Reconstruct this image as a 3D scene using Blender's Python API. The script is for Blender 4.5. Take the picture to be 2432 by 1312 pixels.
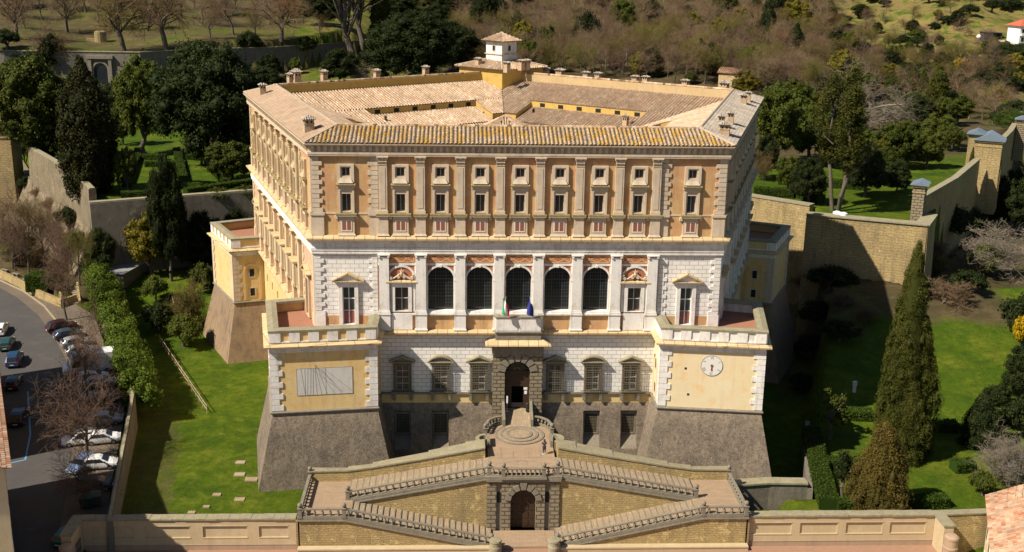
import bpy, math, random
import numpy as np
from mathutils import Matrix, Vector
R = math.radians
random.seed(7)
rng = np.random.default_rng(11)
scene = bpy.context.scene
for o in list(bpy.data.objects): bpy.data.objects.remove(o)
COL = scene.collection

# ---------------------------------------------------------------- camera
CAM = dict(f=2750.38, pos=(-6.6487, -126.406, 50.718), pitch=15.628, yaw=2.667, roll=0.920)
_pi, _ya, _ro = R(CAM['pitch']), R(CAM['yaw']), R(CAM['roll'])
_d = np.array([math.sin(_ya)*math.cos(_pi), math.cos(_ya)*math.cos(_pi), -math.sin(_pi)])
_r = np.array([math.cos(_ya), -math.sin(_ya), 0]); _u = np.cross(_r, _d)
_r2 = math.cos(_ro)*_r + math.sin(_ro)*_u; _u2 = -math.sin(_ro)*_r + math.cos(_ro)*_u
cam_data = bpy.data.cameras.new('camera'); cam = bpy.data.objects.new('camera', cam_data); COL.objects.link(cam)
cam_data.sensor_width = 36; cam_data.lens = CAM['f']*36/2432; cam_data.clip_end = 3000; cam_data.clip_start = 1
M = Matrix(((_r2[0], _u2[0], -_d[0], CAM['pos'][0]), (_r2[1], _u2[1], -_d[1], CAM['pos'][1]), (_r2[2], _u2[2], -_d[2], CAM['pos'][2]), (0, 0, 0, 1)))
cam.matrix_world = M
scene.camera = cam
scene.render.resolution_x, scene.render.resolution_y = 1024, 552

# ---------------------------------------------------------------- light
SUN_EL = 46.0
SUN_TO = np.array([-0.888, -0.460, 0.0])          # horizontal direction towards the sun
_az = math.atan2(SUN_TO[0], SUN_TO[1])
w = bpy.data.worlds.new('World'); scene.world = w; w.use_nodes = True
nt = w.node_tree; nt.nodes.clear()
sky = nt.nodes.new('ShaderNodeTexSky'); sky.sky_type = 'NISHITA'; sky.sun_disc = False
sky.sun_elevation = R(SUN_EL); sky.sun_rotation = _az; sky.altitude = 500
bg = nt.nodes.new('ShaderNodeBackground'); bg.inputs['Strength'].default_value = 0.05
wo = nt.nodes.new('ShaderNodeOutputWorld')
nt.links.new(sky.outputs[0], bg.inputs['Color']); nt.links.new(bg.outputs[0], wo.inputs['Surface'])
sd = bpy.data.lights.new('sun', 'SUN'); sd.energy = 5.0; sd.angle = R(0.5); sd.color = (1.0, 0.905, 0.765)
sun = bpy.data.objects.new('sun', sd); COL.objects.link(sun)
_dir = Vector((SUN_TO[0]*math.cos(R(SUN_EL)), SUN_TO[1]*math.cos(R(SUN_EL)), math.sin(R(SUN_EL))))
sun.rotation_euler = _dir.to_track_quat('Z', 'Y').to_euler(); sun.location = (-80, -60, 120)
scene.view_settings.view_transform = 'Standard'; scene.view_settings.look = 'None'
scene.view_settings.exposure = 0.62; scene.view_settings.gamma = 1

# ---------------------------------------------------------------- pixel (of the 2432 px photo) -> world helpers
_C = np.array(CAM['pos'])
def ray(px, py): return _d + (px-1216)/CAM['f']*_r2 - (py-656)/CAM['f']*_u2
def atz(px, py, z):
    v = ray(px, py); p = _C + v*(z-_C[2])/v[2]; return (float(p[0]), float(p[1]), z)

# ---------------------------------------------------------------- tags
def tag(o, label=None, cat=None, group=None, kind=None):
    if label: o['label'] = label
    if cat: o['category'] = cat
    if group: o['group'] = group
    if kind: o['kind'] = kind
    return o
def thing(name, label, cat, loc=(0, 0, 0), rz=0, group=None):
    o = bpy.data.objects.new(name, None); COL.objects.link(o); o.location = loc; o.rotation_euler = (0, 0, rz)
    return tag(o, label, cat, group)
def copy_tree(o, parent=None):
    c = o.copy(); COL.objects.link(c)
    if parent is not None: c.parent = parent
    for ch in list(o.children): copy_tree(ch, c)
    return c

# ---------------------------------------------------------------- mesh builder
class MB:
    def __init__(s, T=None): s.v = []; s.f = []; s.T = T; s.tint = []
    def add(s, vs, fs, tint=None):
        n = len(s.v)
        if s.T is not None: vs = [tuple(s.T @ Vector(v)) for v in vs]
        s.v += [tuple(v) for v in vs]; s.f += [tuple(i+n for i in f) for f in fs]
        s.tint += [0.5 if tint is None else tint]*len(fs)
    def box(s, x0, x1, y0, y1, z0, z1):
        if x0 > x1: x0, x1 = x1, x0
        if y0 > y1: y0, y1 = y1, y0
        if z0 > z1: z0, z1 = z1, z0
        s.add([(x0,y0,z0),(x1,y0,z0),(x1,y1,z0),(x0,y1,z0),(x0,y0,z1),(x1,y0,z1),(x1,y1,z1),(x0,y1,z1)],
              [(0,3,2,1),(4,5,6,7),(0,1,5,4),(1,2,6,5),(2,3,7,6),(3,0,4,7)])
    def hexa(s, b, t):                # two 4-point loops (ccw seen from above)
        s.add(list(b)+list(t), [(0,3,2,1),(4,5,6,7),(0,1,5,4),(1,2,6,5),(2,3,7,6),(3,0,4,7)])
    def quad(s, a, b, c, d): s.add([a,b,c,d], [(0,1,2,3)])
    def poly(s, pts): s.add(pts, [tuple(range(len(pts)))])
    def loft(s, A, B, caps=True):     # A, B: closed loops of equal length
        n = len(A); fs = [(i, (i+1) % n, n+(i+1) % n, n+i) for i in range(n)]
        if caps: fs += [tuple(range(n-1, -1, -1)), tuple(range(n, 2*n))]
        s.add(list(A)+list(B), fs)
    def prism(s, p2, z0, z1): s.loft([(x, y, z0) for x, y in p2], [(x, y, z1) for x, y in p2])
    def ext(s, pxz, y0, y1):          # polygon in x-z (ccw seen from -y), from front y0 to back y1
        s.loft([(x, y1, z) for x, z in pxz], [(x, y0, z) for x, z in pxz])
    def tube(s, p0, p1, r0, r1=None, n=6, caps=False):
        r1 = r0 if r1 is None else r1
        a = Vector(p1)-Vector(p0)
        if a.length < 1e-6: return
        a.normalize(); b = a.orthogonal().normalized(); c = a.cross(b)
        A = [tuple(Vector(p0)+(b*math.cos(2*math.pi*i/n)+c*math.sin(2*math.pi*i/n))*r0) for i in range(n)]
        B = [tuple(Vector(p1)+(b*math.cos(2*math.pi*i/n)+c*math.sin(2*math.pi*i/n))*r1) for i in range(n)]
        s.loft(A, B, caps)
    def lathe(s, prof, cx=0, cy=0, n=10):
        vs = [(cx+r*math.cos(2*math.pi*i/n), cy+r*math.sin(2*math.pi*i/n), z) for r, z in prof for i in range(n)]
        fs = [(j*n+i, j*n+(i+1) % n, (j+1)*n+(i+1) % n, (j+1)*n+i) for j in range(len(prof)-1) for i in range(n)]
        m = len(prof)-1
        fs += [tuple(range(n-1, -1, -1)), tuple(m*n+i for i in range(n))]
        s.add(vs, fs)
    def ball(s, c, r, n=8, sz=1.0):
        s.lathe([(max(1e-3, r*math.sin(math.pi*j/n)), c[2]-r*sz*math.cos(math.pi*j/n)) for j in range(n+1)], c[0], c[1], 10)
    def sweep(s, prof, path, closed=True):  # prof [(off, z)], path(off) -> 2D pts ; closed profile loop
        L = [[(x, y, z) for x, y in path(o)] for o, z in prof]
        m = len(L[0]); k = len(L); n0 = [p for l in L for p in l]; fs = []
        for j in range(k):
            jj = (j+1) % k
            for i in range(m if closed else m-1):
                ii = (i+1) % m
                fs.append((j*m+i, jj*m+i, jj*m+ii, j*m+ii))
        if not closed: fs += [tuple(j*m for j in range(k)), tuple(j*m+m-1 for j in range(k-1, -1, -1))]
        s.add(n0, fs)
    def mesh(s, name, mat, smooth=False, fix=True):
        me = bpy.data.meshes.new(name); me.from_pydata(s.v, [], s.f)
        if fix:
            import bmesh
            bm = bmesh.new(); bm.from_mesh(me); bmesh.ops.recalc_face_normals(bm, faces=bm.faces); bm.to_mesh(me); bm.free()
        if any(t != 0.5 for t in s.tint):
            a = me.attributes.new('tint', 'FLOAT', 'FACE'); a.data.foreach_set('value', np.array(s.tint, dtype=np.float32))
        if smooth: me.polygons.foreach_set('use_smooth', [True]*len(me.polygons))
        if mat: me.materials.append(mat)
        return me
    def build(s, name, mat, parent=None, smooth=False, inv=None, fix=True):
        o = bpy.data.objects.new(name, s.mesh(name, mat, smooth, fix)); COL.objects.link(o)
        if parent is not None:
            o.parent = parent
            if inv is not None: o.matrix_parent_inverse = inv
        return o

# ---------------------------------------------------------------- materials
def nd(t, kind, **kw):
    n = t.nodes.new(kind)
    for k, v in kw.items():
        if k in n.inputs: n.inputs[k].default_value = v
        else: setattr(n, k, v)
    return n
def ramp(t, fac, stops):
    n = t.nodes.new('ShaderNodeValToRGB'); e = n.color_ramp.elements
    while len(e) > 1: e.remove(e[-1])
    e[0].position = stops[0][0]; e[0].color = (*stops[0][1], 1) if len(stops[0][1]) == 3 else stops[0][1]
    for p, c in stops[1:]:
        q = e.new(p); q.color = (*c, 1)
    t.links.new(fac, n.inputs[0]); return n.outputs[0]
def mixc(t, fac, a, b, mode='MIX'):
    n = t.nodes.new('ShaderNodeMix'); n.data_type = 'RGBA'; n.blend_type = mode
    for s, v in ((0, fac), (6, a), (7, b)):
        if isinstance(v, (int, float)): n.inputs[s].default_value = v
        elif isinstance(v, tuple): n.inputs[s].default_value = (*v, 1)
        else: t.links.new(v, n.inputs[s])
    return n.outputs[2]
def noise(t, vec, scale, detail=4, rough=0.6, dist=0):
    n = nd(t, 'ShaderNodeTexNoise'); n.inputs['Scale'].default_value = scale; n.inputs['Detail'].default_value = detail
    n.inputs['Roughness'].default_value = rough; n.inputs['Distortion'].default_value = dist
    t.links.new(vec, n.inputs['Vector']); return n.outputs['Fac']
def stretch(t, vec, s):
    n = t.nodes.new('ShaderNodeMapping'); n.inputs['Scale'].default_value = s; t.links.new(vec, n.inputs['Vector']); return n.outputs[0]
def newmat(name):
    m = bpy.data.materials.new(name); m.use_nodes = True; t = m.node_tree; t.nodes.clear()
    out = t.nodes.new('ShaderNodeOutputMaterial'); b = t.nodes.new('ShaderNodeBsdfPrincipled'); t.links.new(b.outputs[0], out.inputs[0])
    tc = t.nodes.new('ShaderNodeTexCoord')
    return m, t, b, tc.outputs['Object']
def bump(t, b, h, strength=0.4, dist=0.05):
    n = t.nodes.new('ShaderNodeBump'); n.inputs['Strength'].default_value = strength; n.inputs['Distance'].default_value = dist
    t.links.new(h, n.inputs['Height']); t.links.new(n.outputs[0], b.inputs['Normal'])
def stucco(name, c1, c2, c3=None, scale=0.35, rough=0.9, streak=0.5, stain=(0.16, 0.13, 0.10), stain_amt=0.5, bmp=0.25, speck=None):
    """mottled plaster or stone: two colours in patches, a third in blotches, vertical dirt streaks"""
    m, t, b, co = newmat(name)
    c = mixc(t, ramp(t, noise(t, co, scale, 6, 0.65), [(0.35, (0, 0, 0)), (0.65, (1, 1, 1))]), c1, c2)
    if c3: c = mixc(t, ramp(t, noise(t, co, scale*2.3, 8, 0.7, 0.5), [(0.52, (0, 0, 0)), (0.68, (1, 1, 1))]), c, c3)
    st = ramp(t, noise(t, stretch(t, co, (1.3, 1.3, 0.16)), 1.1, 7, 0.7), [(0.5, (0, 0, 0)), (0.75, (streak,)*3)])
    c = mixc(t, st, c, stain)
    sp = ramp(t, noise(t, co, 3.2, 10, 0.75), [(0.52, (0, 0, 0)), (0.72, (stain_amt,)*3)])
    c = mixc(t, sp, c, stain)
    if speck: c = mixc(t, ramp(t, noise(t, co, speck[1], 4, 0.8), [(speck[2], (0, 0, 0)), (speck[2]+0.06, (1, 1, 1))]), c, speck[0])
    t.links.new(c, b.inputs['Base Color']); b.inputs['Roughness'].default_value = rough
    bump(t, b, noise(t, co, 5, 8, 0.7), bmp, 0.05)
    return m
def masonry(name, c1, c2, mortar, bw, bh, plane='xz', msize=0.03, stain=(0.14, 0.12, 0.09), stain_amt=0.5, bmp=0.6, scale_noise=0.5, offset=0.5, irregular=0.0, streak=0.4, speck=None):
    m, t, b, co = newmat(name)
    sx = t.nodes.new('ShaderNodeSeparateXYZ'); t.links.new(co, sx.inputs[0]); cb = t.nodes.new('ShaderNodeCombineXYZ')
    a = {'xz': (0, 2), 'yz': (1, 2), 'xy': (0, 1)}[plane]
    if plane == 'sz':                 # both horizontals summed
        pass
    t.links.new(sx.outputs[a[0]], cb.inputs[0]); t.links.new(sx.outputs[a[1]], cb.inputs[1])
    vec = cb.outputs[0]
    if irregular:
        nn = nd(t, 'ShaderNodeTexNoise'); nn.inputs['Scale'].default_value = 1.3; t.links.new(co, nn.inputs['Vector'])
        va = t.nodes.new('ShaderNodeVectorMath'); va.operation = 'SCALE'; va.inputs['Scale'].default_value = irregular; t.links.new(nn.outputs['Color'], va.inputs[0])
        vb = t.nodes.new('ShaderNodeVectorMath'); vb.operation = 'ADD'; t.links.new(vec, vb.inputs[0]); t.links.new(va.outputs[0], vb.inputs[1]); vec = vb.outputs[0]
    br = t.nodes.new('ShaderNodeTexBrick'); t.links.new(vec, br.inputs['Vector'])
    br.inputs['Scale'].default_value = 1; br.inputs['Brick Width'].default_value = bw; br.inputs['Row Height'].default_value = bh
    br.inputs['Mortar Size'].default_value = msize; br.inputs['Mortar Smooth'].default_value = 0.3; br.offset = offset
    br.inputs['Color1'].default_value = (*c1, 1); br.inputs['Color2'].default_value = (*c2, 1); br.inputs['Mortar'].default_value = (*mortar, 1)
    c = br.outputs['Color']
    n1 = noise(t, co, scale_noise, 6, 0.65)
    c = mixc(t, ramp(t, n1, [(0.42, (0, 0, 0)), (0.68, (stain_amt*0.6,)*3)]), c, stain)
    c = mixc(t, ramp(t, noise(t, co, 2.6, 10, 0.75), [(0.5, (0, 0, 0)), (0.72, (stain_amt,)*3)]), c, stain)
    c = mixc(t, ramp(t, noise(t, stretch(t, co, (1.2, 1.2, 0.14)), 1.0, 7, 0.7), [(0.5, (0, 0, 0)), (0.78, (streak,)*3)]), c, stain)
    if speck: c = mixc(t, ramp(t, noise(t, co, speck[1], 4, 0.8), [(speck[2], (0, 0, 0)), (speck[2]+0.06, (1, 1, 1))]), c, speck[0])
    t.links.new(c, b.inputs['Base Color']); b.inputs['Roughness'].default_value = 0.92
    inv = t.nodes.new('ShaderNodeMath'); inv.operation = 'SUBTRACT'; inv.inputs[0].default_value = 1; t.links.new(br.outputs['Fac'], inv.inputs[1])
    ad = t.nodes.new('ShaderNodeMath'); ad.operation = 'MULTIPLY_ADD'; t.links.new(noise(t, co, 6, 6, 0.7), ad.inputs[0]); ad.inputs[1].default_value = 0.4; t.links.new(inv.outputs[0], ad.inputs[2])
    bump(t, b, ad.outputs[0], bmp, 0.06)
    return m
def plain(name, col, rough=0.6, metal=0.0, spec=0.5, var=0.12):
    m, t, b, co = newmat(name)
    d = tuple(c*(1-var) for c in col)
    t.links.new(mixc(t, noise(t, co, 2.5, 5, 0.6), d, tuple(min(1, c*(1+var)) for c in col)), b.inputs['Base Color'])
    b.inputs['Roughness'].default_value = rough; b.inputs['Metallic'].default_value = metal; b.inputs['Specular IOR Level'].default_value = spec
    return m
def leafmat(name, cols, rough=0.6, trans=0.25):
    """leaf colour varies leaf by leaf (random per face attribute) and clump by clump"""
    m, t, b, co = newmat(name)
    at = t.nodes.new('ShaderNodeAttribute'); at.attribute_name = 'tint'
    oi = t.nodes.new('ShaderNodeObjectInfo')
    c = ramp(t, at.outputs['Fac'], [(i/(len(cols)-1), cc) for i, cc in enumerate(cols)])
    hs = t.nodes.new('ShaderNodeHueSaturation')
    mr = t.nodes.new('ShaderNodeMapRange'); t.links.new(oi.outputs['Random'], mr.inputs['Value']); mr.inputs['To Min'].default_value = 0.75; mr.inputs['To Max'].default_value = 1.2
    t.links.new(mr.outputs[0], hs.inputs['Value']); t.links.new(c, hs.inputs['Color'])
    t.links.new(hs.outputs[0], b.inputs['Base Color']); b.inputs['Roughness'].default_value = rough; b.inputs['Specular IOR Level'].default_value = 0.08
    if trans:
        out = [n for n in t.nodes if n.type == 'OUTPUT_MATERIAL'][0]
        tr = t.nodes.new('ShaderNodeBsdfTranslucent'); t.links.new(hs.outputs[0], tr.inputs['Color'])
        mx = t.nodes.new('ShaderNodeMixShader'); mx.inputs[0].default_value = trans
        t.links.new(b.outputs[0], mx.inputs[1]); t.links.new(tr.outputs[0], mx.inputs[2]); t.links.new(mx.outputs[0], out.inputs[0])
    return m
def tilemat(name, cols, lichen=None, dirt=(0.12, 0.09, 0.06), dirt_amt=0.6):
    m, t, b, co = newmat(name)
    at = t.nodes.new('ShaderNodeAttribute'); at.attribute_name = 'tint'
    c = ramp(t, at.outputs['Fac'], [(i/(len(cols)-1), cc) for i, cc in enumerate(cols)])
    c = mixc(t, ramp(t, noise(t, co, 0.5, 6, 0.7), [(0.4, (0, 0, 0)), (0.7, (0.45,)*3)]), c, tuple(x*0.75 for x in cols[0]))
    if lichen:
        m2 = t.nodes.new('ShaderNodeMath'); m2.operation = 'MULTIPLY_ADD'; t.links.new(at.outputs['Fac'], m2.inputs[0]); m2.inputs[1].default_value = 0.22
        t.links.new(noise(t, co, 0.9, 7, 0.75), m2.inputs[2])
        c = mixc(t, ramp(t, m2.outputs[0], [(lichen[1], (0, 0, 0)), (lichen[1]+0.12, (1, 1, 1))]), c, lichen[0])
    c = mixc(t, ramp(t, noise(t, co, 2.2, 9, 0.8), [(0.55, (0, 0, 0)), (0.72, (dirt_amt,)*3)]), c, dirt)
    t.links.new(c, b.inputs['Base Color']); b.inputs['Roughness'].default_value = 0.9
    return m

def twigmat(name, cols):
    """twig colour drifts from tree to tree across the place"""
    m, t, b, co = newmat(name); ge = t.nodes.new('ShaderNodeNewGeometry'); oi = t.nodes.new('ShaderNodeObjectInfo')
    q = t.nodes.new('ShaderNodeMath'); q.operation = 'MULTIPLY_ADD'; t.links.new(oi.outputs['Random'], q.inputs[0]); q.inputs[1].default_value = 0.30
    t.links.new(noise(t, ge.outputs['Position'], 0.055, 3, 0.6), q.inputs[2])
    c = ramp(t, q.outputs[0], [(0.34+0.14*i, cc) for i, cc in enumerate(cols)])
    t.links.new(c, b.inputs['Base Color']); b.inputs['Roughness'].default_value = 0.9; b.inputs['Specular IOR Level'].default_value = 0.1; return m
def scarpmat():
    m, t, b, co = newmat('weathered_scarp_plaster')
    c = mixc(t, ramp(t, noise(t, co, 0.35, 8, 0.72, 0.6), [(0.36, (0, 0, 0)), (0.64, (1, 1, 1))]), (0.145, 0.113, 0.080), (0.25, 0.195, 0.138))
    sx = t.nodes.new('ShaderNodeSeparateXYZ'); t.links.new(co, sx.inputs[0]); q = t.nodes.new('ShaderNodeMath'); q.operation = 'MULTIPLY_ADD'
    t.links.new(noise(t, stretch(t, co, (1, 1, 0.35)), 0.7, 7, 0.7), q.inputs[0]); q.inputs[1].default_value = 5.0; t.links.new(sx.outputs[2], q.inputs[2])
    c = mixc(t, ramp(t, q.outputs[0], [(0.0, (0, 0, 0)), (1.0, (1, 1, 1))]), c, c)
    mr = t.nodes.new('ShaderNodeMapRange'); t.links.new(q.outputs[0], mr.inputs['Value']); mr.inputs['From Min'].default_value = 1.2; mr.inputs['From Max'].default_value = 3.4; mr.inputs['To Max'].default_value = 0.8
    c = mixc(t, mr.outputs[0], c, (0.30, 0.235, 0.165))                      # newer render below the moulding
    c = mixc(t, ramp(t, noise(t, co, 2.4, 10, 0.8), [(0.44, (0, 0, 0)), (0.66, (0.85, 0.85, 0.85))]), c, (0.055, 0.044, 0.034))
    c = mixc(t, ramp(t, noise(t, stretch(t, co, (1.2, 1.2, 0.12)), 0.9, 7, 0.7), [(0.48, (0, 0, 0)), (0.74, (0.7, 0.7, 0.7))]), c, (0.07, 0.056, 0.044))
    n1 = noise(t, co, 6.0, 4, 0.85); c = mixc(t, ramp(t, n1, [(0.585, (0, 0, 0)), (0.63, (0.9, 0.9, 0.9))]), c, (0.38, 0.33, 0.26))
    c = mixc(t, ramp(t, noise(t, co, 0.28, 5, 0.7), [(0.66, (0, 0, 0)), (0.76, (0.6, 0.6, 0.6))]), c, (0.22, 0.17, 0.04))   # yellow lichen
    t.links.new(c, b.inputs['Base Color']); b.inputs['Roughness'].default_value = 0.95; bump(t, b, noise(t, co, 5, 8, 0.8), 1.0, 0.08); return m
MAT = {}
MAT['white_stone'] = stucco('white_stone', (0.775, 0.75, 0.7), (0.675, 0.6375, 0.5875), (0.55, 0.5, 0.4375), 0.3, stain=(0.275, 0.2375, 0.2), stain_amt=0.45, streak=0.6)
MAT['sunlit_trim'] = stucco('sunlit_trim', (0.50, 0.39, 0.24), (0.42, 0.31, 0.18), (0.55, 0.40, 0.22), 0.5, stain=(0.20, 0.15, 0.09), stain_amt=0.5, streak=0.6)
MAT['sunlit_white'] = stucco('sunlit_white_stone', (0.60, 0.47, 0.30), (0.52, 0.39, 0.24), (0.62, 0.44, 0.26), 0.4, stain=(0.25, 0.18, 0.11), stain_amt=0.45, streak=0.5)
MAT['grey_trim'] = stucco('grey_trim', (0.58, 0.48, 0.365), (0.50, 0.40, 0.29), (0.60, 0.45, 0.28), 0.5, stain=(0.24, 0.19, 0.13), stain_amt=0.5, streak=0.55)
MAT['ashlar'] = masonry('white_ashlar', (0.7874, 0.762, 0.7239), (0.7239, 0.6985, 0.6477), (0.4191, 0.381, 0.3429), 1.0, 0.49, msize=0.034, stain=(0.508, 0.4572, 0.3937), stain_amt=0.3, bmp=0.5, streak=0.35)
MAT['orange'] = stucco('ochre_stucco', (0.53, 0.345, 0.145), (0.48, 0.25, 0.125), (0.55, 0.42, 0.25), 0.30, stain=(0.25, 0.16, 0.09), stain_amt=0.6, streak=0.9)
MAT['ochre_light'] = stucco('pale_ochre_stucco', (0.64, 0.44, 0.17), (0.68, 0.51, 0.25), (0.60, 0.36, 0.13), 0.4, stain=(0.33, 0.23, 0.13), stain_amt=0.4, streak=0.5)
MAT['cream'] = stucco('cream_stucco', (0.686, 0.5586, 0.3332), (0.7154, 0.6076, 0.392), (0.7056, 0.49, 0.245), 0.3, stain=(0.4704, 0.3528, 0.2156), stain_amt=0.22, streak=0.3)
MAT['pink'] = stucco('peeling_pink_stucco', (0.52, 0.27, 0.19), (0.60, 0.40, 0.26), (0.62, 0.50, 0.38), 0.6, stain=(0.25, 0.15, 0.10), stain_amt=0.4)
MAT['yellow'] = stucco('yellow_stucco', (0.527, 0.357, 0.085), (0.51, 0.3315, 0.0935), (0.425, 0.2635, 0.0765), 0.3, stain=(0.221, 0.136, 0.051), stain_amt=0.35, streak=0.4)
MAT['red_panel'] = stucco('brick_red_panel', (0.42, 0.15, 0.07), (0.36, 0.13, 0.07), (0.48, 0.22, 0.12), 0.8, stain=(0.2, 0.1, 0.06), stain_amt=0.3)
MAT['slab'] = masonry('cornice_slab', (0.589, 0.4465, 0.247), (0.5225, 0.38, 0.209), (0.247, 0.1805, 0.1045), 1.15, 3.0, 'xy', msize=0.05, stain=(0.285, 0.209, 0.095), stain_amt=0.45, bmp=0.2, offset=0)
MAT['coping'] = stucco('lichen_coping', (0.288, 0.256, 0.176), (0.224, 0.2, 0.128), (0.336, 0.272, 0.08), 0.9, stain=(0.112, 0.096, 0.064), stain_amt=0.6, bmp=0.7, speck=((0.416, 0.384, 0.304), 9.0, 0.60))
MAT['scarp'] = scarpmat()
MAT['scarp_side'] = stucco('brown_scarp_plaster', (0.27, 0.185, 0.11), (0.22, 0.15, 0.09), (0.17, 0.12, 0.08), 0.25, stain=(0.08, 0.06, 0.04), stain_amt=0.6, streak=0.8, bmp=0.5)
MAT['terrace'] = masonry('terrace_brick', (0.357, 0.153, 0.085), (0.306, 0.136, 0.0765), (0.255, 0.136, 0.085), 0.3, 0.15, 'xy', msize=0.01, stain=(0.187, 0.102, 0.068), bmp=0.2)
MAT['dark_stone'] = stucco('peperino_stone', (0.216, 0.1836, 0.1368), (0.1728, 0.1476, 0.1116), (0.2376, 0.2088, 0.144), 0.8, stain=(0.072, 0.0648, 0.0504), stain_amt=0.55, streak=0.5, bmp=0.5)
MAT['rustic'] = masonry('rusticated_stone', (0.2664, 0.2124, 0.1332), (0.2232, 0.18, 0.1152), (0.072, 0.0576, 0.0396), 0.95, 0.46, msize=0.06, stain=(0.1152, 0.0936, 0.0576), stain_amt=0.35, bmp=1.0, streak=0.2)
MAT['rubble'] = masonry('yellow_tufa_wall', (0.44, 0.32, 0.135), (0.37, 0.265, 0.11), (0.29, 0.205, 0.09), 0.52, 0.25, msize=0.014, stain=(0.18, 0.14, 0.07), stain_amt=0.75, bmp=1.0, irregular=0.5, streak=0.8, scale_noise=0.22, speck=((0.52, 0.39, 0.17), 0.9, 0.56))
MAT['rubble_y'] = masonry('yellow_tufa_wall_side', (0.376, 0.268, 0.108), (0.32, 0.22, 0.088), (0.188, 0.132, 0.064), 0.55, 0.26, 'yz', msize=0.028, stain=(0.16, 0.124, 0.068), stain_amt=0.6, bmp=1.0, irregular=0.18)
MAT['balustrade'] = stucco('mossy_peperino', (0.2106, 0.1833, 0.1365), (0.1716, 0.1482, 0.1092), (0.2418, 0.2106, 0.117), 1.2, stain=(0.078, 0.0702, 0.0507), stain_amt=0.5, bmp=0.5, speck=((0.3276, 0.2964, 0.2262), 8.0, 0.64))
MAT['step'] = masonry('step_paving', (0.35, 0.26, 0.165), (0.28, 0.205, 0.13), (0.15, 0.11, 0.07), 0.30, 0.9, 'xy', msize=0.012, stain=(0.19, 0.15, 0.09), stain_amt=0.5, bmp=0.3)
MAT['paving'] = masonry('brick_paving', (0.342, 0.2394, 0.152), (0.2926, 0.2014, 0.1254), (0.2204, 0.1444, 0.0912), 0.8, 0.28, 'xy', msize=0.012, stain=(0.2052, 0.152, 0.0988), stain_amt=0.4, bmp=0.3)
MAT['panelwall'] = stucco('beige_render', (0.4704, 0.3696, 0.2184), (0.4368, 0.336, 0.1974), (0.504, 0.4116, 0.2688), 0.3, stain=(0.2856, 0.21, 0.126), stain_amt=0.25, streak=0.3, bmp=0.15)
MAT['panelbase'] = stucco('pink_render', (0.368, 0.26, 0.172), (0.336, 0.232, 0.152), None, 0.4, stain=(0.208, 0.136, 0.096), stain_amt=0.3)
MAT['glass'] = plain('dark_glass', (0.018, 0.022, 0.026), 0.12, 0, 0.6, 0.3)
MAT['glass_sky'] = plain('bluish_glass', (0.05, 0.065, 0.08), 0.1, 0, 0.8, 0.4)
MAT['glass_warm'] = plain('brownish_glass', (0.055, 0.045, 0.035), 0.2, 0, 0.5, 0.5)
MAT['curtain'] = plain('pale_curtain_behind_glass', (0.085, 0.078, 0.068), 0.5, 0, 0.6, 0.3)
MAT['lead'] = plain('leaded_grid', (0.05, 0.055, 0.06), 0.5)
MAT['winframe'] = plain('window_paint', (0.50, 0.50, 0.48), 0.5)
MAT['dark'] = plain('dark_opening', (0.010, 0.009, 0.008), 0.9)
MAT['iron'] = plain('iron', (0.035, 0.033, 0.032), 0.6, 0.4)
MAT['rustiron'] = plain('weathered_iron_grille', (0.17, 0.14, 0.09), 0.7, 0.2)
MAT['shutter'] = plain('dark_red_shutter', (0.23, 0.08, 0.06), 0.6)
MAT['cream_paint'] = plain('cream_paint', (0.66, 0.58, 0.44), 0.6)
MAT['wood'] = plain('brown_door_wood', (0.045, 0.025, 0.013), 0.6, 0, 0.3, 0.5)
MAT['white_paint'] = plain('white_paint', (0.74, 0.74, 0.72), 0.6)
MAT['clock'] = plain('clock_face_plaster', (0.66, 0.65, 0.60), 0.8, 0, 0.3, 0.05)
MAT['sundial'] = stucco('sundial_plaster', (0.58, 0.56, 0.52), (0.53, 0.51, 0.47), None, 0.8, stain=(0.36, 0.33, 0.29), stain_amt=0.3, bmp=0.1)
MAT['line'] = plain('painted_line', (0.24, 0.225, 0.21), 0.8)
MAT['numeral'] = plain('painted_numeral', (0.24, 0.19, 0.18), 0.8)
MAT['hand'] = plain('rust_red_clock_hand', (0.24, 0.05, 0.03), 0.6)
MAT['tiles_front'] = tilemat('front_roof_tiles', [(0.088, 0.066, 0.044), (0.3872, 0.2728, 0.176), (0.5456, 0.44, 0.3256), (0.5808, 0.4928, 0.3872)], lichen=((0.44, 0.2464, 0.0264), 0.585))
MAT['tiles'] = tilemat('roof_tiles', [(0.1032, 0.0731, 0.0473), (0.43, 0.2666, 0.1548), (0.5332, 0.4042, 0.2752), (0.4644, 0.2924, 0.172), (0.6192, 0.516, 0.387)], dirt_amt=0.5)
MAT['tiles_left'] = tilemat('pale_roof_tiles', [(0.252, 0.168, 0.1092), (0.42, 0.294, 0.1932), (0.4536, 0.336, 0.2268), (0.4032, 0.2688, 0.1764)], dirt_amt=0.5)
MAT['tiles_right'] = tilemat('grey_roof_tiles', [(0.096, 0.08, 0.064), (0.336, 0.288, 0.232), (0.448, 0.384, 0.312), (0.384, 0.32, 0.256)], lichen=((0.4, 0.264, 0.064), 0.74))
MAT['tiles_red'] = tilemat('red_roof_tiles', [(0.085, 0.0425, 0.0255), (0.357, 0.153, 0.0765), (0.4675, 0.289, 0.1785), (0.51, 0.374, 0.255), (0.374, 0.136, 0.068)])
MAT['chimney'] = stucco('chimney_stucco', (0.42, 0.27, 0.15), (0.50, 0.38, 0.25), (0.38, 0.30, 0.24), 0.8, stain=(0.15, 0.11, 0.08), stain_amt=0.5)
MAT['ridge'] = stucco('grey_ridge', (0.46, 0.37, 0.27), (0.38, 0.30, 0.22), (0.50, 0.35, 0.22), 0.8, stain=(0.2, 0.15, 0.1), stain_amt=0.5)
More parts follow.
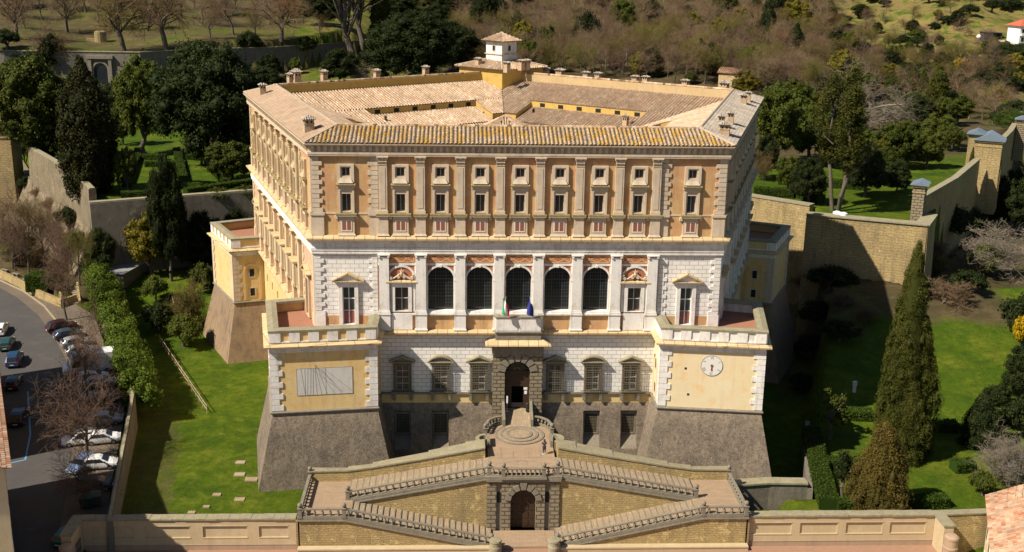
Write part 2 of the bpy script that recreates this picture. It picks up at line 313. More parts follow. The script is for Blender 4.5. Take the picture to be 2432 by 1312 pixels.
MAT['zinc'] = plain('zinc_sheet_roof', (0.20, 0.25, 0.31), 0.42, 0.35, 0.5, 0.15)

MAT['moss_ledge'] = stucco('mossy_ledge', (0.30, 0.24, 0.10), (0.22, 0.17, 0.07), (0.40, 0.31, 0.09), 1.4, stain=(0.10, 0.08, 0.04), stain_amt=0.5)
MAT['rear_parapet'] = stucco('tan_parapet', (0.45, 0.32, 0.16), (0.50, 0.37, 0.20), (0.40, 0.30, 0.18), 0.4, stain=(0.25, 0.17, 0.09), stain_amt=0.5, streak=0.6)# ================================================================ PALACE
CY = 31.66
def T(k):
    a = R(72*k); return Matrix.Translation((0, CY, 0)) @ Matrix.Rotation(a, 4, 'Z') @ Matrix.Translation((0, -CY, 0))
def TP(k, p): q = T(k) @ Vector((p[0], p[1], 0)); return (q.x, q.y)
palace = thing('palace', 'huge five-sided ochre and white palace with tiled roof, corner bastions and arcaded front', 'palace', (0, CY, -7.4))
PINV = Matrix.Translation((0, -CY, 7.4))
def part(mb, name, mat, k=None, parent=None, **kw):
    """a part of the palace; k turns front-facade coordinates onto side k of the pentagon"""
    o = mb.build(name, MAT[mat] if isinstance(mat, str) else mat, parent or palace, inv=PINV if parent is None else None, **kw)
    if k is not None and parent is None:
        t = T(k); o.location = t.to_translation(); o.rotation_euler = (0, 0, R(72*k))
    return o
_used = set()
def put(proto, k, u, y=0.0, z=0.0, label=None):
    """place proto (first time) or a copy of it at facade coordinate u of side k"""
    o = proto if proto.name not in _used else copy_tree(proto, proto.parent)
    _used.add(proto.name)
    if o is not proto: o.matrix_parent_inverse = proto.matrix_parent_inverse
    o.location = T(k) @ Vector((u, y, z)); o.rotation_euler = (0, 0, R(72*k))
    for c in o.children:
        if c.name.startswith('pane') and not o.name.startswith(('arched', 'barred')) and _rw.random() < 0.3: c.data = pane_variant(c.data, _rw.choice(['glass_sky', 'curtain', 'glass_warm']))
    if label: o['label'] = label
    return o
_rw = random.Random(3); _pv = {}
def pane_variant(me, kind):
    key = (me.name.split('|')[0], kind)
    if key not in _pv:
        q = me.copy(); q.name = me.name+'|'+kind; q.materials.clear(); q.materials.append(MAT[kind]); _pv[key] = q
    return _pv[key]
def pent(off):
    a = 0.6882*46+off; r = a/math.cos(R(36))
    return [(r*math.cos(R(t)), CY+r*math.sin(R(t))) for t in (234, 306, 18, 90, 162)]

def cells(mb, u0, u1, z0, z1, ops, yf=lambda z: 0.0, depth=0.45):
    us = sorted({u0, u1, *[o[0] for o in ops], *[o[1] for o in ops]}); zs = sorted({z0, z1, *[o[2] for o in ops], *[o[3] for o in ops]})
    us = [u for u in us if u0 <= u <= u1]; zs = [z for z in zs if z0 <= z <= z1]
    for a, b in zip(us, us[1:]):
        for c, d in zip(zs, zs[1:]):
            um, zm = (a+b)/2, (c+d)/2
            if any(o[0] < um < o[1] and o[2] < zm < o[3] for o in ops): continue
            mb.quad((a, yf(c), c), (b, yf(c), c), (b, yf(d), d), (a, yf(d), d))
    for o in ops:
        a, b, c, d = o[:4]; r = (b-a)/2; uc = (a+b)/2; yd = depth
        if len(o) > 4:                                   # round-headed opening
            zs_ = d-r; n = 14
            arc = [(uc-r*math.cos(math.pi*i/n), zs_+r*math.sin(math.pi*i/n)) for i in range(n+1)]
            for i in range(n):
                p, q = arc[i], arc[i+1]; cu = a if i < n/2 else b
                mb.add([(cu, yf(d), d), (p[0], yf(p[1]), p[1]), (q[0], yf(q[1]), q[1])], [(0, 1, 2)])
                mb.quad((p[0], yf(p[1]), p[1]), (q[0], yf(q[1]), q[1]), (q[0], yd, q[1]), (p[0], yd, p[1]))
            mb.add([(a, yf(d), d), (uc, yf(d), d), (b, yf(d), d)], [(0, 1, 2)])
            top = zs_
        else:
            top = d
            if d < z1-1e-6: mb.quad((a, yf(d), d), (b, yf(d), d), (b, yd, d), (a, yd, d))
        mb.quad((a, yf(c), c), (a, yf(top), top), (a, yd, top), (a, yd, c)); mb.quad((b, yf(c), c), (b, yf(top), top), (b, yd, top), (b, yd, c))
        if c > z0+1e-6: mb.quad((a, yf(c), c), (b, yf(c), c), (b, yd, c), (a, yd, c))
BAYS = [4.42*i for i in range(-3, 4)]; ENDS = [-19.25, 19.25]; ALLB = BAYS+ENDS
PIL = [-15.2, -11.05, -6.63, -2.21, 2.21, 6.63, 11.05, 15.2]

# --- upper wall, shared by every side
ops = [(u-0.45, u+0.45, 26.7, 27.68) for u in ALLB] + [(u-0.5, u+0.5, 22.75, 24.75) for u in ALLB]
for k in (0, 1, -1, 2, -2):
    mb = MB(); cells(mb, -23, 23, 20.0, 28.98, ops, depth=0.5)
    part(mb, 'upper_wall', 'orange', k, fix=False)

# --- window kinds (built at u=0, front plane y=0, true heights)
def frame(mb, w, z0, z1, wo, zo0, zo1, y0, y1):
    """rectangular surround: outer wo x (zo0..zo1), opening w x (z0..z1), from y1 (front) to y0"""
    mb.box(-wo/2, -w/2, y1, y0, zo0, zo1); mb.box(w/2, wo/2, y1, y0, zo0, zo1)
    mb.box(-w/2, w/2, y1, y0, zo0, z0); mb.box(-w/2, w/2, y1, y0, z1, zo1)
def pane_set(parent, w, z0, z1, y, nx, nz, mat='winframe', t=0.05, lead=None):
    g = MB(); g.box(-w/2, w/2, y+0.03, y+0.07, z0, z1); part(g, 'pane', 'glass', parent=parent)
    m = MB()
    for i in range(nx+1):
        u = -w/2+w*i/nx; tt = t if i in (0, nx) else t*0.8
        m.box(max(-w/2, u-tt/2), min(w/2, u+tt/2), y-0.03, y+0.03, z0, z1)
    for j in range(nz+1):
        z = z0+(z1-z0)*j/nz; m.box(-w/2+t/2, w/2-t/2, y-0.026, y+0.026, max(z0, z-t/2), min(z1, z+t/2))
    part(m, 'sash', mat, parent=parent)
    if lead:
        l = MB(); lx, lz = lead
        for i in range(1, lx): u = -w/2+w*i/lx; l.box(u-0.012, u+0.012, y+0.005, y+0.028, z0, z1)
        for j in range(1, lz): z = z0+(z1-z0)*j/lz; l.box(-w/2, w/2, y+0.008, y+0.027, z-0.012, z+0.012)
        part(l, 'leaded_lattice', 'lead', parent=parent)
def up_window():
    m = MB(); frame(m, 0.98, 22.76, 24.74, 1.30, 22.6, 25.12, 0.06, -0.16); frame(m, 1.30, 22.58, 25.12, 1.78, 22.58, 25.42, 0.05, -0.26)
    m.box(-1.0, 1.0, -0.34, 0.02, 25.42, 25.74)
    o = part(m, 'window', 'grey_trim'); c = MB(); c.hexa([(-1.08, -0.55, 25.74), (1.08, -0.55, 25.74), (1.08, 0.02, 25.74), (-1.08, 0.02, 25.74)], [(-1.08, -0.55, 25.84), (1.08, -0.55, 25.84), (1.02, 0.02, 25.97), (-1.02, 0.02, 25.97)]); part(c, 'mossy_ledge', 'moss_ledge', parent=o); pane_set(o, 0.98, 22.76, 24.74, 0.28, 2, 1, t=0.06, lead=(6, 12)); return o
def mezz_window():
    m = MB(); frame(m, 0.88, 26.72, 27.66, 1.16, 26.58, 27.80, 0.05, -0.18); frame(m, 1.16, 26.58, 27.80, 1.84, 25.98, 28.05, 0.05, -0.28)
    m.hexa([(-0.8, -0.50, 25.99), (0.8, -0.50, 25.99), (0.8, -0.28, 25.99), (-0.8, -0.28, 25.99)], [(-0.58, -0.30, 26.5), (0.58, -0.30, 26.5), (0.58, -0.283, 26.5), (-0.58, -0.283, 26.5)])
    o = part(m, 'mezzanine_window', 'grey_trim'); pane_set(o, 0.88, 26.72, 27.66, 0.25, 2, 1, t=0.07, lead=(6, 6)); return o
def shut_window():
    m = MB(); m.box(-0.86, 0.86, -0.30, -0.004, 20.28, 22.26)
    m.hexa([(-1.02, -0.42, 20.04), (1.02, -0.42, 20.04), (1.02, -0.004, 20.04), (-1.02, -0.004, 20.04)], [(-0.86, -0.31, 20.28), (0.86, -0.31, 20.28), (0.86, -0.004, 20.28), (-0.86, -0.004, 20.28)])
    m.box(-1.12, 1.12, -0.62, -0.004, 22.26, 22.40)
    for s in (-1, 1): m.box(s*1.12-0.16, s*1.12+0.16, -0.42, -0.003, 21.9, 22.25)
    o = part(m, 'shuttered_window', 'grey_trim')
    c = MB(); c.box(-1.16, 1.16, -0.66, -0.004, 22.40, 22.575); part(c, 'mossy_ledge', 'moss_ledge', parent=o)
    c = MB(); frame(c, 0.98, 20.64, 21.66, 1.18, 20.52, 21.78, -0.28, -0.345); c.box(-0.05, 0.05, -0.345, -0.28, 20.64, 21.66); part(c, 'shutter_frame', 'cream_paint', parent=o)
    for s in (-1, 1):
        h = MB(); h.box(s*0.27-0.21, s*0.27+0.21, -0.33, -0.29, 20.65, 21.65); part(h, 'shutter', 'shutter', parent=o)
    return o
W1, W2, W3 = up_window(), mezz_window(), shut_window()
for k in (0, -1, 1):
    for u in ALLB: put(W1, k, u); put(W2, k, u); put(W3, k, u)

# --- upper order: pilaster > capital
m = MB(); m.box(-0.48, 0.48, -0.36, 0.0, 22.9, 28.05); m.box(-0.56, 0.56, -0.44, 0.0, 22.58, 22.9)
m.box(-0.28, 0.28, -0.40, -0.36, 23.2, 27.8)
PU = part(m, 'pilaster', 'grey_trim')
def capital(z0, z1, w, y):
    m = MB(); h = z1-z0
    for j in range(2):
        zz = z0+h*(0.05+0.3*j); n = 5-j
        for i in range(n):
            u = -w/2+w*(i+0.5)/n
            m.loft([(u-0.09, y-0.02, zz), (u+0.09, y-0.02, zz), (u+0.09, y+0.06, zz), (u-0.09, y+0.06, zz)], [(u-0.07, y-0.16, zz+h*0.30), (u+0.07, y-0.16, zz+h*0.30), (u+0.07, y-0.08, zz+h*0.34), (u-0.07, y-0.08, zz+h*0.34)])
    for s in (-1, 1):
        m.tube((s*w*0.52, y-0.16, z0+h*0.76), (s*w*0.52, y+0.1, z0+h*0.76), 0.12, n=8, caps=True)
    m.tube((0, y-0.2, z0+h*0.8), (0, y+0.05, z0+h*0.8), 0.08, n=8, caps=True)
    m.hexa([(-w*0.48, y, z0), (w*0.48, y, z0), (w*0.48, 0, z0), (-w*0.48, 0, z0)], [(-w*0.55, y-0.08, z1-0.12), (w*0.55, y-0.08, z1-0.12), (w*0.55, 0, z1-0.12), (-w*0.55, 0, z1-0.12)])
    m.box(-w*0.66, w*0.66, y-0.24, 0, z1-0.12, z1); m.box(-w*0.5, w*0.5, y-0.05, 0, z0-0.08, z0)
    return m
part(capital(28.08, 28.97, 0.96, -0.36), 'capital', 'grey_trim', parent=PU)
m = MB(); m.box(-0.56, 0.56, -0.42, 0, 20.28, 22.26)
m.hexa([(-0.72, -0.54, 20.04), (0.72, -0.54, 20.04), (0.72, 0, 20.04), (-0.72, 0, 20.04)], [(-0.56, -0.43, 20.28), (0.56, -0.43, 20.28), (0.56, 0, 20.28), (-0.56, 0, 20.28)])
m.box(-0.74, 0.74, -0.62, 0, 22.26, 22.40)
PED = part(m, 'pedestal', 'grey_trim')
m = MB(); m.box(-0.78, 0.78, -0.66, 0, 22.40, 22.575); part(m, 'mossy_ledge', 'moss_ledge', parent=PED)
for k in (0, -1, 1):
    for u in PIL: put(PU, k, u); put(PED, k, u)
# --- quoins (one chain per corner of a pavilion)
def quoin_chain(u_edge, s, z0, z1, h, wl, ws, y, k, mat, name='quoins', y1=0.0):
    m = MB(); n = int((z1-z0)/h); hh = (z1-z0)/n
    for i in range(n):
        wd = wl if i % 2 == 0 else ws
        a, b = sorted((u_edge, u_edge+s*wd)); zz = z0+i*hh
        m.box(a, b, y, y1, zz+0.035, zz+hh-0.035)
        m.box(a, b, y+0.07, y1, zz-0.03 if i else zz, zz+0.04)
    return part(m, name, mat, k)
for k in (0, -1, 1):
    for s in (-1, 1):
        quoin_chain(s*23.06, -s, 22.62, 28.9, 0.52, 1.22, 0.86, -0.14, k, 'grey_trim')
        quoin_chain(s*15.75, s, 22.62, 28.9, 0.52, 1.1, 0.78, -0.12, k, 'grey_trim')
        m = MB(); m.box(*sorted((s*21.75, s*23.14)), -0.22, 0, 20.04, 22.3); m.box(*sorted((s*21.65, s*23.22)), -0.34, 0, 22.3, 22.6)
        part(m, 'corner_pedestal', 'grey_trim', k); m = MB(); m.box(*sorted((s*15.76, s*16.75)), -0.16, 0, 20.04, 22.3); m.box(*sorted((s*15.76, s*16.85)), -0.30, 0, 22.3, 22.6)
        m.box(*sorted((s*16.85, s*18.1)), -0.06, 0, 22.4, 22.55); m.box(*sorted((s*20.4, s*21.65)), -0.06, 0, 22.4, 22.55)
        part(m, 'corner_pedestal', 'grey_trim', k)
def crenel(us, hw, yb, y0, y1, z0, z1):
    """one continuous toothed strip (teeth at us, half width hw)"""
    m = MB(); P_ = []
    for u in us: P_ += [(u-hw, yb, yb), (u-hw, y0, y1), (u+hw, y0, y1), (u+hw, yb, yb)]
    n = len(P_); vs = [(u, a, z0) for u, a, b in P_]+[(u, b, z1) for u, a, b in P_]+[(u, yb, z0) for u, a, b in P_]
    fs = [(i, i+1, n+i+1, n+i) for i in range(n-1)]+[(4*j, 4*j+3, 4*j+2, 4*j+1) for j in range(len(us))]
    m.add(vs[:2*n], fs); return m
# --- top entablature
m = MB(); m.sweep([(0.02, 28.98), (0.42, 28.98), (0.42, 29.15), (0.46, 29.15), (0.46, 29.4), (0.30, 29.4), (0.30, 30.1), (0.02, 30.1)], pent)
part(m, 'architrave', 'grey_trim')
m = MB(); m.sweep([(0.02, 30.1), (0.62, 30.1), (0.66, 30.22), (0.84, 30.26), (0.86, 30.36), (0.02, 30.42)], pent)
part(m, 'cornice', 'grey_trim')
for k in (0, -1, 1):
    m = crenel([-22.75+45.5*i/65 for i in range(66)], 0.17, -0.301, -0.42, -0.60, 29.44, 30.09); part(m, 'console_band', 'grey_trim', k, fix=False)
# --- middle cornice
m = MB(); m.sweep([(0.02, 17.92), (0.30, 17.92), (0.30, 18.25), (0.36, 18.28), (0.36, 18.62), (0.28, 18.65), (0.28, 19.1), (0.40, 19.15), (0.62, 19.45), (0.66, 19.62), (0.02, 19.62)], pent)
part(m, 'entablature', 'white_stone')
m = MB(); m.sweep([(0.02, 19.625), (0.90, 19.62), (0.92, 19.80), (0.02, 20.04)], pent); part(m, 'cornice', 'slab')
for k in (0, -1, 1):
    m = crenel([-23+46*i/149.0 for i in range(150)], 0.08, -0.46, -0.60, -0.60, 19.2, 19.42); part(m, 'dentil_band', 'white_stone', k, fix=False)

# --- middle storey of the front: loggia
arch_ops = [(u-1.47, u+1.47, 11.12, 16.40, 1) for u in BAYS[1:-1]] + [(u-0.80, u+0.80, 11.2, 14.05) for u in (BAYS[0], BAYS[-1])]
m = MB(); cells(m, -15.9, 15.9, 10.95, 16.55, arch_ops, depth=1.0); part(m, 'loggia_wall', 'red_panel', 0, fix=False)
m = MB(); cells(m, -15.9, 15.9, 16.55, 17.95, [], depth=0.3); part(m, 'frieze_wall', 'white_stone', 0, fix=False)
m = MB(); cells(m, -15.9, 15.9, 8.6, 10.95, []); part(m, 'loggia_parapet', 'orange', 0, fix=False)
def archivolt(uc, r0, r1, zs, y0, y1, zb, m):
    n = 16
    for i in range(n):
        a0, a1 = math.pi*i/n, math.pi*(i+1)/n
        pts = [(uc-r0*math.cos(a0), zs+r0*math.sin(a0)), (uc-r0*math.cos(a1), zs+r0*math.sin(a1)), (uc-r1*math.cos(a1), zs+r1*math.sin(a1)), (uc-r1*math.cos(a0), zs+r1*math.sin(a0))]
        m.ext(pts, y1, y0)
    for s in (-1, 1): m.box(*sorted((uc+s*r0, uc+s*r1)), y1, y0, zb, zs)
def arched_window():
    m = MB(); archivolt(0, 1.47, 1.68, 14.93, 0.02, -0.12, 11.12, m); m.box(-0.14, 0.14, -0.2, 0.0, 16.36, 16.62)
    m.box(-1.66, 1.66, -0.16, 0.3, 10.95, 11.12); m.box(-1.465, 1.465, -0.1, 0.70, 11.121, 11.17)
    for s in (-1, 1): m.box(*sorted((s*1.47, s*1.44)), -0.1, 0.70, 11.17, 14.93)
    for s in (-1, 1): m.box(*sorted((s*1.45, s*1.72)), -0.18, 0.02, 14.75, 14.93)
    o = part(m, 'arched_window', 'white_stone')
    n = 16; arc = [(-1.47*math.cos(math.pi*i/n), 14.93+1.47*math.sin(math.pi*i/n)) for i in range(n+1)]
    g = MB(); g.ext([(1.47, 11.12)]+[(x, z) for x, z in arc[::-1]]+[(-1.47, 11.12)], 0.72, 0.76); part(g, 'pane', 'glass', parent=o)
    l = MB()
    for i in range(1, 10):
        u = -1.47+2.94*i/10; zt = 14.93+math.sqrt(max(0, 1.47**2-u*u)); t = 0.035 if i in (3, 7) else 0.014; l.box(u-t, u+t, 0.66, 0.70, 11.12, zt)
    for j in range(1, 13):
        z = 11.12+5.28*j/13; h = 1.47 if z < 14.93 else math.sqrt(max(0, 1.47**2-(z-14.93)**2)); t = 0.035 if j in (4, 9) else 0.014; l.box(-h, h, 0.665, 0.695, z-t, z+t)
    part(l, 'leaded_lattice', 'lead', parent=o); return o
AW = arched_window()
for u in BAYS[1:-1]: put(AW, 0, u)
def crested_window():
    m = MB(); archivolt(0, 1.42, 1.66, 14.93, -0.006, -0.12, 14.86, m)
    frame(m, 1.5, 11.2, 14.02, 2.3, 11.12, 14.42, 0.05, -0.26); m.box(-1.25, 1.25, -0.3, -0.004, 14.42, 14.62)
    for s in (-1, 1): m.box(*sorted((s*1.22, s*1.5)), -0.16, -0.004, 11.12, 14.5)
    o = part(m, 'crested_window', 'white_stone')
    c = MB(); c.hexa([(-1.78, -0.52, 14.62), (1.78, -0.52, 14.62), (1.78, -0.004, 14.62), (-1.78, -0.004, 14.62)], [(-1.74, -0.50, 14.76), (1.74, -0.50, 14.76), (1.70, -0.004, 14.9), (-1.70, -0.004, 14.9)]); part(c, 'ledge', 'slab', parent=o)
    # carved scrolls with a lily finial
    s_ = MB()
    for s in (-1, 1):
        pts = [(s*(0.16+1.0*t), 14.98+0.62*(1-t)**1.6) for t in [i/8 for i in range(9)]]
        for a, b in zip(pts, pts[1:]): s_.tube((a[0], -0.24, a[1]), (b[0], -0.24, b[1]), 0.12, 0.12, 6)
        s_.tube((s*1.18, -0.40, 15.12), (s*1.18, -0.05, 15.12), 0.19, n=8, caps=True); s_.tube((s*0.3, -0.36, 15.25), (s*0.3, -0.05, 15.25), 0.17, n=8, caps=True)
        s_.ball((s*1.3, -0.22, 15.45), 0.12)
    s_.lathe([(0.1, 15.3), (0.17, 15.6), (0.1, 15.85), (0.02, 16.25)], 0, -0.22, 8)
    for s in (-1, 1): s_.tube((0, -0.22, 15.75), (s*0.26, -0.22, 16.02), 0.08, 0.04, 6, True)
    part(s_, 'carved_crest', 'grey_trim', parent=o)
    pane_set(o, 1.5, 11.2, 14.02, 0.3, 2, 2, t=0.09, lead=(8, 14)); return o
CWN = crested_window()
for u in (BAYS[0], BAYS[-1]): put(CWN, 0, u)
# pier strips, white bands and red frieze panels of the loggia
m = MB()
for u in PIL: 
    if abs(u) < 15: m.box(u-0.74, u+0.74, -0.06, 0.0, 10.95, 17.92)
m.box(-15.9, 15.9, -0.10, 0.0, 16.56, 16.80)
part(m, 'pier', 'white_stone', 0)
for u in BAYS:
    m = MB(); m.box(u-1.55, u+1.55, -0.09, -0.01, 16.86, 17.84); o = part(m, 'frieze_panel', 'red_panel', 0)
    l = MB()                                   # painted strapwork lozenges
    def bar(a, b, w=0.035):
        dx, dz = b[0]-a[0], b[1]-a[1]; L = math.hypot(dx, dz); nx, nz = -dz/L*w, dx/L*w
        l.ext([(a[0]+nx, a[1]+nz), (a[0]-nx, a[1]-nz), (b[0]-nx, b[1]-nz), (b[0]+nx, b[1]+nz)], -0.096, -0.088)
    c = 17.35
    for a, b in (((-0.7, 0), (0, 0.36)), ((0, 0.36), (0.7, 0)), ((0.7, 0), (0, -0.36)), ((0, -0.36), (-0.7, 0)), ((-1.4, 0.4), (1.4, 0.4)), ((-1.4, -0.4), (1.4, -0.4)), ((-1.4, -0.4), (-1.4, 0.4)), ((1.4, -0.4), (1.4, 0.4)), ((-1.4, 0.4), (-0.7, 0)), ((-1.4, -0.4), (-0.7, 0)), ((1.4, 0.4), (0.7, 0)), ((1.4, -0.4), (0.7, 0))):
        bar((u+a[0], c+a[1]), (u+b[0], c+b[1]))
    part(l, 'painted_lozenge', 'ochre_light', parent=o)
# lower order pilasters
m = MB(); m.box(-0.56, 0.56, -0.46, 0, 11.35, 17.5); m.box(-0.66, 0.66, -0.56, 0, 10.95, 11.18); m.box(-0.61, 0.61, -0.51, 0, 11.18, 11.35)
PL = part(m, 'pilaster', 'white_stone')
m = MB(); m.box(-0.6, 0.6, -0.5, 0, 17.5, 17.62)
for s in (-1, 1): m.tube((s*0.52, -0.62, 17.66), (s*0.52, -0.06, 17.66), 0.13, n=8, caps=True)
m.box(-0.70, 0.70, -0.62, 0, 17.79, 17.925); part(m, 'capital', 'white_stone', parent=PL)
m = MB(); m.box(-0.66, 0.66, -0.50, 0, 9.12, 10.82); m.box(-0.74, 0.74, -0.60, 0, 8.97, 9.12); m.box(-0.72, 0.72, -0.58, 0, 10.82, 10.95)
PDL = part(m, 'pedestal', 'white_stone')
for k in (0, -1, 1):
    for u in PIL: put(PL, k, u); put(PDL, k, u)
m = MB()
for a, b in zip(PIL, PIL[1:]): m.box(a+0.745, b-0.745, -0.30, -0.001, 10.74, 10.95)
for s in (-1, 1): m.box(s*13.26-1.2, s*13.26+1.2, -0.30, -0.001, 8.99, 10.74)
part(m, 'balustrade_rail', 'white_stone', 0)
# --- pavilion ends of the middle storey (every side)
def door_window():
    m = MB(); frame(m, 1.36, 9.6, 14.0, 2.2, 9.45, 14.45, 0.05, -0.28)
    m.box(-1.3, 1.3, -0.42, -0.004, 14.45, 14.72); m.ext([(-1.62, 14.72), (1.62, 14.72), (1.62, 14.84), (0, 15.66), (-1.62, 14.84)], -0.30, -0.004)
    o = part(m, 'pedimented_door_window', 'white_stone')
    c = MB()
    for s in (-1, 1): c.hexa([(s*1.78, -0.66, 14.74), (0, -0.66, 15.62), (0, -0.02, 15.62), (s*1.78, -0.02, 14.74)], [(s*1.78, -0.66, 14.90), (0, -0.66, 15.80), (0, -0.02, 15.80), (s*1.78, -0.02, 14.90)])
    c.box(-1.74, 1.74, -0.60, -0.304, 14.70, 14.80); part(c, 'pediment', 'slab', parent=o)
    pane_set(o, 1.36, 11.1, 14.0, 0.3, 2, 2, t=0.12, mat='white_paint', lead=(6, 12))
    d = MB(); d.box(-0.62, -0.06, 0.26, 0.33, 9.62, 11.02); d.box(0.06, 0.62, 0.26, 0.33, 9.62, 11.02); part(d, 'door_leaf', 'shutter', parent=o)
    f = MB(); f.box(-0.68, -0.6, 0.25, 0.36, 9.6, 11.1); f.box(0.6, 0.68, 0.25, 0.36, 9.6, 11.1); f.box(-0.06, 0.06, 0.25, 0.36, 9.6, 11.1); part(f, 'door_frame', 'white_paint', parent=o)
    return o
DW = door_window()
for k in (0, -1, 1, 2, -2):
    for s in (-1, 1):
        m = MB(); a, b = sorted((s*15.9, s*23.0)); cells(m, a, b, 9.3, 17.95, [(s*19.25-0.68, s*19.25+0.68, 9.6, 14.0)], depth=0.5)
        part(m, 'pavilion_wall', 'ashlar' if k in (0, 1) else 'pink', k, fix=False)
        if k in (0, -1, 1):
            put(DW, k, s*19.25)
            quoin_chain(s*23.05, -s, 10.7, 17.8, 0.49, 1.15, 0.75, -0.13, k, 'white_stone')
            quoin_chain(s*15.98, s, 10.7, 17.8, 0.49, 0.95, 0.60, -0.10, k, 'white_stone')
            m = MB(); m.box(*sorted((s*21.9, s*23.12)), -0.2, 0, 9.3, 10.7); part(m, 'corner_pedestal', 'white_stone', k); m = MB(); m.box(*sorted((s*15.98, s*17.0)), -0.16, 0, 9.3, 10.7); part(m, 'corner_pedestal', 'white_stone', k)
            m = MB(); m.box(*sorted((s*17.05, s*18.1)), -0.02, -0.003, 9.55, 10.6); m.box(*sorted((s*20.4, s*21.8)), -0.02, -0.003, 9.55, 10.6); part(m, 'ochre_panel', 'orange', k)
# --- middle storey centre of the other sides: tall windows with boxed hoods under blind arches
def hood_window():
    m = MB(); frame(m, 1.4, 11.2, 14.1, 2.1, 11.0, 14.5, 0.05, -0.3)
    for s in (-1, 1): m.box(*sorted((s*0.9, s*1.25)), -0.5, -0.004, 11.0, 14.5)
    archivolt(0, 1.25, 1.55, 15.6, -0.004, -0.15, 14.95, m)
    o = part(m, 'hooded_window', 'white_stone')
    c = MB(); c.box(-1.45, 1.45, -1.05, -0.004, 14.6, 14.85); part(c, 'hood', 'slab', parent=o)
    pane_set(o, 1.4, 11.2, 14.1, 0.2, 2, 3, t=0.08); return o
HW = hood_window()
for k in (-1, 1):
    m = MB(); cells(m, -15.9, 15.9, 8.6, 17.95, [(u-0.7, u+0.7, 11.2, 14.1) for u in BAYS], depth=0.4); part(m, 'middle_wall', 'orange', k, fix=False)
    for u in BAYS: put(HW, k, u)
for k in (-2, 2):
    m = MB(); cells(m, -15.9, 15.9, 8.6, 17.95, []); part(m, 'middle_wall', 'orange', k, fix=False)
# --- ledge over the ground storey
m = MB(); m.sweep([(0.02, 8.30), (0.30, 8.30), (0.45, 8.5), (0.86, 8.62), (0.88, 8.80), (0.02, 8.97)], pent); part(m, 'ledge', 'slab')
# --- ground storey
gops = [(u-0.72, u+0.72, 1.52, 4.62) for u in BAYS if abs(u) > 1] + [(-1.45, 1.45, -0.35, 5.52, 1)]
m = MB(); cells(m, -16.3, 16.3, 1.30, 7.95, [o for o in gops[:-1]]+[(-1.45, 1.45, 1.30, 5.52, 1)], depth=0.6); part(m, 'ground_wall', 'ashlar', 0, fix=False)
m = MB(); cells(m, -16.3, 16.3, 7.95, 8.62, []); part(m, 'ground_frieze', 'white_stone', 0, fix=False)
m = MB(); cells(m, -16.3, 16.3, -0.05, 1.05, [(-1.45, 1.45, -0.35, 1.05)]); part(m, 'plinth_band', 'ochre_light', 0, fix=False)
m = MB()
for a, b in ((-16.2, -2.86), (2.86, 16.2)): m.box(a, b, -0.22, -0.001, 1.06, 1.30)
part(m, 'string_course', 'dark_stone', 0)
for k in (-1, 1, 2, -2):
    m = MB(); cells(m, -16.3, 16.3, -8, 8.62, [(u-0.45, u+0.45, 4.6, 5.8) for u in BAYS], depth=0.4); m.box(-16, 16, 0.45, 0.5, 4, 6.2); part(m, 'ground_wall', 'ochre_light', k, fix=False)
def barred_window(kind):
    m = MB(); frame(m, 1.44, 1.54, 4.60, 2.0, 1.45, 4.86, 0.05, -0.22); m.box(-1.12, 1.12, -0.34, -0.004, 4.86, 5.10)
    m.box(-1.28, 1.28, -0.55, -0.004, 1.30, 1.45)
    for s in (-1, 1): m.box(s*0.98-0.16, s*0.98+0.16, -0.46, -0.004, 0.38, 1.06); m.box(s*0.98-0.2, s*0.98+0.2, -0.50, -0.22, 1.06, 1.297)
    if kind == 'tri': m.ext([(-1.30, 5.10), (1.30, 5.10), (1.30, 5.18), (0, 5.72), (-1.30, 5.18)], -0.36, -0.004)
    else: m.ext([(1.30*math.sin(R(a)), 4.55+1.12*math.cos(R(a))) for a in range(56, -57, -14)][::-1][::-1], -0.36, -0.004)
    o = part(m, 'barred_window', 'dark_stone')
    c = MB()
    if kind == 'tri':
        for s in (-1, 1): c.hexa([(s*1.52, -0.66, 5.10), (0, -0.66, 5.72), (0, -0.02, 5.72), (s*1.52, -0.02, 5.10)], [(s*1.52, -0.66, 5.24), (0, -0.66, 5.88), (0, -0.02, 5.88), (s*1.52, -0.02, 5.24)])
    else:
        P = [(1.52*math.sin(R(a))/math.sin(R(56)), 5.14+0.72*(math.cos(R(a))-math.cos(R(56)))/(1-math.cos(R(56)))) for a in range(-56, 57, 14)]
        for a, b in zip(P, P[1:]): c.hexa([(a[0], -0.66, a[1]-0.12), (b[0], -0.66, b[1]-0.12), (b[0], -0.02, b[1]-0.12), (a[0], -0.02, a[1]-0.12)], [(a[0], -0.66, a[1]+0.04), (b[0], -0.66, b[1]+0.04), (b[0], -0.02, b[1]+0.04), (a[0], -0.02, a[1]+0.04)])
    c.box(-1.48, 1.48, -0.64, -0.364, 5.06, 5.17); part(c, 'pediment', 'coping', parent=o)
    pane_set(o, 1.44, 1.54, 4.60, 0.2, 2, 4, t=0.10, mat='winframe')
    g = MB(); w, d = 1.04, -0.62
    for i in range(9):
        u = -w+2*w*i/8; g.box(u-0.018, u+0.018, d-0.018, d+0.018, 1.46, 4.85)
    for i in range(1, 3):
        for s in (-1, 1): y = d+(0.40)*i/3; g.box(s*w-0.02, s*w+0.02, y-0.02, y+0.02, 1.46, 4.85)
    for j in range(12):
        z = 1.5+3.3*j/11; g.box(-w, w, d-0.02, d+0.02, z-0.018, z+0.018)
        for s in (-1, 1): g.box(s*w-0.02, s*w+0.02, d, -0.225, z-0.018, z+0.018)
    part(g, 'iron_grille', 'rustiron', parent=o)
    return o
BT, BR_ = barred_window('tri'), barred_window('round')
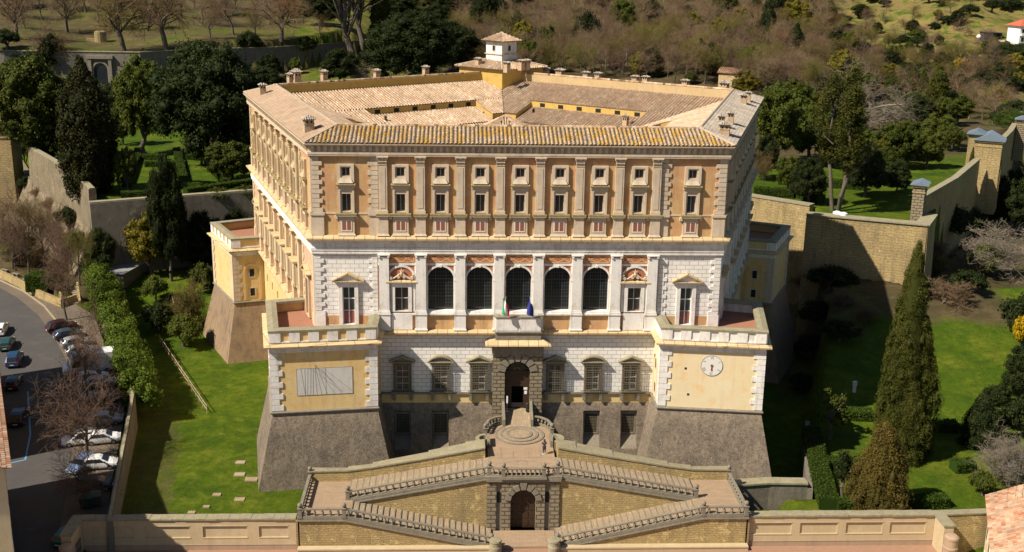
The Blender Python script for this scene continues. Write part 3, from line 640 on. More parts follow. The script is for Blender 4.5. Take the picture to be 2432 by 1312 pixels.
for u in BAYS:
    if abs(u) > 1: put(BR_ if abs(abs(u)-8.84) < 0.1 else BT, 0, u)
# --- battered basement of the front with deep splayed windows
bf = lambda z: z*1.55/7.8 if z < 0 else 0.0
bops = [(u-0.98, u+0.98, -5.5, -1.0) for u in (-13.3, -8.9, 8.85, 13.25)]
m = MB(); cells(m, -16.3, 16.3, -8.2, -0.05, bops+[(-3.0, 3.0, -8.2, -7.8)], yf=bf, depth=0.35); part(m, 'basement_wall', 'scarp', 0, fix=False)
def base_window():
    m = MB(); frame(m, 1.42, -3.9, -1.55, 1.9, -4.1, -1.25, 0.32, 0.18); m.hexa([(-0.97, -1.05, -5.5), (0.97, -1.05, -5.5), (0.97, 0.34, -5.5), (-0.97, 0.34, -5.5)], [(-0.97, -1.03, -5.45), (0.97, -1.03, -5.45), (0.97, 0.34, -4.1), (-0.97, 0.34, -4.1)])
    o = part(m, 'basement_window', 'dark_stone')
    d = MB(); d.box(-0.96, 0.96, 0.34, 0.42, -4.1, -1.0); part(d, 'dark_opening', 'dark', parent=o)
    g = MB()
    for i in range(1, 8): u = -0.71+1.42*i/8; g.box(u-0.02, u+0.02, 0.2, 0.24, -3.9, -1.55)
    for j in range(1, 12): z = -3.9+2.35*j/12; g.box(-0.71, 0.71, 0.196, 0.236, z-0.02, z+0.02)
    part(g, 'iron_grille', 'rustiron', parent=o); return o
BW = base_window()
for u in (-13.3, -8.9, 8.85, 13.25): put(BW, 0, u)

# --- portal: rusticated block with arch, hood and balcony
m = MB(); cells(m, -2.86, 2.86, -2.0, 7.35, [(-1.46, 1.46, -2.0, 5.5, 1)], yf=lambda z: -1.25, depth=0.6)
for s in (-1, 1): m.quad((s*2.86, -1.25, -2.0), (s*2.86, 0.1, -2.0), (s*2.86, 0.1, 7.35), (s*2.86, -1.25, 7.35))
PORT = part(m, 'portal', 'rustic', 0, fix=False)
m = MB()
for i in range(-3, 4):                        # wedge stones
    a = R(90-i*24); a0, a1 = a-R(9), a+R(9); r0, r1 = 1.47, 2.35 if i else 2.9
    m.ext([(r0*math.cos(a0), 4.03+r0*math.sin(a0)), (r1*math.cos(a0), 4.03+r1*math.sin(a0)), (r1*math.cos(a1), 4.03+r1*math.sin(a1)), (r0*math.cos(a1), 4.03+r0*math.sin(a1))][::1], -1.36, -1.26)
part(m, 'voussoir_ring', 'dark_stone', parent=PORT)
m = MB(); m.box(-2.95, 2.95, -1.45, 0.1, 6.35, 7.36); m.box(-3.0, 3.0, -1.5, 0.1, 7.36, 7.62); part(m, 'entablature', 'dark_stone', parent=PORT)
m = MB(); m.hexa([(-3.75, -2.2, 7.62), (3.75, -2.2, 7.62), (3.75, 0.05, 7.62), (-3.75, 0.05, 7.62)], [(-3.7, -2.15, 7.78), (3.7, -2.15, 7.78), (2.7, -1.2, 8.24), (-2.7, -1.2, 8.24)]); part(m, 'hood', 'slab', parent=PORT)
m = MB(); m.box(-2.6, 2.6, -1.45, 0.0, 8.1, 9.02); m.box(-2.66, 2.66, -1.62, 0.0, 9.02, 9.16); part(m, 'balcony_base', 'dark_stone', parent=PORT)
m = MB(); m.box(-2.55, 2.55, -1.52, -1.3, 9.16, 10.86)
for s in (-1, 1): m.box(*sorted((s*2.55, s*2.33)), -1.3, -0.01, 9.16, 10.86)
m.box(-2.55, -0.1, -1.56, -1.52, 9.3, 10.7); m.box(0.14, 2.55, -1.56, -1.52, 9.3, 10.7)
BALC = part(m, 'balcony', 'white_stone', 0)
m = MB(); m.box(-2.68, 2.68, -1.66, -1.2, 10.86, 10.99)
for s in (-1, 1): m.box(*sorted((s*2.68, s*2.2)), -1.2, -0.01, 10.86, 10.99)
part(m, 'rail', 'coping', parent=BALC)
m = MB(); m.box(-2.33, 2.33, -1.3, 0, 9.17, 9.3); part(m, 'floor', 'terrace', parent=BALC)
# great door with fanlight, one leaf open on the dark hall
m = MB(); m.box(-1.46, -0.62, -0.42, -0.34, -0.5, 3.9); m.box(0.74, 1.46, -0.42, -0.34, -0.5, 3.9); m.box(-0.62, 0.74, -0.42, -0.34, 2.15, 3.9); m.box(-1.46, 1.46, -0.48, -0.36, 3.9, 4.1)
DOOR = part(m, 'great_door', 'wood', 0)
m = MB(); n = 12; arc = [(-1.46*math.cos(math.pi*i/n), 4.1+1.42*math.sin(math.pi*i/n)) for i in range(n+1)]
m.ext([(1.46, 4.1)]+arc[::-1], -0.38, -0.34); part(m, 'fanlight', 'dark', parent=DOOR)
m = MB()
for i in range(1, 15): a = math.pi*i/15; m.tube((0.2*math.cos(a), -0.42, 4.1+0.2*math.sin(a)), (1.42*math.cos(a), -0.42, 4.1+1.36*math.sin(a)), 0.022, n=4)
for r in (0.35, 0.85): 
    for i in range(12): a, b = math.pi*i/12, math.pi*(i+1)/12; m.tube((r*math.cos(a), -0.42, 4.1+r*math.sin(a)), (r*math.cos(b), -0.42, 4.1+r*math.sin(b)), 0.022, n=4)
part(m, 'fanlight_bars', 'rustiron', parent=DOOR)
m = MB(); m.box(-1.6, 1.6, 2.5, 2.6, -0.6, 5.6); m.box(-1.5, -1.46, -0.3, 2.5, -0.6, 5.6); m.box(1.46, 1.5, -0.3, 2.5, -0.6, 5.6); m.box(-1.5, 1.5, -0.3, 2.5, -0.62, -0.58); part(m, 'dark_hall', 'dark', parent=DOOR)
for dx, z0, z1, w_ in ((1.0, 1.72, 2.0, 0.42), (1.02, 1.18, 1.58, 0.30)):
    m = MB(); m.box(dx-w_/2, dx+w_/2, -0.46, -0.425, z0, z1); part(m, 'notice_sheet', 'white_paint', parent=DOOR)
m = MB(); m.box(-1.24, -1.06, -1.15, -1.12, 0.35, 1.2); m.box(-1.17, -1.13, -1.16, -1.13, -0.66, 0.35); m.box(-1.3, -1.0, -1.3, -1.0, -0.70, -0.66)
tag(m.build('sign_stand', MAT['white_paint']), 'slim white notice on a stand at the left of the open doorway', 'sign stand')
m = MB(); m.lathe([(0.17, -0.68), (0.19, -0.62), (0.2, 0.25), (0.22, 0.3), (0.16, 0.38)], 1.22, -1.15, 12)
tag(m.build('litter_bin', MAT['iron']), 'dark upright bin standing at the right of the open doorway', 'bin')

# side turned to the sun: ochre stone with sunlit warmth mixed into its colour
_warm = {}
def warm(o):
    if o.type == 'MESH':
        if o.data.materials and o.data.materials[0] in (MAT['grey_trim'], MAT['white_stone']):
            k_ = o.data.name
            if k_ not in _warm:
                me = o.data.copy(); me.materials.clear(); me.materials.append(MAT['sunlit_trim' if o.data.materials[0] == MAT['grey_trim'] else 'sunlit_white']); _warm[k_] = me
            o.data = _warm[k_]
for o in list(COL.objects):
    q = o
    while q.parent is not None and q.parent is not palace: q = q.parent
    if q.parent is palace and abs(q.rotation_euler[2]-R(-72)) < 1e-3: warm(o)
# --- bastions
P = [(15.9, 0.6), (15.9, -4.42), (27.33, -5.97), TP(1, (-15.9, -4.42)), TP(1, (-15.9, 0.6))]
def off_path(pts, d):
    n = len(pts); N = []
    for a, b in zip(pts, pts[1:]):
        dx, dy = b[0]-a[0], b[1]-a[1]; L = math.hypot(dx, dy); N.append((dy/L, -dx/L))
    out = [(pts[0][0]+N[0][0]*d, pts[0][1]+N[0][1]*d)]
    for i in range(1, n-1):
        n0, n1 = N[i-1], N[i]; c = 1+n0[0]*n1[0]+n0[1]*n1[1]
        out.append((pts[i][0]+(n0[0]+n1[0])/c*d, pts[i][1]+(n0[1]+n1[1])/c*d))
    out.append((pts[-1][0]+N[-1][0]*d, pts[-1][1]+N[-1][1]*d)); return out
bpath = lambda o: off_path(P, o)
def seg_frame(a, b):
    a, b = Vector((*a, 0)), Vector((*b, 0)); x = (b-a).normalized()
    # local x along the segment, local -y outward (right of the direction of travel is outward)
    return Matrix(((x.x, -x.y, 0, a.x), (x.y, x.x, 0, a.y), (0, 0, 1, 0), (0, 0, 0, 1))), (b-a).length
# the path runs P0..P4 with outward on its right => local -y
BCOL = {0: 'cream', -1: 'ochre_light', 1: 'ochre_light', 2: 'ochre_light', -2: 'ochre_light'}
BAST = {}
for k in (0, -1, 1, 2, -2):
    m = MB(); m.sweep([(0, 1.2), (0, 8.2), (-0.6, 8.2), (-0.6, 1.2)], bpath, False); o = part(m, 'bastion', BCOL[k], k); BAST[k] = o
    o['label'] = {0: 'cream corner bastion with painted clock face', -1: 'ochre corner bastion with painted sundial'}.get(k, 'ochre corner bastion with arched niches')
    m = MB(); m.sweep([(0.0, 1.12), (2.55, -10.2), (-0.6, -10.2), (-0.6, 1.12)], bpath, False); part(m, 'scarp', 'scarp' if k in (0, -1) else 'scarp_side', parent=o)
    m = MB(); m.sweep([(-0.3, 0.98), (0.12, 0.98), (0.24, 1.06), (0.26, 1.18), (0.14, 1.30), (-0.3, 1.34)], bpath, False); part(m, 'torus_moulding', 'dark_stone', parent=o)
    m = MB(); m.sweep([(-0.4, 8.12), (0.10, 8.12), (0.12, 8.25), (0.08, 8.28), (0.10, 8.68), (0.3, 8.78), (-0.4, 8.78)], bpath, False); part(m, 'frieze', 'white_stone', parent=o)
    m = MB(); m.sweep([(-0.4, 8.78), (0.62, 8.80), (0.66, 8.98), (-0.4, 9.32)], bpath, False); part(m, 'slab_cornice', 'slab', parent=o)
    m = MB(); m.sweep([(0, 9.2), (0, 10.48), (-0.55, 10.48), (-0.55, 9.2)], bpath, False)
    par = part(m, 'parapet', 'ochre_light' if k != 0 else 'white_stone', parent=o)
    m = MB(); m.sweep([(0.16, 10.48), (0.18, 10.70), (-0.45, 10.82), (-1.05, 10.72), (-1.05, 10.44)], bpath, False); part(m, 'coping', 'coping', parent=par) if False else part(m, 'coping', 'coping', parent=o)
    fl = [p for p in bpath(-0.55)]; cx = [(17.0, 1.0), TP(1, (-17.0, 1.0)), (23.2, 1.5)]
    m = MB(); m.poly([(x, y, 9.34) for x, y in (fl[0], fl[1], fl[2], fl[3], fl[4], TP(1, (-21.5, 0.4)), (22.6, 0.6))]); part(m, 'terrace_floor', 'terrace', parent=o, fix=False)
    for si, n, mat in ((0, 2, 'white_stone'), (1, 6, 'white_stone'), (2, 6, 'white_stone'), (3, 2, 'white_stone')):
        F, L = seg_frame(P[si], P[si+1]); m = MB(F)
        for i in range(n):
            c = 0.6+(L-1.2)*i/(n-1); m.box(c-0.58, c+0.58, -0.13, 0.0, 9.34, 10.47)
        m.box(0.05, L-0.05, -0.1, 0.0, 9.25, 9.42)
        part(m, 'parapet_pilasters', mat, parent=o)
    for si, at0, at1 in ((0, 0, 1), (1, 1, 1), (2, 1, 1), (3, 1, 0)):
        F, L = seg_frame(P[si], P[si+1])
        for end in (0, 1):
            if not (at0, at1)[end]: continue
            m = MB(F); n = 10; hh = (8.12-1.36)/n
            for i in range(n):
                wd = 1.25 if (i % 2 == (0 if si in (0, 2) else 1)) else 0.82
                a, b = (-0.1, wd) if end == 0 else (L-wd, L+0.1)
                m.box(a, b, -0.1, 0.0, 1.36+i*hh+0.03, 1.36+(i+1)*hh-0.03); m.box(a+(0.03 if end == 0 else 0), b-(0.03 if end else 0), -0.055, 0.0, 1.36+i*hh-0.03, 1.36+i*hh+0.04)
            part(m, 'quoins', 'white_stone' if k in (0, -1) else 'grey_trim', parent=o)
    for si in (0, 3):                      # arched niches of the flanks
        F, L = seg_frame(P[si], P[si+1]); c = L/2-0.1 if si == 0 else L/2+0.1
        m = MB(F); archivolt(c, 1.0, 1.3, 5.6, 0.0, -0.14, 1.4, m); part(m, 'niche_surround', BCOL[k], parent=o)
        for z in (2.0, 4.9):
            m = MB(F); m.T = F @ Matrix.Translation((c, 0, 0)); frame(m, 0.66, z, z+1.15, 0.94, z-0.14, z+1.29, 0.0, -0.06); q = part(m, 'niche_window', 'grey_trim', parent=o)
            m = MB(F); m.box(c-0.33, c+0.33, -0.03, -0.004, z, z+1.15); part(m, 'dark_opening', 'dark', parent=o)
# sundial on the left bastion (its face P2->P3 is the one to the front there)
F, L = seg_frame(P[2], P[3]); b = BAST[-1]; m = MB(F)
m.box(2.75, 8.85, -0.03, 0.0, 3.05, 6.2); part(m, 'sundial', 'sundial', parent=b)
m = MB(F)
def pl(x0, z0, x1, z1, w=0.03):            # picture coordinates of the dial (0..1) -> dial plane
    a = (2.75+6.1*x0, 6.2-3.15*z0); c = (2.75+6.1*x1, 6.2-3.15*z1); dx, dz = c[0]-a[0], c[1]-a[1]; q = math.hypot(dx, dz); nx, nz = -dz/q*w/2, dx/q*w/2
    m.ext([(a[0]+nx, a[1]+nz), (a[0]-nx, a[1]-nz), (c[0]-nx, c[1]-nz), (c[0]+nx, c[1]+nz)], -0.045, -0.031)
for q in ((0,0,1,0), (0,1,1,1), (0,0,0,1), (1,0,1,1), (.08,0,.145,1), (.15,0,.15,1), (.205,0,.185,1), (.26,0,.24,1), (.30,0,.285,1), (.33,0,.355,1), (.345,0,.44,1), (.38,0,.54,1), (.40,.05,.67,1), (.43,.05,.82,.92), (.45,.04,.80,1), (.23,0,.55,.5), (.55,.5,.82,.95), (.48,.02,1,.93), (.52,0,.52,1), (.335,-.12,.335,.1)): pl(*q)
part(m, 'dial_lines', 'line', parent=b)
m = MB(F); m.tube((2.75+6.1*0.34, 0, 6.55), (2.75+6.1*0.40, -0.5, 6.05), 0.02, n=5); part(m, 'gnomon', 'iron', parent=b)
# clock on the right bastion
F, L = seg_frame(P[1], P[2]); b = BAST[0]; CK = F @ Matrix.Translation((21.5-15.9+0.12, 0, 6.42)); m = MB(CK)
n = 40; m.ext([(1.2*math.cos(2*math.pi*i/n), 1.2*math.sin(2*math.pi*i/n)) for i in range(n)], -0.04, 0.0); part(m, 'clock_face', 'clock', parent=b)
m = MB(CK)
for i in range(n): a0, a1 = 2*math.pi*i/n, 2*math.pi*(i+1)/n; m.ext([(1.17*math.cos(a0), 1.17*math.sin(a0)), (1.22*math.cos(a0), 1.22*math.sin(a0)), (1.22*math.cos(a1), 1.22*math.sin(a1)), (1.17*math.cos(a1), 1.17*math.sin(a1))], -0.055, -0.041)
def stroke(ang, x0, r0, x1, r1, w):        # a numeral stroke in the frame turned by ang (clockwise from 12)
    ca, sa = math.cos(ang), math.sin(ang)
    def tr(x, r): return (x*ca+r*sa, -x*sa+r*ca)
    a, c = tr(x0, r0), tr(x1, r1); dx, dz = c[0]-a[0], c[1]-a[1]; q = math.hypot(dx, dz); nx, nz = -dz/q*w/2, dx/q*w/2
    m.ext([(a[0]+nx, a[1]+nz), (a[0]-nx, a[1]-nz), (c[0]-nx, c[1]-nz), (c[0]+nx, c[1]+nz)], -0.055, -0.041)
for h, txt in enumerate(('VI', 'I', 'II', 'III', 'IIII', 'V')):
    ang = R(60*h+(2 if h else 0)); wch = {'I': 0.115, 'V': 0.26}; tot = sum(wch[c] for c in txt); x = -tot/2
    for c in txt:
        if c == 'I': stroke(ang, x+0.057, 0.78, x+0.057, 1.12, 0.035)
        else: stroke(ang, x+0.13, 0.78, x+0.02, 1.12, 0.045); stroke(ang, x+0.13, 0.78, x+0.24, 1.12, 0.03)
        x += wch[c]
part(m, 'numerals', 'numeral', parent=b)
m = MB(CK); n = 16; m.ext([(0.15*math.cos(2*math.pi*i/n), 0.15*math.sin(2*math.pi*i/n)+0.02) for i in range(n)], -0.10, -0.05)
m.ext([(-0.04, 0), (-0.09, -0.52), (0.0, -0.66), (0.09, -0.52), (0.04, 0)], -0.09, -0.051); part(m, 'clock_hand', 'hand', parent=b)
for du, z in ((2.85, 5.95), (3.3, 2.85)):
    m = MB(F); m.box(du-0.13, du+0.13, -0.012, 0.0, z-0.13, z+0.13); part(m, 'putlog_hole', 'dark', parent=b)

# --- roofs
def tile_strip(mb, poly, down, cw=0.5, row=0.42, rnd=random):
    """barrel tiles over a planar convex polygon; down = horizontal downslope direction (x, y)"""
    p0 = Vector(poly[0]); n = Vector((0, 0, 0))
    for i in range(1, len(poly)-1):
        n += (Vector(poly[i])-p0).cross(Vector(poly[i+1])-p0)
    n.normalize(); n = n if n.z > 0 else -n
    d = Vector((down[0], down[1], 0)); d = (d-n*d.dot(n)).normalized(); a = d.cross(n).normalized()
    q = [((Vector(p)-p0).dot(a), (Vector(p)-p0).dot(d)) for p in poly]
    a0, a1 = min(x for x, _ in q), max(x for x, _ in q); N = max(1, round((a1-a0)/cw)); cw = (a1-a0)/N
    prof = [(-0.5, 0.0), (-0.34, 0.0), (-0.24, 0.10), (0.0, 0.155), (0.24, 0.10), (0.34, 0.0), (0.5, 0.0)]
    for i in range(N):
        c = a0+(i+0.5)*cw; hits = []
        for (x0, y0), (x1, y1) in zip(q, q[1:]+q[:1]):
            if (x0-c)*(x1-c) <= 0 and x0 != x1: hits.append(y0+(y1-y0)*(c-x0)/(x1-x0))
        if len(hits) < 2: continue
        s0, s1 = min(hits), max(hits)
        if s1-s0 < 0.1: continue
        m = max(1, round((s1-s0)/row)); jit = rnd.uniform(-0.03, 0.03); colt = rnd.random()*0.3
        for j in range(m):
            u0, u1 = s0+(s1-s0)*j/m, s0+(s1-s0)*(j+1)/m+0.03; t = min(0.999, max(0.0, rnd.random()*0.8+colt)); jj = jit+rnd.uniform(-0.02, 0.02)
            lo = [p0+a*(c+x*cw+jj)+d*u0+n*(h*cw/0.5) for x, h in prof]; hi = [p0+a*(c+x*cw+jj)+d*u1+n*(h*cw/0.5+0.045) for x, h in prof]
            fs = [(x, x+1, 7+x+1, 7+x) for x in range(6)] + [(7, 8, 9, 10, 11, 12, 13)]
            t = 0.22+0.78*t; mb.add([tuple(v) for v in lo+hi], fs, t); mb.tint[-7] = mb.tint[-2] = mb.tint[-1] = 0.02+0.12*rnd.random()
def ridge_line(mb, p0, p1, r=0.17, step=0.45):
    a, b = Vector(p0), Vector(p1); n = max(1, int((b-a).length/step))
    for i in range(n):
        mb.tube(a+(b-a)*i/n, a+(b-a)*((i+1)/n+0.01), r*0.85, r*1.1, 7, True); mb.tint[-9:] = [random.random()]*9
def hip(v): return 23-v*0.7265
E0, Z0, V1, Z1 = 0.78, 30.44, 3.5, 31.75
rings = {0: 'tiles_front', 1: 'tiles_right', -1: 'tiles_left', 2: 'tiles', -2: 'tiles'}
for k in (0, 1, -1, 2, -2):
    m = MB(); e = hip(-E0)
    tile_strip(m, [(-e, -E0, Z0), (e, -E0, Z0), (hip(V1), V1, Z1), (-hip(V1), V1, Z1)], (0, -1), 0.46, 0.42)
    RF = part(m, 'roof', rings[k], k, fix=False)
    m = MB(); m.poly([(-e, -E0, Z0-0.03), (e, -E0, Z0-0.03), (hip(V1), V1, Z1-0.03), (-hip(V1), V1, Z1-0.03)])
    m.poly([(-e, -E0+0.02, Z0-0.05), (e, -E0+0.02, Z0-0.05), (e-0.8, 0.3, Z0-0.2), (-e+0.8, 0.3, Z0-0.2)]); part(m, 'roof_deck', 'ridge', parent=RF, fix=False)
    m = MB()
    ridge_line(m, (-hip(V1), V1, Z1+0.08), (hip(V1), V1, Z1+0.08)); part(m, 'ridge_tiles', 'tiles' if k in (0, 2, -2) else 'ridge', parent=RF)
    m = MB(); ridge_line(m, (e, -E0, Z0+0.1), (hip(V1), V1, Z1+0.1), 0.15); part(m, 'hip_tiles', 'ridge', parent=RF)
    w_ = hip(V1+0.3)
    m = MB(); m.hexa([(-hip(V1), V1, 28.5), (hip(V1), V1, 28.5), (w_, V1+0.3, 28.5), (-w_, V1+0.3, 28.5)], [(-hip(V1), V1, Z1-0.04), (hip(V1), V1, Z1-0.04), (w_, V1+0.3, Z1-0.04), (-w_, V1+0.3, Z1-0.04)])
    part(m, 'parapet_wall', {2: 'rear_parapet', -2: 'yellow'}.get(k, 'rear_parapet'), k)
    # inner slope falling to the court, with its corner blocks and wells
    zi = lambda v: 30.5-(v-3.8)*0.313
    A, B_, C_ = 3.8, 10.5, 15.4; m = MB()
    tile_strip(m, [(-hip(A), A, zi(A)), (hip(A), A, zi(A)), (hip(B_), B_, zi(B_)), (-hip(B_), B_, zi(B_))], (0, 1), 0.5, 0.42)
    for s in (-1, 1):
        tile_strip(m, [(s*10, B_, zi(B_)), (s*hip(B_), B_, zi(B_)), (s*hip(C_), C_, zi(C_)), (s*9.6, C_, zi(C_))], (0, 1), 0.5, 0.42)
    IN = part(m, 'inner_roof', 'tiles', k, fix=False)
    m = MB(); m.poly([(-hip(A), A, zi(A)-.04), (hip(A), A, zi(A)-.04), (hip(B_), B_, zi(B_)-.04), (-hip(B_), B_, zi(B_)-.04)])
    for s in (-1, 1): m.poly([(s*10, B_, zi(B_)-.04), (s*hip(B_), B_, zi(B_)-.04), (s*hip(C_), C_, zi(C_)-.04), (s*9.6, C_, zi(C_)-.04)])
    part(m, 'roof_deck', 'ridge', parent=IN, fix=False)
    m = MB(); m.tube((hip(A), A, zi(A)+0.02), (hip(C_), C_, zi(C_)+0.02), 0.13, n=5, caps=True); part(m, 'valley_gutter', 'iron', parent=IN)
    m = MB(); m.quad((-10, B_+0.02, 26), (10, B_+0.02, 26), (10, B_+0.02, zi(B_)-0.05), (-10, B_+0.02, zi(B_)-0.05))
    for s in (-1, 1):
        m.quad((s*10, B_+0.02, 24.5), (s*9.7, C_-0.1, 24.5), (s*9.7, C_-0.1, zi(C_)-0.06), (s*10, B_+0.02, zi(B_)-0.06))
        m.quad((s*9.7, C_-0.1, 24.5), (s*hip(C_-0.1), C_-0.1, 24.5), (s*hip(C_-0.1), C_-0.1, zi(C_)-0.06), (s*9.7, C_-0.1, zi(C_)-0.06))
    part(m, 'court_wall', 'yellow', k, fix=False)
    m = MB()
    for i in range(6): u = -8.6+3.3*i; m.box(u-0.45, u+0.45, B_-0.2, B_+0.05, 27.62, 28.2)
    m.box(8.0, 8.05, 12.6, 13.2, 27.0, 27.6); part(m, 'attic_openings', 'dark', k)
    m = MB(); tile_strip(m, [(-10, B_, 27.45), (10, B_, 27.45), (9.4, 16.4, 25.9), (-9.4, 16.4, 25.9)], (0, 1), 0.5, 0.42); tile_strip(m, [(-9.4, 16.45, 25.75), (9.4, 16.45, 25.75), (8.8, 18.6, 25.2), (-8.8, 18.6, 25.2)], (0, 1), 0.5, 0.42); LR = part(m, 'lower_roof', 'tiles', k, fix=False)
    m = MB(); m.poly([(-10, B_, 27.4), (10, B_, 27.4), (9.4, 16.4, 25.85), (-9.4, 16.4, 25.85)]); part(m, 'roof_deck', 'ridge', parent=LR, fix=False)
m = MB(); pts = pent(-14.8); n = 60
for i in range(n):
    a0, a1 = 2*math.pi*i/n, 2*math.pi*(i+1)/n; ro_, ri = 19.5, 10.4
    m.quad((ro_*math.cos(a0), CY+ro_*math.sin(a0), 24.9), (ro_*math.cos(a1), CY+ro_*math.sin(a1), 24.9), (ri*math.cos(a1), CY+ri*math.sin(a1), 24.9), (ri*math.cos(a0), CY+ri*math.sin(a0), 24.9))
    m.quad((ri*math.cos(a0), CY+ri*math.sin(a0), 24.9), (ri*math.cos(a1), CY+ri*math.sin(a1), 24.9), (ri*math.cos(a1), CY+ri*math.sin(a1), 0.0), (ri*math.cos(a0), CY+ri*math.sin(a0), 0.0))
part(m, 'round_courtyard', 'cream', fix=False)
# stair turret at the inner apex
def pyr(m, cx, cy, hw, z0, z1, rot=0.0, n=4, cw=0.4):
    c = [(cx+hw*math.cos(rot+2*math.pi*i/n), cy+hw*math.sin(rot+2*math.pi*i/n), z0) for i in range(n)]
    for i in range(n):
        a, b = c[i], c[(i+1) % n]; mx, my = (a[0]+b[0])/2-cx, (a[1]+b[1])/2-cy
        tile_strip(m, [a, b, (cx, cy, z1)], (mx, my), cw, 0.36)
    m.poly([(x, y, z-0.03) for x, y, z in c])
m = MB(); m.lathe([(2.9, 23.5), (2.9, 25.7)], 0, 46.2, 8); TUR = part(m, 'stair_turret', 'yellow')
m = MB(); pyr(m, 0, 46.2, 3.4, 25.7, 27.3, R(22.5), 8); part(m, 'turret_roof', 'tiles', parent=TUR, fix=False)
# apex block and belvedere
BC = 66.6
K = [(0, 61.3), (6.9, 66.6), (0, 72.0), (-6.9, 66.6)]
m = MB(); m.prism(K, 27.5, 32.52); APX = part(m, 'attic_block', 'yellow')
KO = [(0, 60.6), (7.7, 66.6), (0, 72.7), (-7.7, 66.6)]; m = MB()
for i in range(4):
    a, b = KO[i], KO[(i+1) % 4]; tile_strip(m, [(*a, 32.5), (*b, 32.5), (0, BC, 34.2)], ((a[0]+b[0])/2, (a[1]+b[1])/2-BC), 0.5, 0.42)
m.poly([(*p, 32.47) for p in KO]); part(m, 'attic_roof', 'tiles', parent=APX, fix=False)
m = MB()
for i in (0, 1, 3): ridge_line(m, (*KO[i], 32.65), (0, BC, 34.3), 0.14)
part(m, 'hip_tiles', 'ridge', parent=APX)
D = 2.5; KB = [(0, BC-D), (D, BC), (0, BC+D), (-D, BC)]
m = MB(); m.prism(KB, 33.2, 36.75); BEL = part(m, 'belvedere', 'white_stone')
m = MB(); m.prism([(x*1.1, BC+(y-BC)*1.1) for x, y in KB], 34.6, 34.75); m.prism([(x*1.04, BC+(y-BC)*1.04) for x, y in KB], 36.5, 36.72); part(m, 'string_course', 'grey_trim', parent=BEL)
for i in (0, 3):
    a, b = Vector((*KB[i], 0)), Vector((*KB[(i+1) % 4], 0)); c = (a+b)/2; x = (b-a).normalized(); y = Vector((x.y, -x.x, 0))
    F = Matrix(((x.x, -y.x, 0, c.x), (x.y, -y.y, 0, c.y), (0, 0, 1, 0), (0, 0, 0, 1)))
    m = MB(F); frame(m, 0.55, 35.2, 36.0, 0.72, 35.1, 36.1, 0.0, -0.05); part(m, 'window_frame', 'grey_trim', parent=BEL)
    m = MB(F); m.box(-0.27, 0.27, -0.02, -0.004, 35.2, 36.0); part(m, 'pane', 'glass', parent=BEL)
m = MB(); pyr(m, 0, BC, 3.4, 36.75, 38.05, -math.pi/2, 4, 0.42); part(m, 'belvedere_roof', 'tiles', parent=BEL, fix=False)
m = MB(); m.tube((0, BC, 37.8), (0, BC, 38.6), 0.05, n=6, caps=True); m.ball((0, BC, 38.65), 0.1)
for s in (-1, 1): m.ball((s*3.2, BC, 37.0), 0.13)
part(m, 'finial', 'iron', parent=BEL)
# chimneys: shaft > tiled cap ; (x, y, z of foot, width, height, kind)
def chimney_proto(w_, h, kind):
    m = MB(); m.box(-w_/2, w_/2, -w_/2, w_/2, -0.8, h)
    if kind == 'arch': m.box(-w_/2-0.05, w_/2+0.05, -w_/2-0.05, w_/2+0.05, h*0.55, h*0.62)
    o = part(m, 'chimney', 'chimney')
    d = MB()
    for s in (-1, 1): d.box(s*w_*0.22-0.1, s*w_*0.22+0.1, -w_/2-0.012, w_/2+0.012, h*0.66, h*0.86); d.box(-w_/2-0.012, w_/2+0.012, s*w_*0.22-0.1, s*w_*0.22+0.1, h*0.66, h*0.86)
    part(d, 'smoke_openings', 'dark', parent=o)
    c = MB(); pyr(c, 0, 0, w_*0.95, h, h+w_*0.38, R(45), 4, 0.26); part(c, 'tiled_cap', 'tiles_right', parent=o, fix=False); return o
CH = [chimney_proto(0.82, 1.15, 'plain'), chimney_proto(1.1, 1.15, 'arch'), chimney_proto(0.7, 1.15, 'plain')]
def put_ch(i, x, y, z, rz=0.0, sz=1.0):
    pr = CH[i]; o = pr if pr.name not in _used else copy_tree(pr, pr.parent); _used.add(pr.name); o.matrix_parent_inverse = pr.matrix_parent_inverse
    o.location = (x, y, z); o.rotation_euler = (0, 0, rz); o.scale = (1, 1, sz)
for px, py, z, i, k, sz in ((733, 307, 31.2, 1, -1, 1.0), (624, 222, 31.2, 0, -1, 1.0), (690, 197, 31.3, 0, -2, 1.1), (704, 197, 31.3, 1, -2, 1.4), (770, 192, 31.3, 0, -2, 1.2), (895, 187, 31.2, 0, -2, 1.1), (1011, 178, 31.2, 0, -2, 1.1),
                            (1721, 320, 31.0, 1, 1, 1.0), (1713, 300, 31.3, 2, 1, 1.0), (1735, 292, 31.2, 2, 1, 1.0), (1766, 245, 31.2, 0, 1, 0.9), (1776, 238, 31.2, 2, 1, 0.9),
                            (1136, 153, 33.0, 0, 0.6, 0.8), (1204, 163, 32.9, 0, 0.6, 0.8), (1238, 158, 33.0, 0, 0.6, 0.8), (1251, 157, 33.0, 0, 0.6, 0.8),
                            (1297, 178, 31.2, 0, 2, 0.9), (1330, 180, 31.2, 1, 2, 0.8), (1392, 188, 31.2, 0, 2, 0.9), (1420, 190, 31.2, 0, 2, 0.9), (1508, 198, 31.2, 0, 2, 0.9), (1533, 199, 31.2, 0, 2, 0.9), (1627, 208, 31.2, 0, 2, 0.9), (1720, 216, 31.2, 1, 2, 1.0),
                            (1485, 303, 26.6, 2, 2, 1.4), (1699, 276, 30.0, 2, 1, 0.6)):
    x, y, z = atz(px, py, z); put_ch(i, x, y, z, R(72*k), sz)

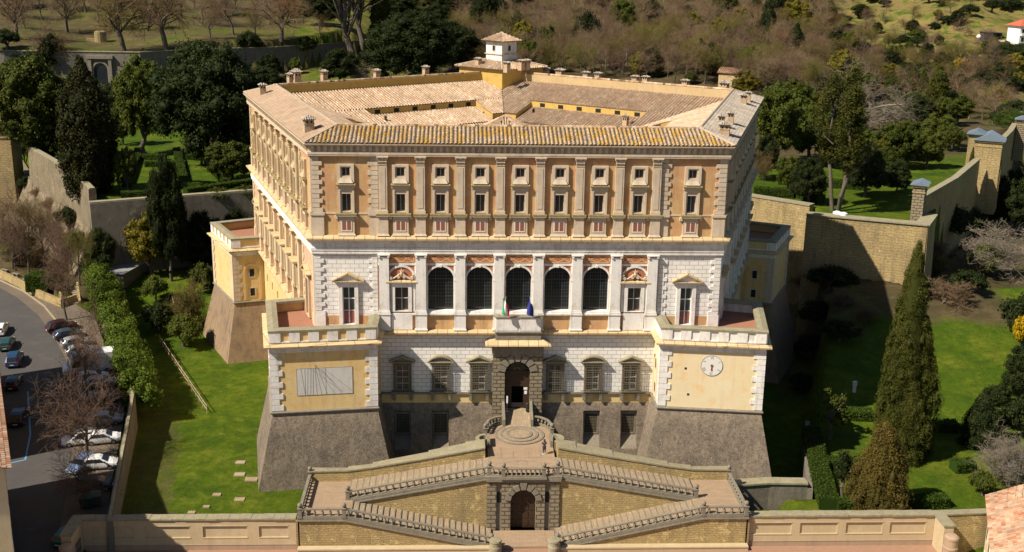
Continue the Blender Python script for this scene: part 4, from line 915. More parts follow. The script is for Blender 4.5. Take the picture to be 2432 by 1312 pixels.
# --- flags on the balcony: each flag > pole, cloth stripes
def flag(name, label, x, cols, lean):
    t = thing(name, label, 'flag', (x, -1.45, 10.9))
    m = MB(); m.tube((0, 0, 0), (lean*0.25, -0.7, 2.6), 0.035, n=6, caps=True); m.build('flagpole', MAT['rim_grey'], t)
    def pt(g, f):                          # g across the stripes, f down the cloth
        w_ = 0.55+0.25*f; return (lean*0.22-0.30+w_*g+0.06*math.sin(5*f+6*g), -0.66+0.14*math.sin(7*g+3*f)-0.1*f, 2.45-0.75*g*(1-0.5*f)-1.9*f)
    for ci, (nm, cc) in enumerate(cols):
        m = MB(); n = 3 if len(cols) > 1 else 8; V_ = []; F_ = []
        for i in range(10):
            for j in range(n+1): V_.append(pt((ci+j/n)/len(cols), i/9))
        for i in range(9):
            for j in range(n): a = i*(n+1)+j; F_.append((a, a+1, a+n+2, a+n+1))
        m.add(V_, F_); o = m.build('cloth_stripe' if len(cols) > 1 else 'cloth', plain(nm, cc, 0.8), t, fix=False)
        md = o.modifiers.new('t', 'SOLIDIFY'); md.thickness = 0.02
MAT['rim_grey'] = plain('grey_pole', (0.45, 0.45, 0.45), 0.5)
flag('flag', 'green, white and red striped flag hanging from the balcony at its left side', -1.75, [('flag_green', (0.02, 0.26, 0.09)), ('flag_white', (0.75, 0.75, 0.75)), ('flag_red', (0.60, 0.02, 0.04))], 1)
flag('flag', 'dark blue flag hanging from the balcony at its right side', 1.45, [('flag_blue', (0.02, 0.03, 0.20))], -1)
# ================================================================ DOUBLE STAIRCASE
SR = (0.0, -14.0, -7.9)
stairs = thing('double_staircase', 'symmetrical double ramp staircase of tufa and peperino stone before the palace door', 'staircase', SR)
def st(mb, name, mat, parent=None, smooth=False, fix=True):
    return mb.build(name, MAT[mat], parent or stairs, smooth=smooth, inv=Matrix.Translation((-SR[0], -SR[1], -SR[2])) if parent is None else None, fix=fix)
TZ, LZ, BZ = -1.5, -4.2, -7.7
XT, XL, XE = 3.6, 18.2, 22.7
# upper terrace
m = MB(); m.box(-XT, XT, -16.3, -6.0, TZ-0.4, TZ); st(m, 'terrace', 'paving')
m = MB()
for a, b, y0, y1 in ((-3.5, 3.5, -12.3, -12.2), (-3.5, 3.5, -14.6, -14.5), (-2.2, -2.1, -12.2, -9.5), (2.1, 2.2, -12.2, -9.5), (-0.9, -0.8, -12.2, -10.6), (0.8, 0.9, -12.2, -10.6), (-0.55, 0.55, -13.9, -13.85), (-0.55, 0.55, -13.1, -13.05), (-0.55, -0.5, -13.9, -13.05), (0.5, 0.55, -13.9, -13.05)):
    m.box(a, b, y0, y1, TZ, TZ+0.006)
for s in (-1, 1): m.hexa([(s*2.9, -13.9, TZ), (s*2.9, -13.8, TZ), (0, -12.9, TZ), (0, -13.0, TZ)], [(s*2.9, -13.9, TZ+.006), (s*2.9, -13.8, TZ+.006), (0, -12.9, TZ+.006), (0, -13.0, TZ+.006)])
st(m, 'paving_bands', 'dark_stone')
m = MB()                                        # concentric round steps before the ramp
for r, z in ((2.75, 0.06), (2.1, 0.12), (1.4, 0.18)):
    m.lathe([(r+0.05, TZ+z-0.065), (r+0.05, TZ+z-0.03), (r, TZ+z)], 0.05, -6.1, 40)
st(m, 'round_steps', 'step')
for r, z in ((2.75, 0.06), (2.1, 0.12), (1.4, 0.18)):
    m = MB(); n = 44
    for i in range(n):
        a0, a1 = 2*math.pi*i/n, 2*math.pi*(i+1)/n
        m.hexa([(0.05+(r-0.22)*math.cos(a0), -6.1+(r-0.22)*math.sin(a0), TZ+z), (0.05+(r+0.07)*math.cos(a0), -6.1+(r+0.07)*math.sin(a0), TZ+z), (0.05+(r+0.07)*math.cos(a1), -6.1+(r+0.07)*math.sin(a1), TZ+z), (0.05+(r-0.22)*math.cos(a1), -6.1+(r-0.22)*math.sin(a1), TZ+z)],
               [(0.05+(r-0.22)*math.cos(a0), -6.1+(r-0.22)*math.sin(a0), TZ+z+0.03), (0.05+(r+0.07)*math.cos(a0), -6.1+(r+0.07)*math.sin(a0), TZ+z+0.03), (0.05+(r+0.07)*math.cos(a1), -6.1+(r+0.07)*math.sin(a1), TZ+z+0.03), (0.05+(r-0.22)*math.cos(a1), -6.1+(r-0.22)*math.sin(a1), TZ+z+0.03)])
    st(m, 'step_kerb', 'dark_stone')
m = MB(); m.lathe([(4.0, -7.9), (4.0, TZ-0.012)], 0.05, -6.1, 40); st(m, 'round_terrace_base', 'paving')
m = MB(); m.hexa([(-1.45, -4.6, -3), (1.5, -4.6, -3), (1.45, 0.3, -3), (-1.4, 0.3, -3)], [(-1.45, -4.6, TZ+0.03), (1.5, -4.6, TZ+0.03), (1.45, 0.3, -0.5), (-1.4, 0.3, -0.5)]); st(m, 'door_ramp', 'step')
m = MB()
for s in (-1, 1): m.hexa([(s*1.45, -4.0, -3), (s*1.75, -4.0, -3), (s*1.75, -0.9, -3), (s*1.45, -0.9, -3)], [(s*1.45, -4.0, -0.55), (s*1.75, -4.0, -0.55), (s*1.75, -0.9, 0.75), (s*1.45, -0.9, 0.75)])
st(m, 'ramp_parapet', 'balustrade')
def step_mesh(x0, z0, x1, z1, y0, y1, n, zb):
    m = MB(); x = x0
    for i in range(n):
        xa, xb = x0+(x1-x0)*i/n, x0+(x1-x0)*(i+1)/n; za, zbb = z0+(z1-z0)*i/n, z0+(z1-z0)*(i+1)/n
        xa_, xb_ = min(xa, xb), max(xa, xb); tilt = 0.05
        zt = za
        m.hexa([(xa_, y0, zb), (xb_, y0, zb), (xb_, y1, zb), (xa_, y1, zb)], [(xa_, y0, (za if xa_ == xa else za-tilt)), (xb_, y0, (za-tilt if xa_ == xa else za)), (xb_, y1, (za-tilt if xa_ == xa else za)), (xa_, y1, (za if xa_ == xa else za-tilt))])
    return m
def kerb_mesh(x0, z0, x1, z1, y0, y1, n):
    m = MB()
    for i in range(1, n+1):
        x = x0+(x1-x0)*i/n; z = z0+(z1-z0)*(i-1)/n-0.05; s = 1 if x1 > x0 else -1
        m.box(*sorted((x-0.10*s, x+0.012*s)), y0+0.01, y1-0.01, z-0.05, z+0.022)
    return m
for s in (-1, 1):
    st(step_mesh(s*XT, TZ, s*XL, LZ+0.13, -16.2, -12.1, 22, -7.9), 'upper_flight', 'step'); st(kerb_mesh(s*XT, TZ, s*XL, LZ+0.13, -16.2, -12.1, 22), 'step_nosings', 'dark_stone')
    st(step_mesh(s*XL, LZ, s*3.35, BZ+0.15, -20.0, -16.5, 24, -7.9), 'lower_flight', 'step'); st(kerb_mesh(s*XL, LZ, s*3.35, BZ+0.15, -20.0, -16.5, 24), 'step_nosings', 'dark_stone')
    m = MB(); m.box(*sorted((s*XL, s*XE)), -20.2, -12.1, -7.9, LZ); st(m, 'landing', 'paving')
    # triangular retaining wall under the upper flight
    m = MB(); pts = [(s*3.75, -7.9), (s*XL, -7.9), (s*XL, LZ-0.45), (s*3.75, TZ-0.45)]; m.ext(pts, -16.52, -16.1); st(m, 'retaining_wall', 'rubble')
    m = MB()
    a, b = (s*3.75, TZ-0.45), (s*(XL+0.2), LZ-0.45)
    m.hexa([(a[0], -16.62, a[1]), (b[0], -16.62, b[1]), (b[0], -16.0, b[1]), (a[0], -16.0, a[1])], [(a[0], -16.62, a[1]+0.42), (b[0], -16.62, b[1]+0.42), (b[0], -16.0, b[1]+0.42), (a[0], -16.0, a[1]+0.42)])
    m.hexa([(a[0], -16.72, a[1]-0.02), (b[0], -16.72, b[1]-0.02), (b[0], -16.0, b[1]-0.02), (a[0], -16.0, a[1]-0.02)], [(a[0], -16.72, a[1]+0.1), (b[0], -16.72, b[1]+0.1), (b[0], -16.0, b[1]+0.1), (a[0], -16.0, a[1]+0.1)]); st(m, 'string_course', 'balustrade')
    # front wall under the lower flight
    m = MB(); m.ext([(s*3.4, -7.9), (s*22.85, -7.9), (s*22.85, LZ-0.4), (s*XL, LZ-0.4), (s*3.4, BZ-0.1)], -20.3, -19.95); st(m, 'front_wall', 'rubble')
    m = MB()
    for (xa, za), (xb, zb) in (((3.4, BZ-0.2), (XL, LZ-0.42)), ((XL, LZ-0.42), (22.9, LZ-0.42))):
        for y, dz, h in ((-20.42, 0.0, 0.44), (-20.5, 0.0, 0.12)):
            m.hexa([(s*xa, y, za+dz), (s*xb, y, zb+dz), (s*xb, -19.9, zb+dz), (s*xa, -19.9, za+dz)], [(s*xa, y, za+dz+h), (s*xb, y, zb+dz+h), (s*xb, -19.9, zb+dz+h), (s*xa, -19.9, za+dz+h)])
    st(m, 'string_course', 'balustrade')
    m = MB(); m.box(*sorted((s*3.6, s*22.9)), -21.0, -20.3, -7.95, -7.45); m.box(*sorted((s*3.6, s*22.9)), -21.06, -20.3, -7.55, -7.40); st(m, 'stone_bench', 'panelwall')
    # end wall towards the lawn and outer back wall with wide mossy coping
    m = MB(); m.box(*sorted((s*22.7, s*23.05)), -20.3, -11.2, -8.6, LZ-0.35); st(m, 'end_wall', 'rubble_y')
    prof = [(3.9, -0.42, -12.2, -9.5), (6.0, -0.85, -12.15, -9.6), (10, -1.6, -12.2, -10.2), (16.0, -2.65, -12.2, -10.9), (18.6, -3.02, -12.2, -11.1), (22.7, -3.1, -12.2, -11.2)]
    m = MB()
    for p, q in zip(prof, prof[1:]):
        m.hexa([(s*p[0], p[2], -8.6), (s*q[0], q[2], -8.6), (s*q[0], q[3], -8.6), (s*p[0], p[3], -8.6)], [(s*p[0], p[2], p[1]), (s*q[0], q[2], q[1]), (s*q[0], q[3], q[1]-0.1), (s*p[0], p[3], p[1]-0.3)])
    st(m, 'back_wall', 'rubble')
    m = MB()
    for p, q in zip(prof, prof[1:]):
        m.hexa([(s*p[0], p[2]-0.1, p[1]), (s*q[0], q[2]-0.1, q[1]), (s*q[0], q[3]+0.1, q[1]-0.1), (s*p[0], p[3]+0.1, p[1]-0.3)], [(s*p[0], p[2]-0.1, p[1]+0.16), (s*q[0], q[2]-0.1, q[1]+0.16), (s*q[0], q[3]+0.1, q[1]+0.04), (s*p[0], p[3]+0.1, p[1]-0.12)])
    st(m, 'wall_coping', 'coping')
    m = MB()                                    # niche curl at the head of the wall
    for i in range(12):
        a0, a1 = R(180*i/12-90), R(180*(i+1)/12-90)
        f = lambda a, r: (s*(3.75+r*math.cos(a)*1.0), -8.6+r*math.sin(a))
        p = [f(a0, 0.75), f(a0, 1.15), f(a1, 1.15), f(a1, 0.75)]
        m.hexa([(x, y, -3) for x, y in p], [(x, y, -0.75) for x, y in p])
    st(m, 'curved_end_wall', 'coping')
# central block with the gate
m = MB(); cells(m, -2.25, 2.25, -7.9, -2.05, [(-1.32, 1.32, -7.7, -3.02, 1)], yf=lambda z: -16.75, depth=-15.4)
for s in (-1, 1):
    m.quad((s*2.25, -16.75, -7.9), (s*2.25, -16.0, -7.9), (s*2.25, -16.0, -2.05), (s*2.25, -16.75, -2.05))
    m.box(*sorted((s*2.8, s*3.78)), -16.7, -16.0, -7.9, -2.0)
GATE = st(m, 'gate_block', 'rustic', fix=False)
m = MB()
for s in (-1, 1): m.box(*sorted((s*2.25, s*2.8)), -16.5, -16.0, -7.9, -2.0)
st(m, 'recessed_pier', 'dark_stone')
m = MB()
for s in (-1, 1):
    for i in range(8): a0, a1 = math.pi*i/8, math.pi*(i+1)/8; m.ext([(s*2.52+0.24*math.cos(a0), -3.6+0.24*math.sin(a0)), (s*2.52+0.24*math.cos(a1), -3.6+0.24*math.sin(a1)), (s*2.52, -3.6)], -16.52, -16.5)
    m.box(s*2.52-0.24, s*2.52+0.24, -16.52, -16.5, -4.6, -3.6)
st(m, 'niche', 'dark')
m = MB()
for i in range(-3, 4):
    a = R(90-i*25); a0, a1 = a-R(10), a+R(10); r0, r1 = 1.33, 1.95 if i else 2.25; zc = -4.34
    m.ext([(r0*math.cos(a0), zc+r0*math.sin(a0)), (r1*math.cos(a0), zc+r1*math.sin(a0)), (r1*math.cos(a1), zc+r1*math.sin(a1)), (r0*math.cos(a1), zc+r0*math.sin(a1))], -16.9, -16.74)
st(m, 'voussoir_ring', 'balustrade', parent=None)
m = MB(); m.box(-3.9, 3.9, -16.95, -15.95, -2.05, -1.75); m.box(-2.4, 2.4, -17.1, -15.95, -1.76, -1.5); m.box(-4.0, 4.0, -16.9, -15.95, -1.752, -1.502); st(m, 'ledge', 'balustrade')
m = MB(); m.box(-1.32, 0.0-0.01, -16.08, -16.0, -7.7, -3.0); m.box(0.01, 1.32, -16.08, -16.0, -7.7, -3.0)
for x in (-1.0, -0.35, 0.35, 1.0):
    for j in range(5): m.box(x-0.22, x+0.22, -16.12, -16.07, -7.5+j*0.9, -6.8+j*0.9)
st(m, 'gate_doors', 'wood')
m = MB(); m.box(-2.3, 2.3, -20.2, -16.0, -7.95, -7.7); m.box(-3.3, -2.3, -20.2, -16.75, -7.95, -7.72); m.box(2.3, 3.3, -20.2, -16.75, -7.95, -7.72); st(m, 'gate_forecourt', 'paving')
# balustrades: rail + plinth, balusters, posts with balls
bal_mesh = MB()
bal_mesh.lathe([(0.13, 0.0), (0.13, 0.06), (0.07, 0.10), (0.085, 0.16), (0.165, 0.28), (0.15, 0.36), (0.075, 0.50), (0.06, 0.56), (0.10, 0.60), (0.12, 0.66)], 0, 0, 10)
BM = bal_mesh.mesh('baluster', MAT['balustrade'], True)
pm = MB(); pm.box(-0.2, 0.2, -0.2, 0.2, -0.1, 0.92); pm.box(-0.25, 0.25, -0.25, 0.25, 0.88, 0.99); pm.box(-0.24, 0.24, -0.24, 0.24, -0.1, 0.1); PM = pm.mesh('post', MAT['balustrade'])
bl = MB(); bl.lathe([(0.08, 0.99), (0.12, 1.03), (0.09, 1.07)]+[(0.24*math.sin(math.pi*j/10), 1.29-0.24*math.cos(math.pi*j/10)) for j in range(1, 10)]+[(0.01, 1.53)], 0, 0, 14); BLM = bl.mesh('ball_finial', MAT['balustrade'], True)
def post(parent, p, name='balustrade_post'):
    o = bpy.data.objects.new(name, PM); COL.objects.link(o); o.parent = parent; o.location = (p[0]-SR[0], p[1]-SR[1], p[2]-SR[2])
    b = bpy.data.objects.new('ball_finial', BLM); COL.objects.link(b); b.parent = o
def balustrade(p0, p1, n, name='balustrade', base=0.0):
    a, b = Vector(p0), Vector(p1); L = (b-a); hx = Vector((L.x, L.y, 0)).normalized(); sd_ = Vector((-hx.y, hx.x, 0))
    m = MB()
    def bar(w, z0, z1): 
        A = [a-sd_*w+Vector((0, 0, z0)), b-sd_*w+Vector((0, 0, z0)), b+sd_*w+Vector((0, 0, z0)), a+sd_*w+Vector((0, 0, z0))]
        m.hexa([tuple(v) for v in A], [tuple(v+Vector((0, 0, z1-z0))) for v in A])
    bar(0.17, -0.08, 0.14); bar(0.16, 0.80, 0.92); bar(0.12, 0.76, 0.80)
    m.v = [(x-SR[0], y-SR[1], z-SR[2]) for x, y, z in m.v]
    o = m.build(name, MAT['balustrade'], stairs)
    for i in range(n):
        p = a+L*((i+0.5)/n); q = bpy.data.objects.new('baluster', BM); COL.objects.link(q); q.parent = o; q.location = (p.x-SR[0], p.y-SR[1], p.z-SR[2]+0.13)
    return o
YF, YU = -20.22, -16.35
for s in (-1, 1):
    balustrade((s*18.2, YU, LZ), (s*3.75, YU, TZ), 20); balustrade((s*18.1, YF, LZ), (s*3.6, YF, BZ+0.25), 20)
    balustrade((s*18.4, YF, LZ), (s*22.3, YF, LZ), 5); balustrade((s*22.6, -20.0, LZ), (s*22.6, -12.4, LZ), 10)
    for p in ((s*18.2, YU, LZ), (s*3.55, YU, TZ), (s*2.1, -16.8, TZ), (s*18.2, YF, LZ), (s*22.6, YF, LZ), (s*22.6, -12.1, LZ+0.2), (s*3.35, YF, BZ)): post(stairs, p)
balustrade((-1.9, -16.8, TZ), (1.9, -16.8, TZ), 8)
for s in (-1, 1): balustrade((s*2.3, -16.7, TZ), (s*3.4, -16.4, TZ), 2)
# curved balustrades beside the ramp
for s in (-1, 1):
    P0 = [(s*1.75, -3.0), (s*2.6, -3.3), (s*3.35, -4.1), (s*3.75, -5.6)]
    for a, b in zip(P0, P0[1:]): balustrade((*a, TZ+0.1), (*b, TZ+0.1), 2)
    post(stairs, (s*3.75, -5.9, TZ-0.2))
m = MB()
for s in (-1, 1): m.box(*sorted((s*3.3, s*3.6)), -9.6, -7.4, TZ, TZ+0.75)
st(m, 'low_parapet', 'balustrade')
for s in (-1, 1):
    m = MB(); m.lathe([(0.62, -8.0), (0.66, -7.2), (0.60, -7.05), (0.60, -6.7), (0.66, -6.6), (0.62, -6.45), (0.2, -6.42)], s*2.98, -21.0, 20)
    tag(m.build('stone_bollard', MAT['coping'], smooth=False), ('squat round stone stump below the left stair foot', 'squat round stone stump below the right stair foot')[s > 0], 'bollard', 'round stone stumps')

# ================================================================ FRONT WALLS
def panel_wall(name, label, xa, xb, y, panels, zt=-4.6, zb=-7.95):
    t = thing(name, label, 'wall', ((xa+xb)/2, y, zb)); iv = Matrix.Translation((-(xa+xb)/2, -y, -zb))
    m = MB(); pz0, pz1 = -6.55, -5.3
    cells(m, xa, xb, zb+0.55, zt, [(a, b, pz0, pz1) for a, b in panels], yf=lambda z: y, depth=y+0.13)
    for a, b in panels: m.quad((a, y+0.13, pz0), (b, y+0.13, pz0), (b, y+0.13, pz1), (a, y+0.13, pz1))
    m.quad((xa, y+0.9, zb), (xb, y+0.9, zb), (xb, y+0.9, zt), (xa, y+0.9, zt))
    m.quad((xa, y, zb), (xa, y+0.9, zb), (xa, y+0.9, zt), (xa, y, zt)); m.quad((xb, y, zb), (xb, y+0.9, zb), (xb, y+0.9, zt), (xb, y, zt)); m.quad((xa, y, zt), (xb, y, zt), (xb, y+0.9, zt), (xa, y+0.9, zt))
    m.build('panelled_face', MAT['panelwall'], t, inv=iv, fix=False)
    m = MB(); m.box(xa, xb, y-0.03, y+0.1, zb-0.4, zb+0.55); m.box(xa, xb, y-0.06, y, zb+0.55, zb+0.62); m.build('base_course', MAT['panelbase'], t, inv=iv)
    m = MB()
    for a, b in panels:
        for q in ((a-0.06, b+0.06, pz0-0.1, pz0), (a-0.06, b+0.06, pz1, pz1+0.07)): m.box(q[0], q[1], y-0.035, y, q[2], q[3])
    m.build('panel_moulding', MAT['panelwall'], t, inv=iv)
    m = MB(); n = int((xb-xa)/1.1)
    for i in range(n):
        a, b = xa+(xb-xa)*i/n, xa+(xb-xa)*(i+1)/n-0.02; j = random.uniform(-0.03, 0.03)
        m.box(a, b, y-0.14+j, y+1.0, zt, zt+0.17+random.uniform(-0.02, 0.03))
    m.build('rough_coping', MAT['coping'], t, inv=iv)
    return t
LP = [(-43.2+5.62*i, -43.2+5.62*i+4.5) for i in range(4)]; LP[0] = (-43.3, -38.9)
LP = [(-43.4, -39.3), (-38.1, -33.7), (-32.4, -28.0), (-26.8, -23.9)]
panel_wall('panelled_wall', 'beige panelled wall left of the staircase closing the lawn', -44.3, -23.05, -20.0, LP)
panel_wall('panelled_wall', 'beige panelled wall right of the staircase below the clipped hedges', 23.05, 42.4, -20.0, [(23.4, 27.5), (28.4, 32.3), (33.2, 37.0), (37.8, 41.5)])
def ret_wall(name, label, x0, x1, y0, y1):
    t = thing(name, label, 'wall', ((x0+x1)/2, (y0+y1)/2, -7.95)); iv = Matrix.Translation((-(x0+x1)/2, -(y0+y1)/2, 7.95))
    m = MB(); m.box(x0, x1, y0, y1, -8.4, -4.6); m.build('face', MAT['panelwall'], t, inv=iv)
    m = MB(); m.box(x0-0.12, x1+0.12, y0-0.1, y1, -4.6, -4.42); m.build('rough_coping', MAT['coping'], t, inv=iv)
ret_wall('return_wall', 'short beige wall running forward at the left road corner', -45.3, -44.32, -23.2, -19.1)
ret_wall('return_wall', 'short beige wall running forward at the right corner of the forecourt', 42.42, 43.4, -22.4, -19.1)
for x, y, r, lab in ((-44.6, -24.0, 0.62, 'thick banded stone pillar at the left road corner'), (42.9, -23.2, 0.68, 'thick banded stone pillar at the right end of the forecourt')):
    m = MB(); m.lathe([(r, -8.2), (r, -6.6), (r+0.07, -6.55), (r+0.07, -6.35), (r, -6.3), (r, -5.5), (r+0.06, -5.45), (r+0.04, -5.25), (r*0.75, -5.08), (0.1, -5.02)], x, y, 20)
    tag(m.build('stone_pillar', MAT['panelbase']), lab, 'pillar', 'banded round pillars at the forecourt corners')
m = MB()
for i in range(7): m.tube((-44.2+0.0*i, -21.0-0.25*i, -7.9), (-44.2, -21.0-0.25*i, -5.9), 0.025, n=5)
for z in (-7.6, -6.9, -6.0): m.tube((-44.2, -21.0, z), (-44.2, -22.5, z), 0.03, n=5)
tag(m.build('iron_gate', MAT['iron']), 'small barred iron gate leaning at the left corner wall', 'gate')
m = MB(); m.hexa([(43.4, -19.0, -12), (52.0, -18.4, -12), (52.0, -17.6, -12), (43.4, -18.2, -12)], [(43.4, -19.0, -5.1), (52.0, -18.4, -5.1), (52.0, -17.6, -5.1), (43.4, -18.2, -5.1)])
BWL = m.build('brick_wall', MAT['rubble']); tag(BWL, 'brown rough block wall between the forecourt corner and the tiled house', 'wall')
m = MB(); m.hexa([(43.4, -19.1, -5.1), (52.0, -18.5, -5.1), (52.0, -17.5, -5.1), (43.4, -18.1, -5.1)], [(43.4, -19.1, -4.95), (52.0, -18.5, -4.95), (52.0, -17.5, -4.95), (43.4, -18.1, -4.95)]); m.build('coping', MAT['coping'], BWL)
# ================================================================ TERRAIN
def sdist(poly, X, Y):
    """signed distance to a polygon (negative inside), vectorised"""
    d = np.full(X.shape, 1e9); ins = np.zeros(X.shape, bool); n = len(poly)
    for i in range(n):
        ax, ay = poly[i]; bx, by = poly[(i+1) % n]; ex, ey = bx-ax, by-ay
        wx, wy = X-ax, Y-ay; t = np.clip((wx*ex+wy*ey)/(ex*ex+ey*ey), 0, 1)
        d = np.minimum(d, np.hypot(wx-ex*t, wy-ey*t))
        c = ((ay > Y) != (by > Y)) & (X < (bx-ax)*(Y-ay)/((by-ay) if by != ay else 1e-9)+ax); ins ^= c
    return np.where(ins, -d, d)
def sstep(a, b, x): t = np.clip((x-a)/(b-a), 0, 1); return t*t*(3-2*t)
def dline(pts, X, Y):
    d = np.full(X.shape, 1e9)
    for (ax, ay), (bx, by) in zip(pts, pts[1:]):
        ex, ey = bx-ax, by-ay; t = np.clip(((X-ax)*ex+(Y-ay)*ey)/(ex*ex+ey*ey), 0, 1); d = np.minimum(d, np.hypot(X-ax-ex*t, Y-ay-ey*t))
    return d
KS = 0.925                                # the right garden lies on this scale of its sight lines: nearer and higher
def ks(x, y, z=0.0): return (CAM['pos'][0]+(x-CAM['pos'][0])*KS, CAM['pos'][1]+(y-CAM['pos'][1])*KS, CAM['pos'][2]+(z-CAM['pos'][2])*KS)
k2 = lambda L: [ks(*p)[:2] for p in L]
kz = lambda z: ks(0, 0, z)[2]
GZ_R = kz(6.0)
ZR = lambda y: -6.2+0.055*y              # the road climbs gently away from the camera
GL0 = [(-44, 93), (-73, 80), (-80, 93), (-97, 118), (-114, 158), (-150, 215), (-50, 235), (-30, 150)]
GR = k2([(46, 89), (57, 79.5), (55, 71.5), (73.2, 63.4), (106, 116), (150, 190), (110, 235), (45, 180)])
GL = k2(GL0)
ROADW = [(-42.1, -20.2), (-44.5, -7.7), (-46.3, 1.9), (-47.8, 9.9), (-51.3, 19.2), (-56.2, 31.2), (-61.9, 45), (-67.5, 58.5)]    # wall between road and moat lawn
MOAT_R = [(22, -11), (31.5, -11.4), (33.5, -4), (37, 8), (41, 20), (48, 40), (52, 50), (50, 64), (42, 76), (20, 80), (20, 20)]
UW = [(-300, 236), (-160, 225), (-101, 224), (-86, 238), (-67, 247), (-52, 262), (-36, 285)]                          # upper terrace wall line
def Hf(X, Y):
    X = np.asarray(X, float); Y = np.asarray(Y, float)
    n = 1.3*np.sin(X*0.045+1)*np.cos(Y*0.037)+0.8*np.sin(X*0.11+Y*0.07)
    HL = -7.4+4.6*sstep(44, 70, Y)*sstep(-34, -46, X)+12*sstep(78, 150, Y)+3.4*sstep(62, 150, Y)*(1-sstep(-34, -46, X))+0.030*np.maximum(Y-165, 0)+0.045*np.maximum(Y-240, 0)
    # orchard level behind the upper wall (left), fading out to the right
    yw = np.interp(X, [p[0] for p in UW], [p[1] for p in UW]); lf = sstep(-22, -50, X)
    HL = HL + lf*sstep(0.0, 1.2, Y-yw)*np.clip(20.2-(8+0.03*(yw-165)), 0, 20)
    HR = -6.2+6.6*sstep(0, 52, Y)-4.0*sstep(70, 130, Y)+0.112*np.maximum(Y-165, 0)
    s = sstep(40, 120, X-0.15*Y); h = HL*(1-s)+HR*s
    near = sstep(60, 20, Y)*sstep(30, 36, X); h = np.where((X > 28) & (Y < 62), HR, h)
    h = h + n*sstep(170, 260, Y)
    # far right hillside lumps
    h = h + sstep(250, 330, Y)*s*(3*np.sin(X*0.03+Y*0.05)+2.2*np.sin(X*0.075-Y*0.021)+1.0*np.sin(X*0.19+Y*0.16)+0.5*np.abs(np.sin(Y*0.21+2.5*np.sin(X*0.045)+1.2*np.sin(X*0.11))))
    d = sdist(MOAT_R, X, Y); h = np.where(d < 1.5, np.minimum(h, -10.2+(h+10.2)*np.clip(d/1.5, 0, 1)), h)
    # road side
    rx = np.interp(Y, [p[1] for p in ROADW], [p[0] for p in ROADW]); yl = 0.9+np.interp(X, [-260, -130, -83.5, -76, -68.4, -68.0], [160, 98, 62.5, 55.5, 48.5, 51]); road = (X < rx-0.3) & (Y < yl)
    h = np.where((X < -18) & (X > rx-0.3) & (Y < 62), np.minimum(h, -7.4+4.6*sstep(44, 70, Y)*sstep(-34, -46, X)), h)
    pk = sdist(PARK, X, Y); h = np.where((pk < -0.7), ZR(Y)+1.0+np.clip(-pk/12, 0, 1)*2.4, h)
    # embankment outside the left garden wall
    dl = dline(k2([(-73, 80), (-80, 93), (-97, 118), (-114, 158), (-150, 215)]), X, Y); out = sdist(GL, X, Y) > 0
    emb = -2.4-0.8*np.clip(dl/16, 0, 1)
    h = np.where(out & (dl < 16) & (Y > 56) & (X < -66.5), emb, h)
    h = np.where(out & (X < -66.5) & (dl >= 16) & (Y > 60) & (Y < 210) & (pk >= 0), -2.2+8*sstep(100, 220, Y), h)
    h = np.where(road, ZR(Y)-0.03, h)
    hb = np.minimum(h, -6.0); d = sdist(GL, X, Y); e = np.clip((-d-0.5)/1.0, 0, 1); g6 = GZ_R+0.0*Y; h = np.where((d < 0) & (Y < 130), np.where(e >= 1, g6, np.where(Y < 84, hb, h)), np.where(d < 0, g6, h))
    d = sdist(GR, X, Y); h = np.where(d < 0, np.where((-d > 1.5) | (Y > 140), GZ_R, hb), h)
    # dark gully outside the right garden wall
    dg = dline(k2([(73.2, 63.4), (106, 116), (150, 190)]), X, Y); og = (sdist(GR, X, Y) >= 0) & (X > 64) & (Y > 48)
    h = np.where(og & (dg < 22), (0.4 - (Y-48)*0.04) - 2.5*np.sin(np.clip(dg/22, 0, 1)*math.pi), h)
    h = np.where((Y < -19.5) & (X > -45) & (X < 43.4), -7.95, h)
    h = np.where((Y < -18.6) & (X >= 43.4), -10.5, h)
    h = np.where((Y < -11) & (np.abs(X) < 23.5), -8.6, h)
    return h
PARK = [(-130, 98.3), (-83.5, 62.8), (-76, 55.8), (-68.4, 48.8), (-66.9, 51), (-70, 60), (-78, 76), (-93, 101), (-120, 129), (-158, 129)]
xs = np.unique(np.round(np.concatenate([np.arange(-420, -120, 6), np.arange(-120, 120, 1.0), np.arange(120, 460, 5)]), 3))
ys = np.unique(np.round(np.concatenate([np.arange(-75, -25, 5), np.arange(-25, 130, 1.0), np.arange(130, 270, 2.0), np.arange(270, 760, 6)]), 3))
GX, GY = np.meshgrid(xs, ys); GZ = Hf(GX, GY)
def hz(x, y):
    i = min(max(np.searchsorted(xs, x)-1, 0), len(xs)-2); j = min(max(np.searchsorted(ys, y)-1, 0), len(ys)-2)
    a = (x-xs[i])/(xs[i+1]-xs[i]); b = (y-ys[j])/(ys[j+1]-ys[j]); a, b = min(max(a, 0), 1), min(max(b, 0), 1)
    return float((GZ[j, i]*(1-a)+GZ[j, i+1]*a)*(1-b)+(GZ[j+1, i]*(1-a)+GZ[j+1, i+1]*a)*b)
def hit(px, py):
    """where the sight line through photo pixel (px, py) meets the terrain"""
    v = ray(px, py); v = v/np.linalg.norm(v); t = 80.0
    while t < 900:
        p = _C+v*t
        if p[2] < hz(p[0], p[1]): break
        t += 0.5
    return (float(p[0]), float(p[1]), hz(p[0], p[1]))
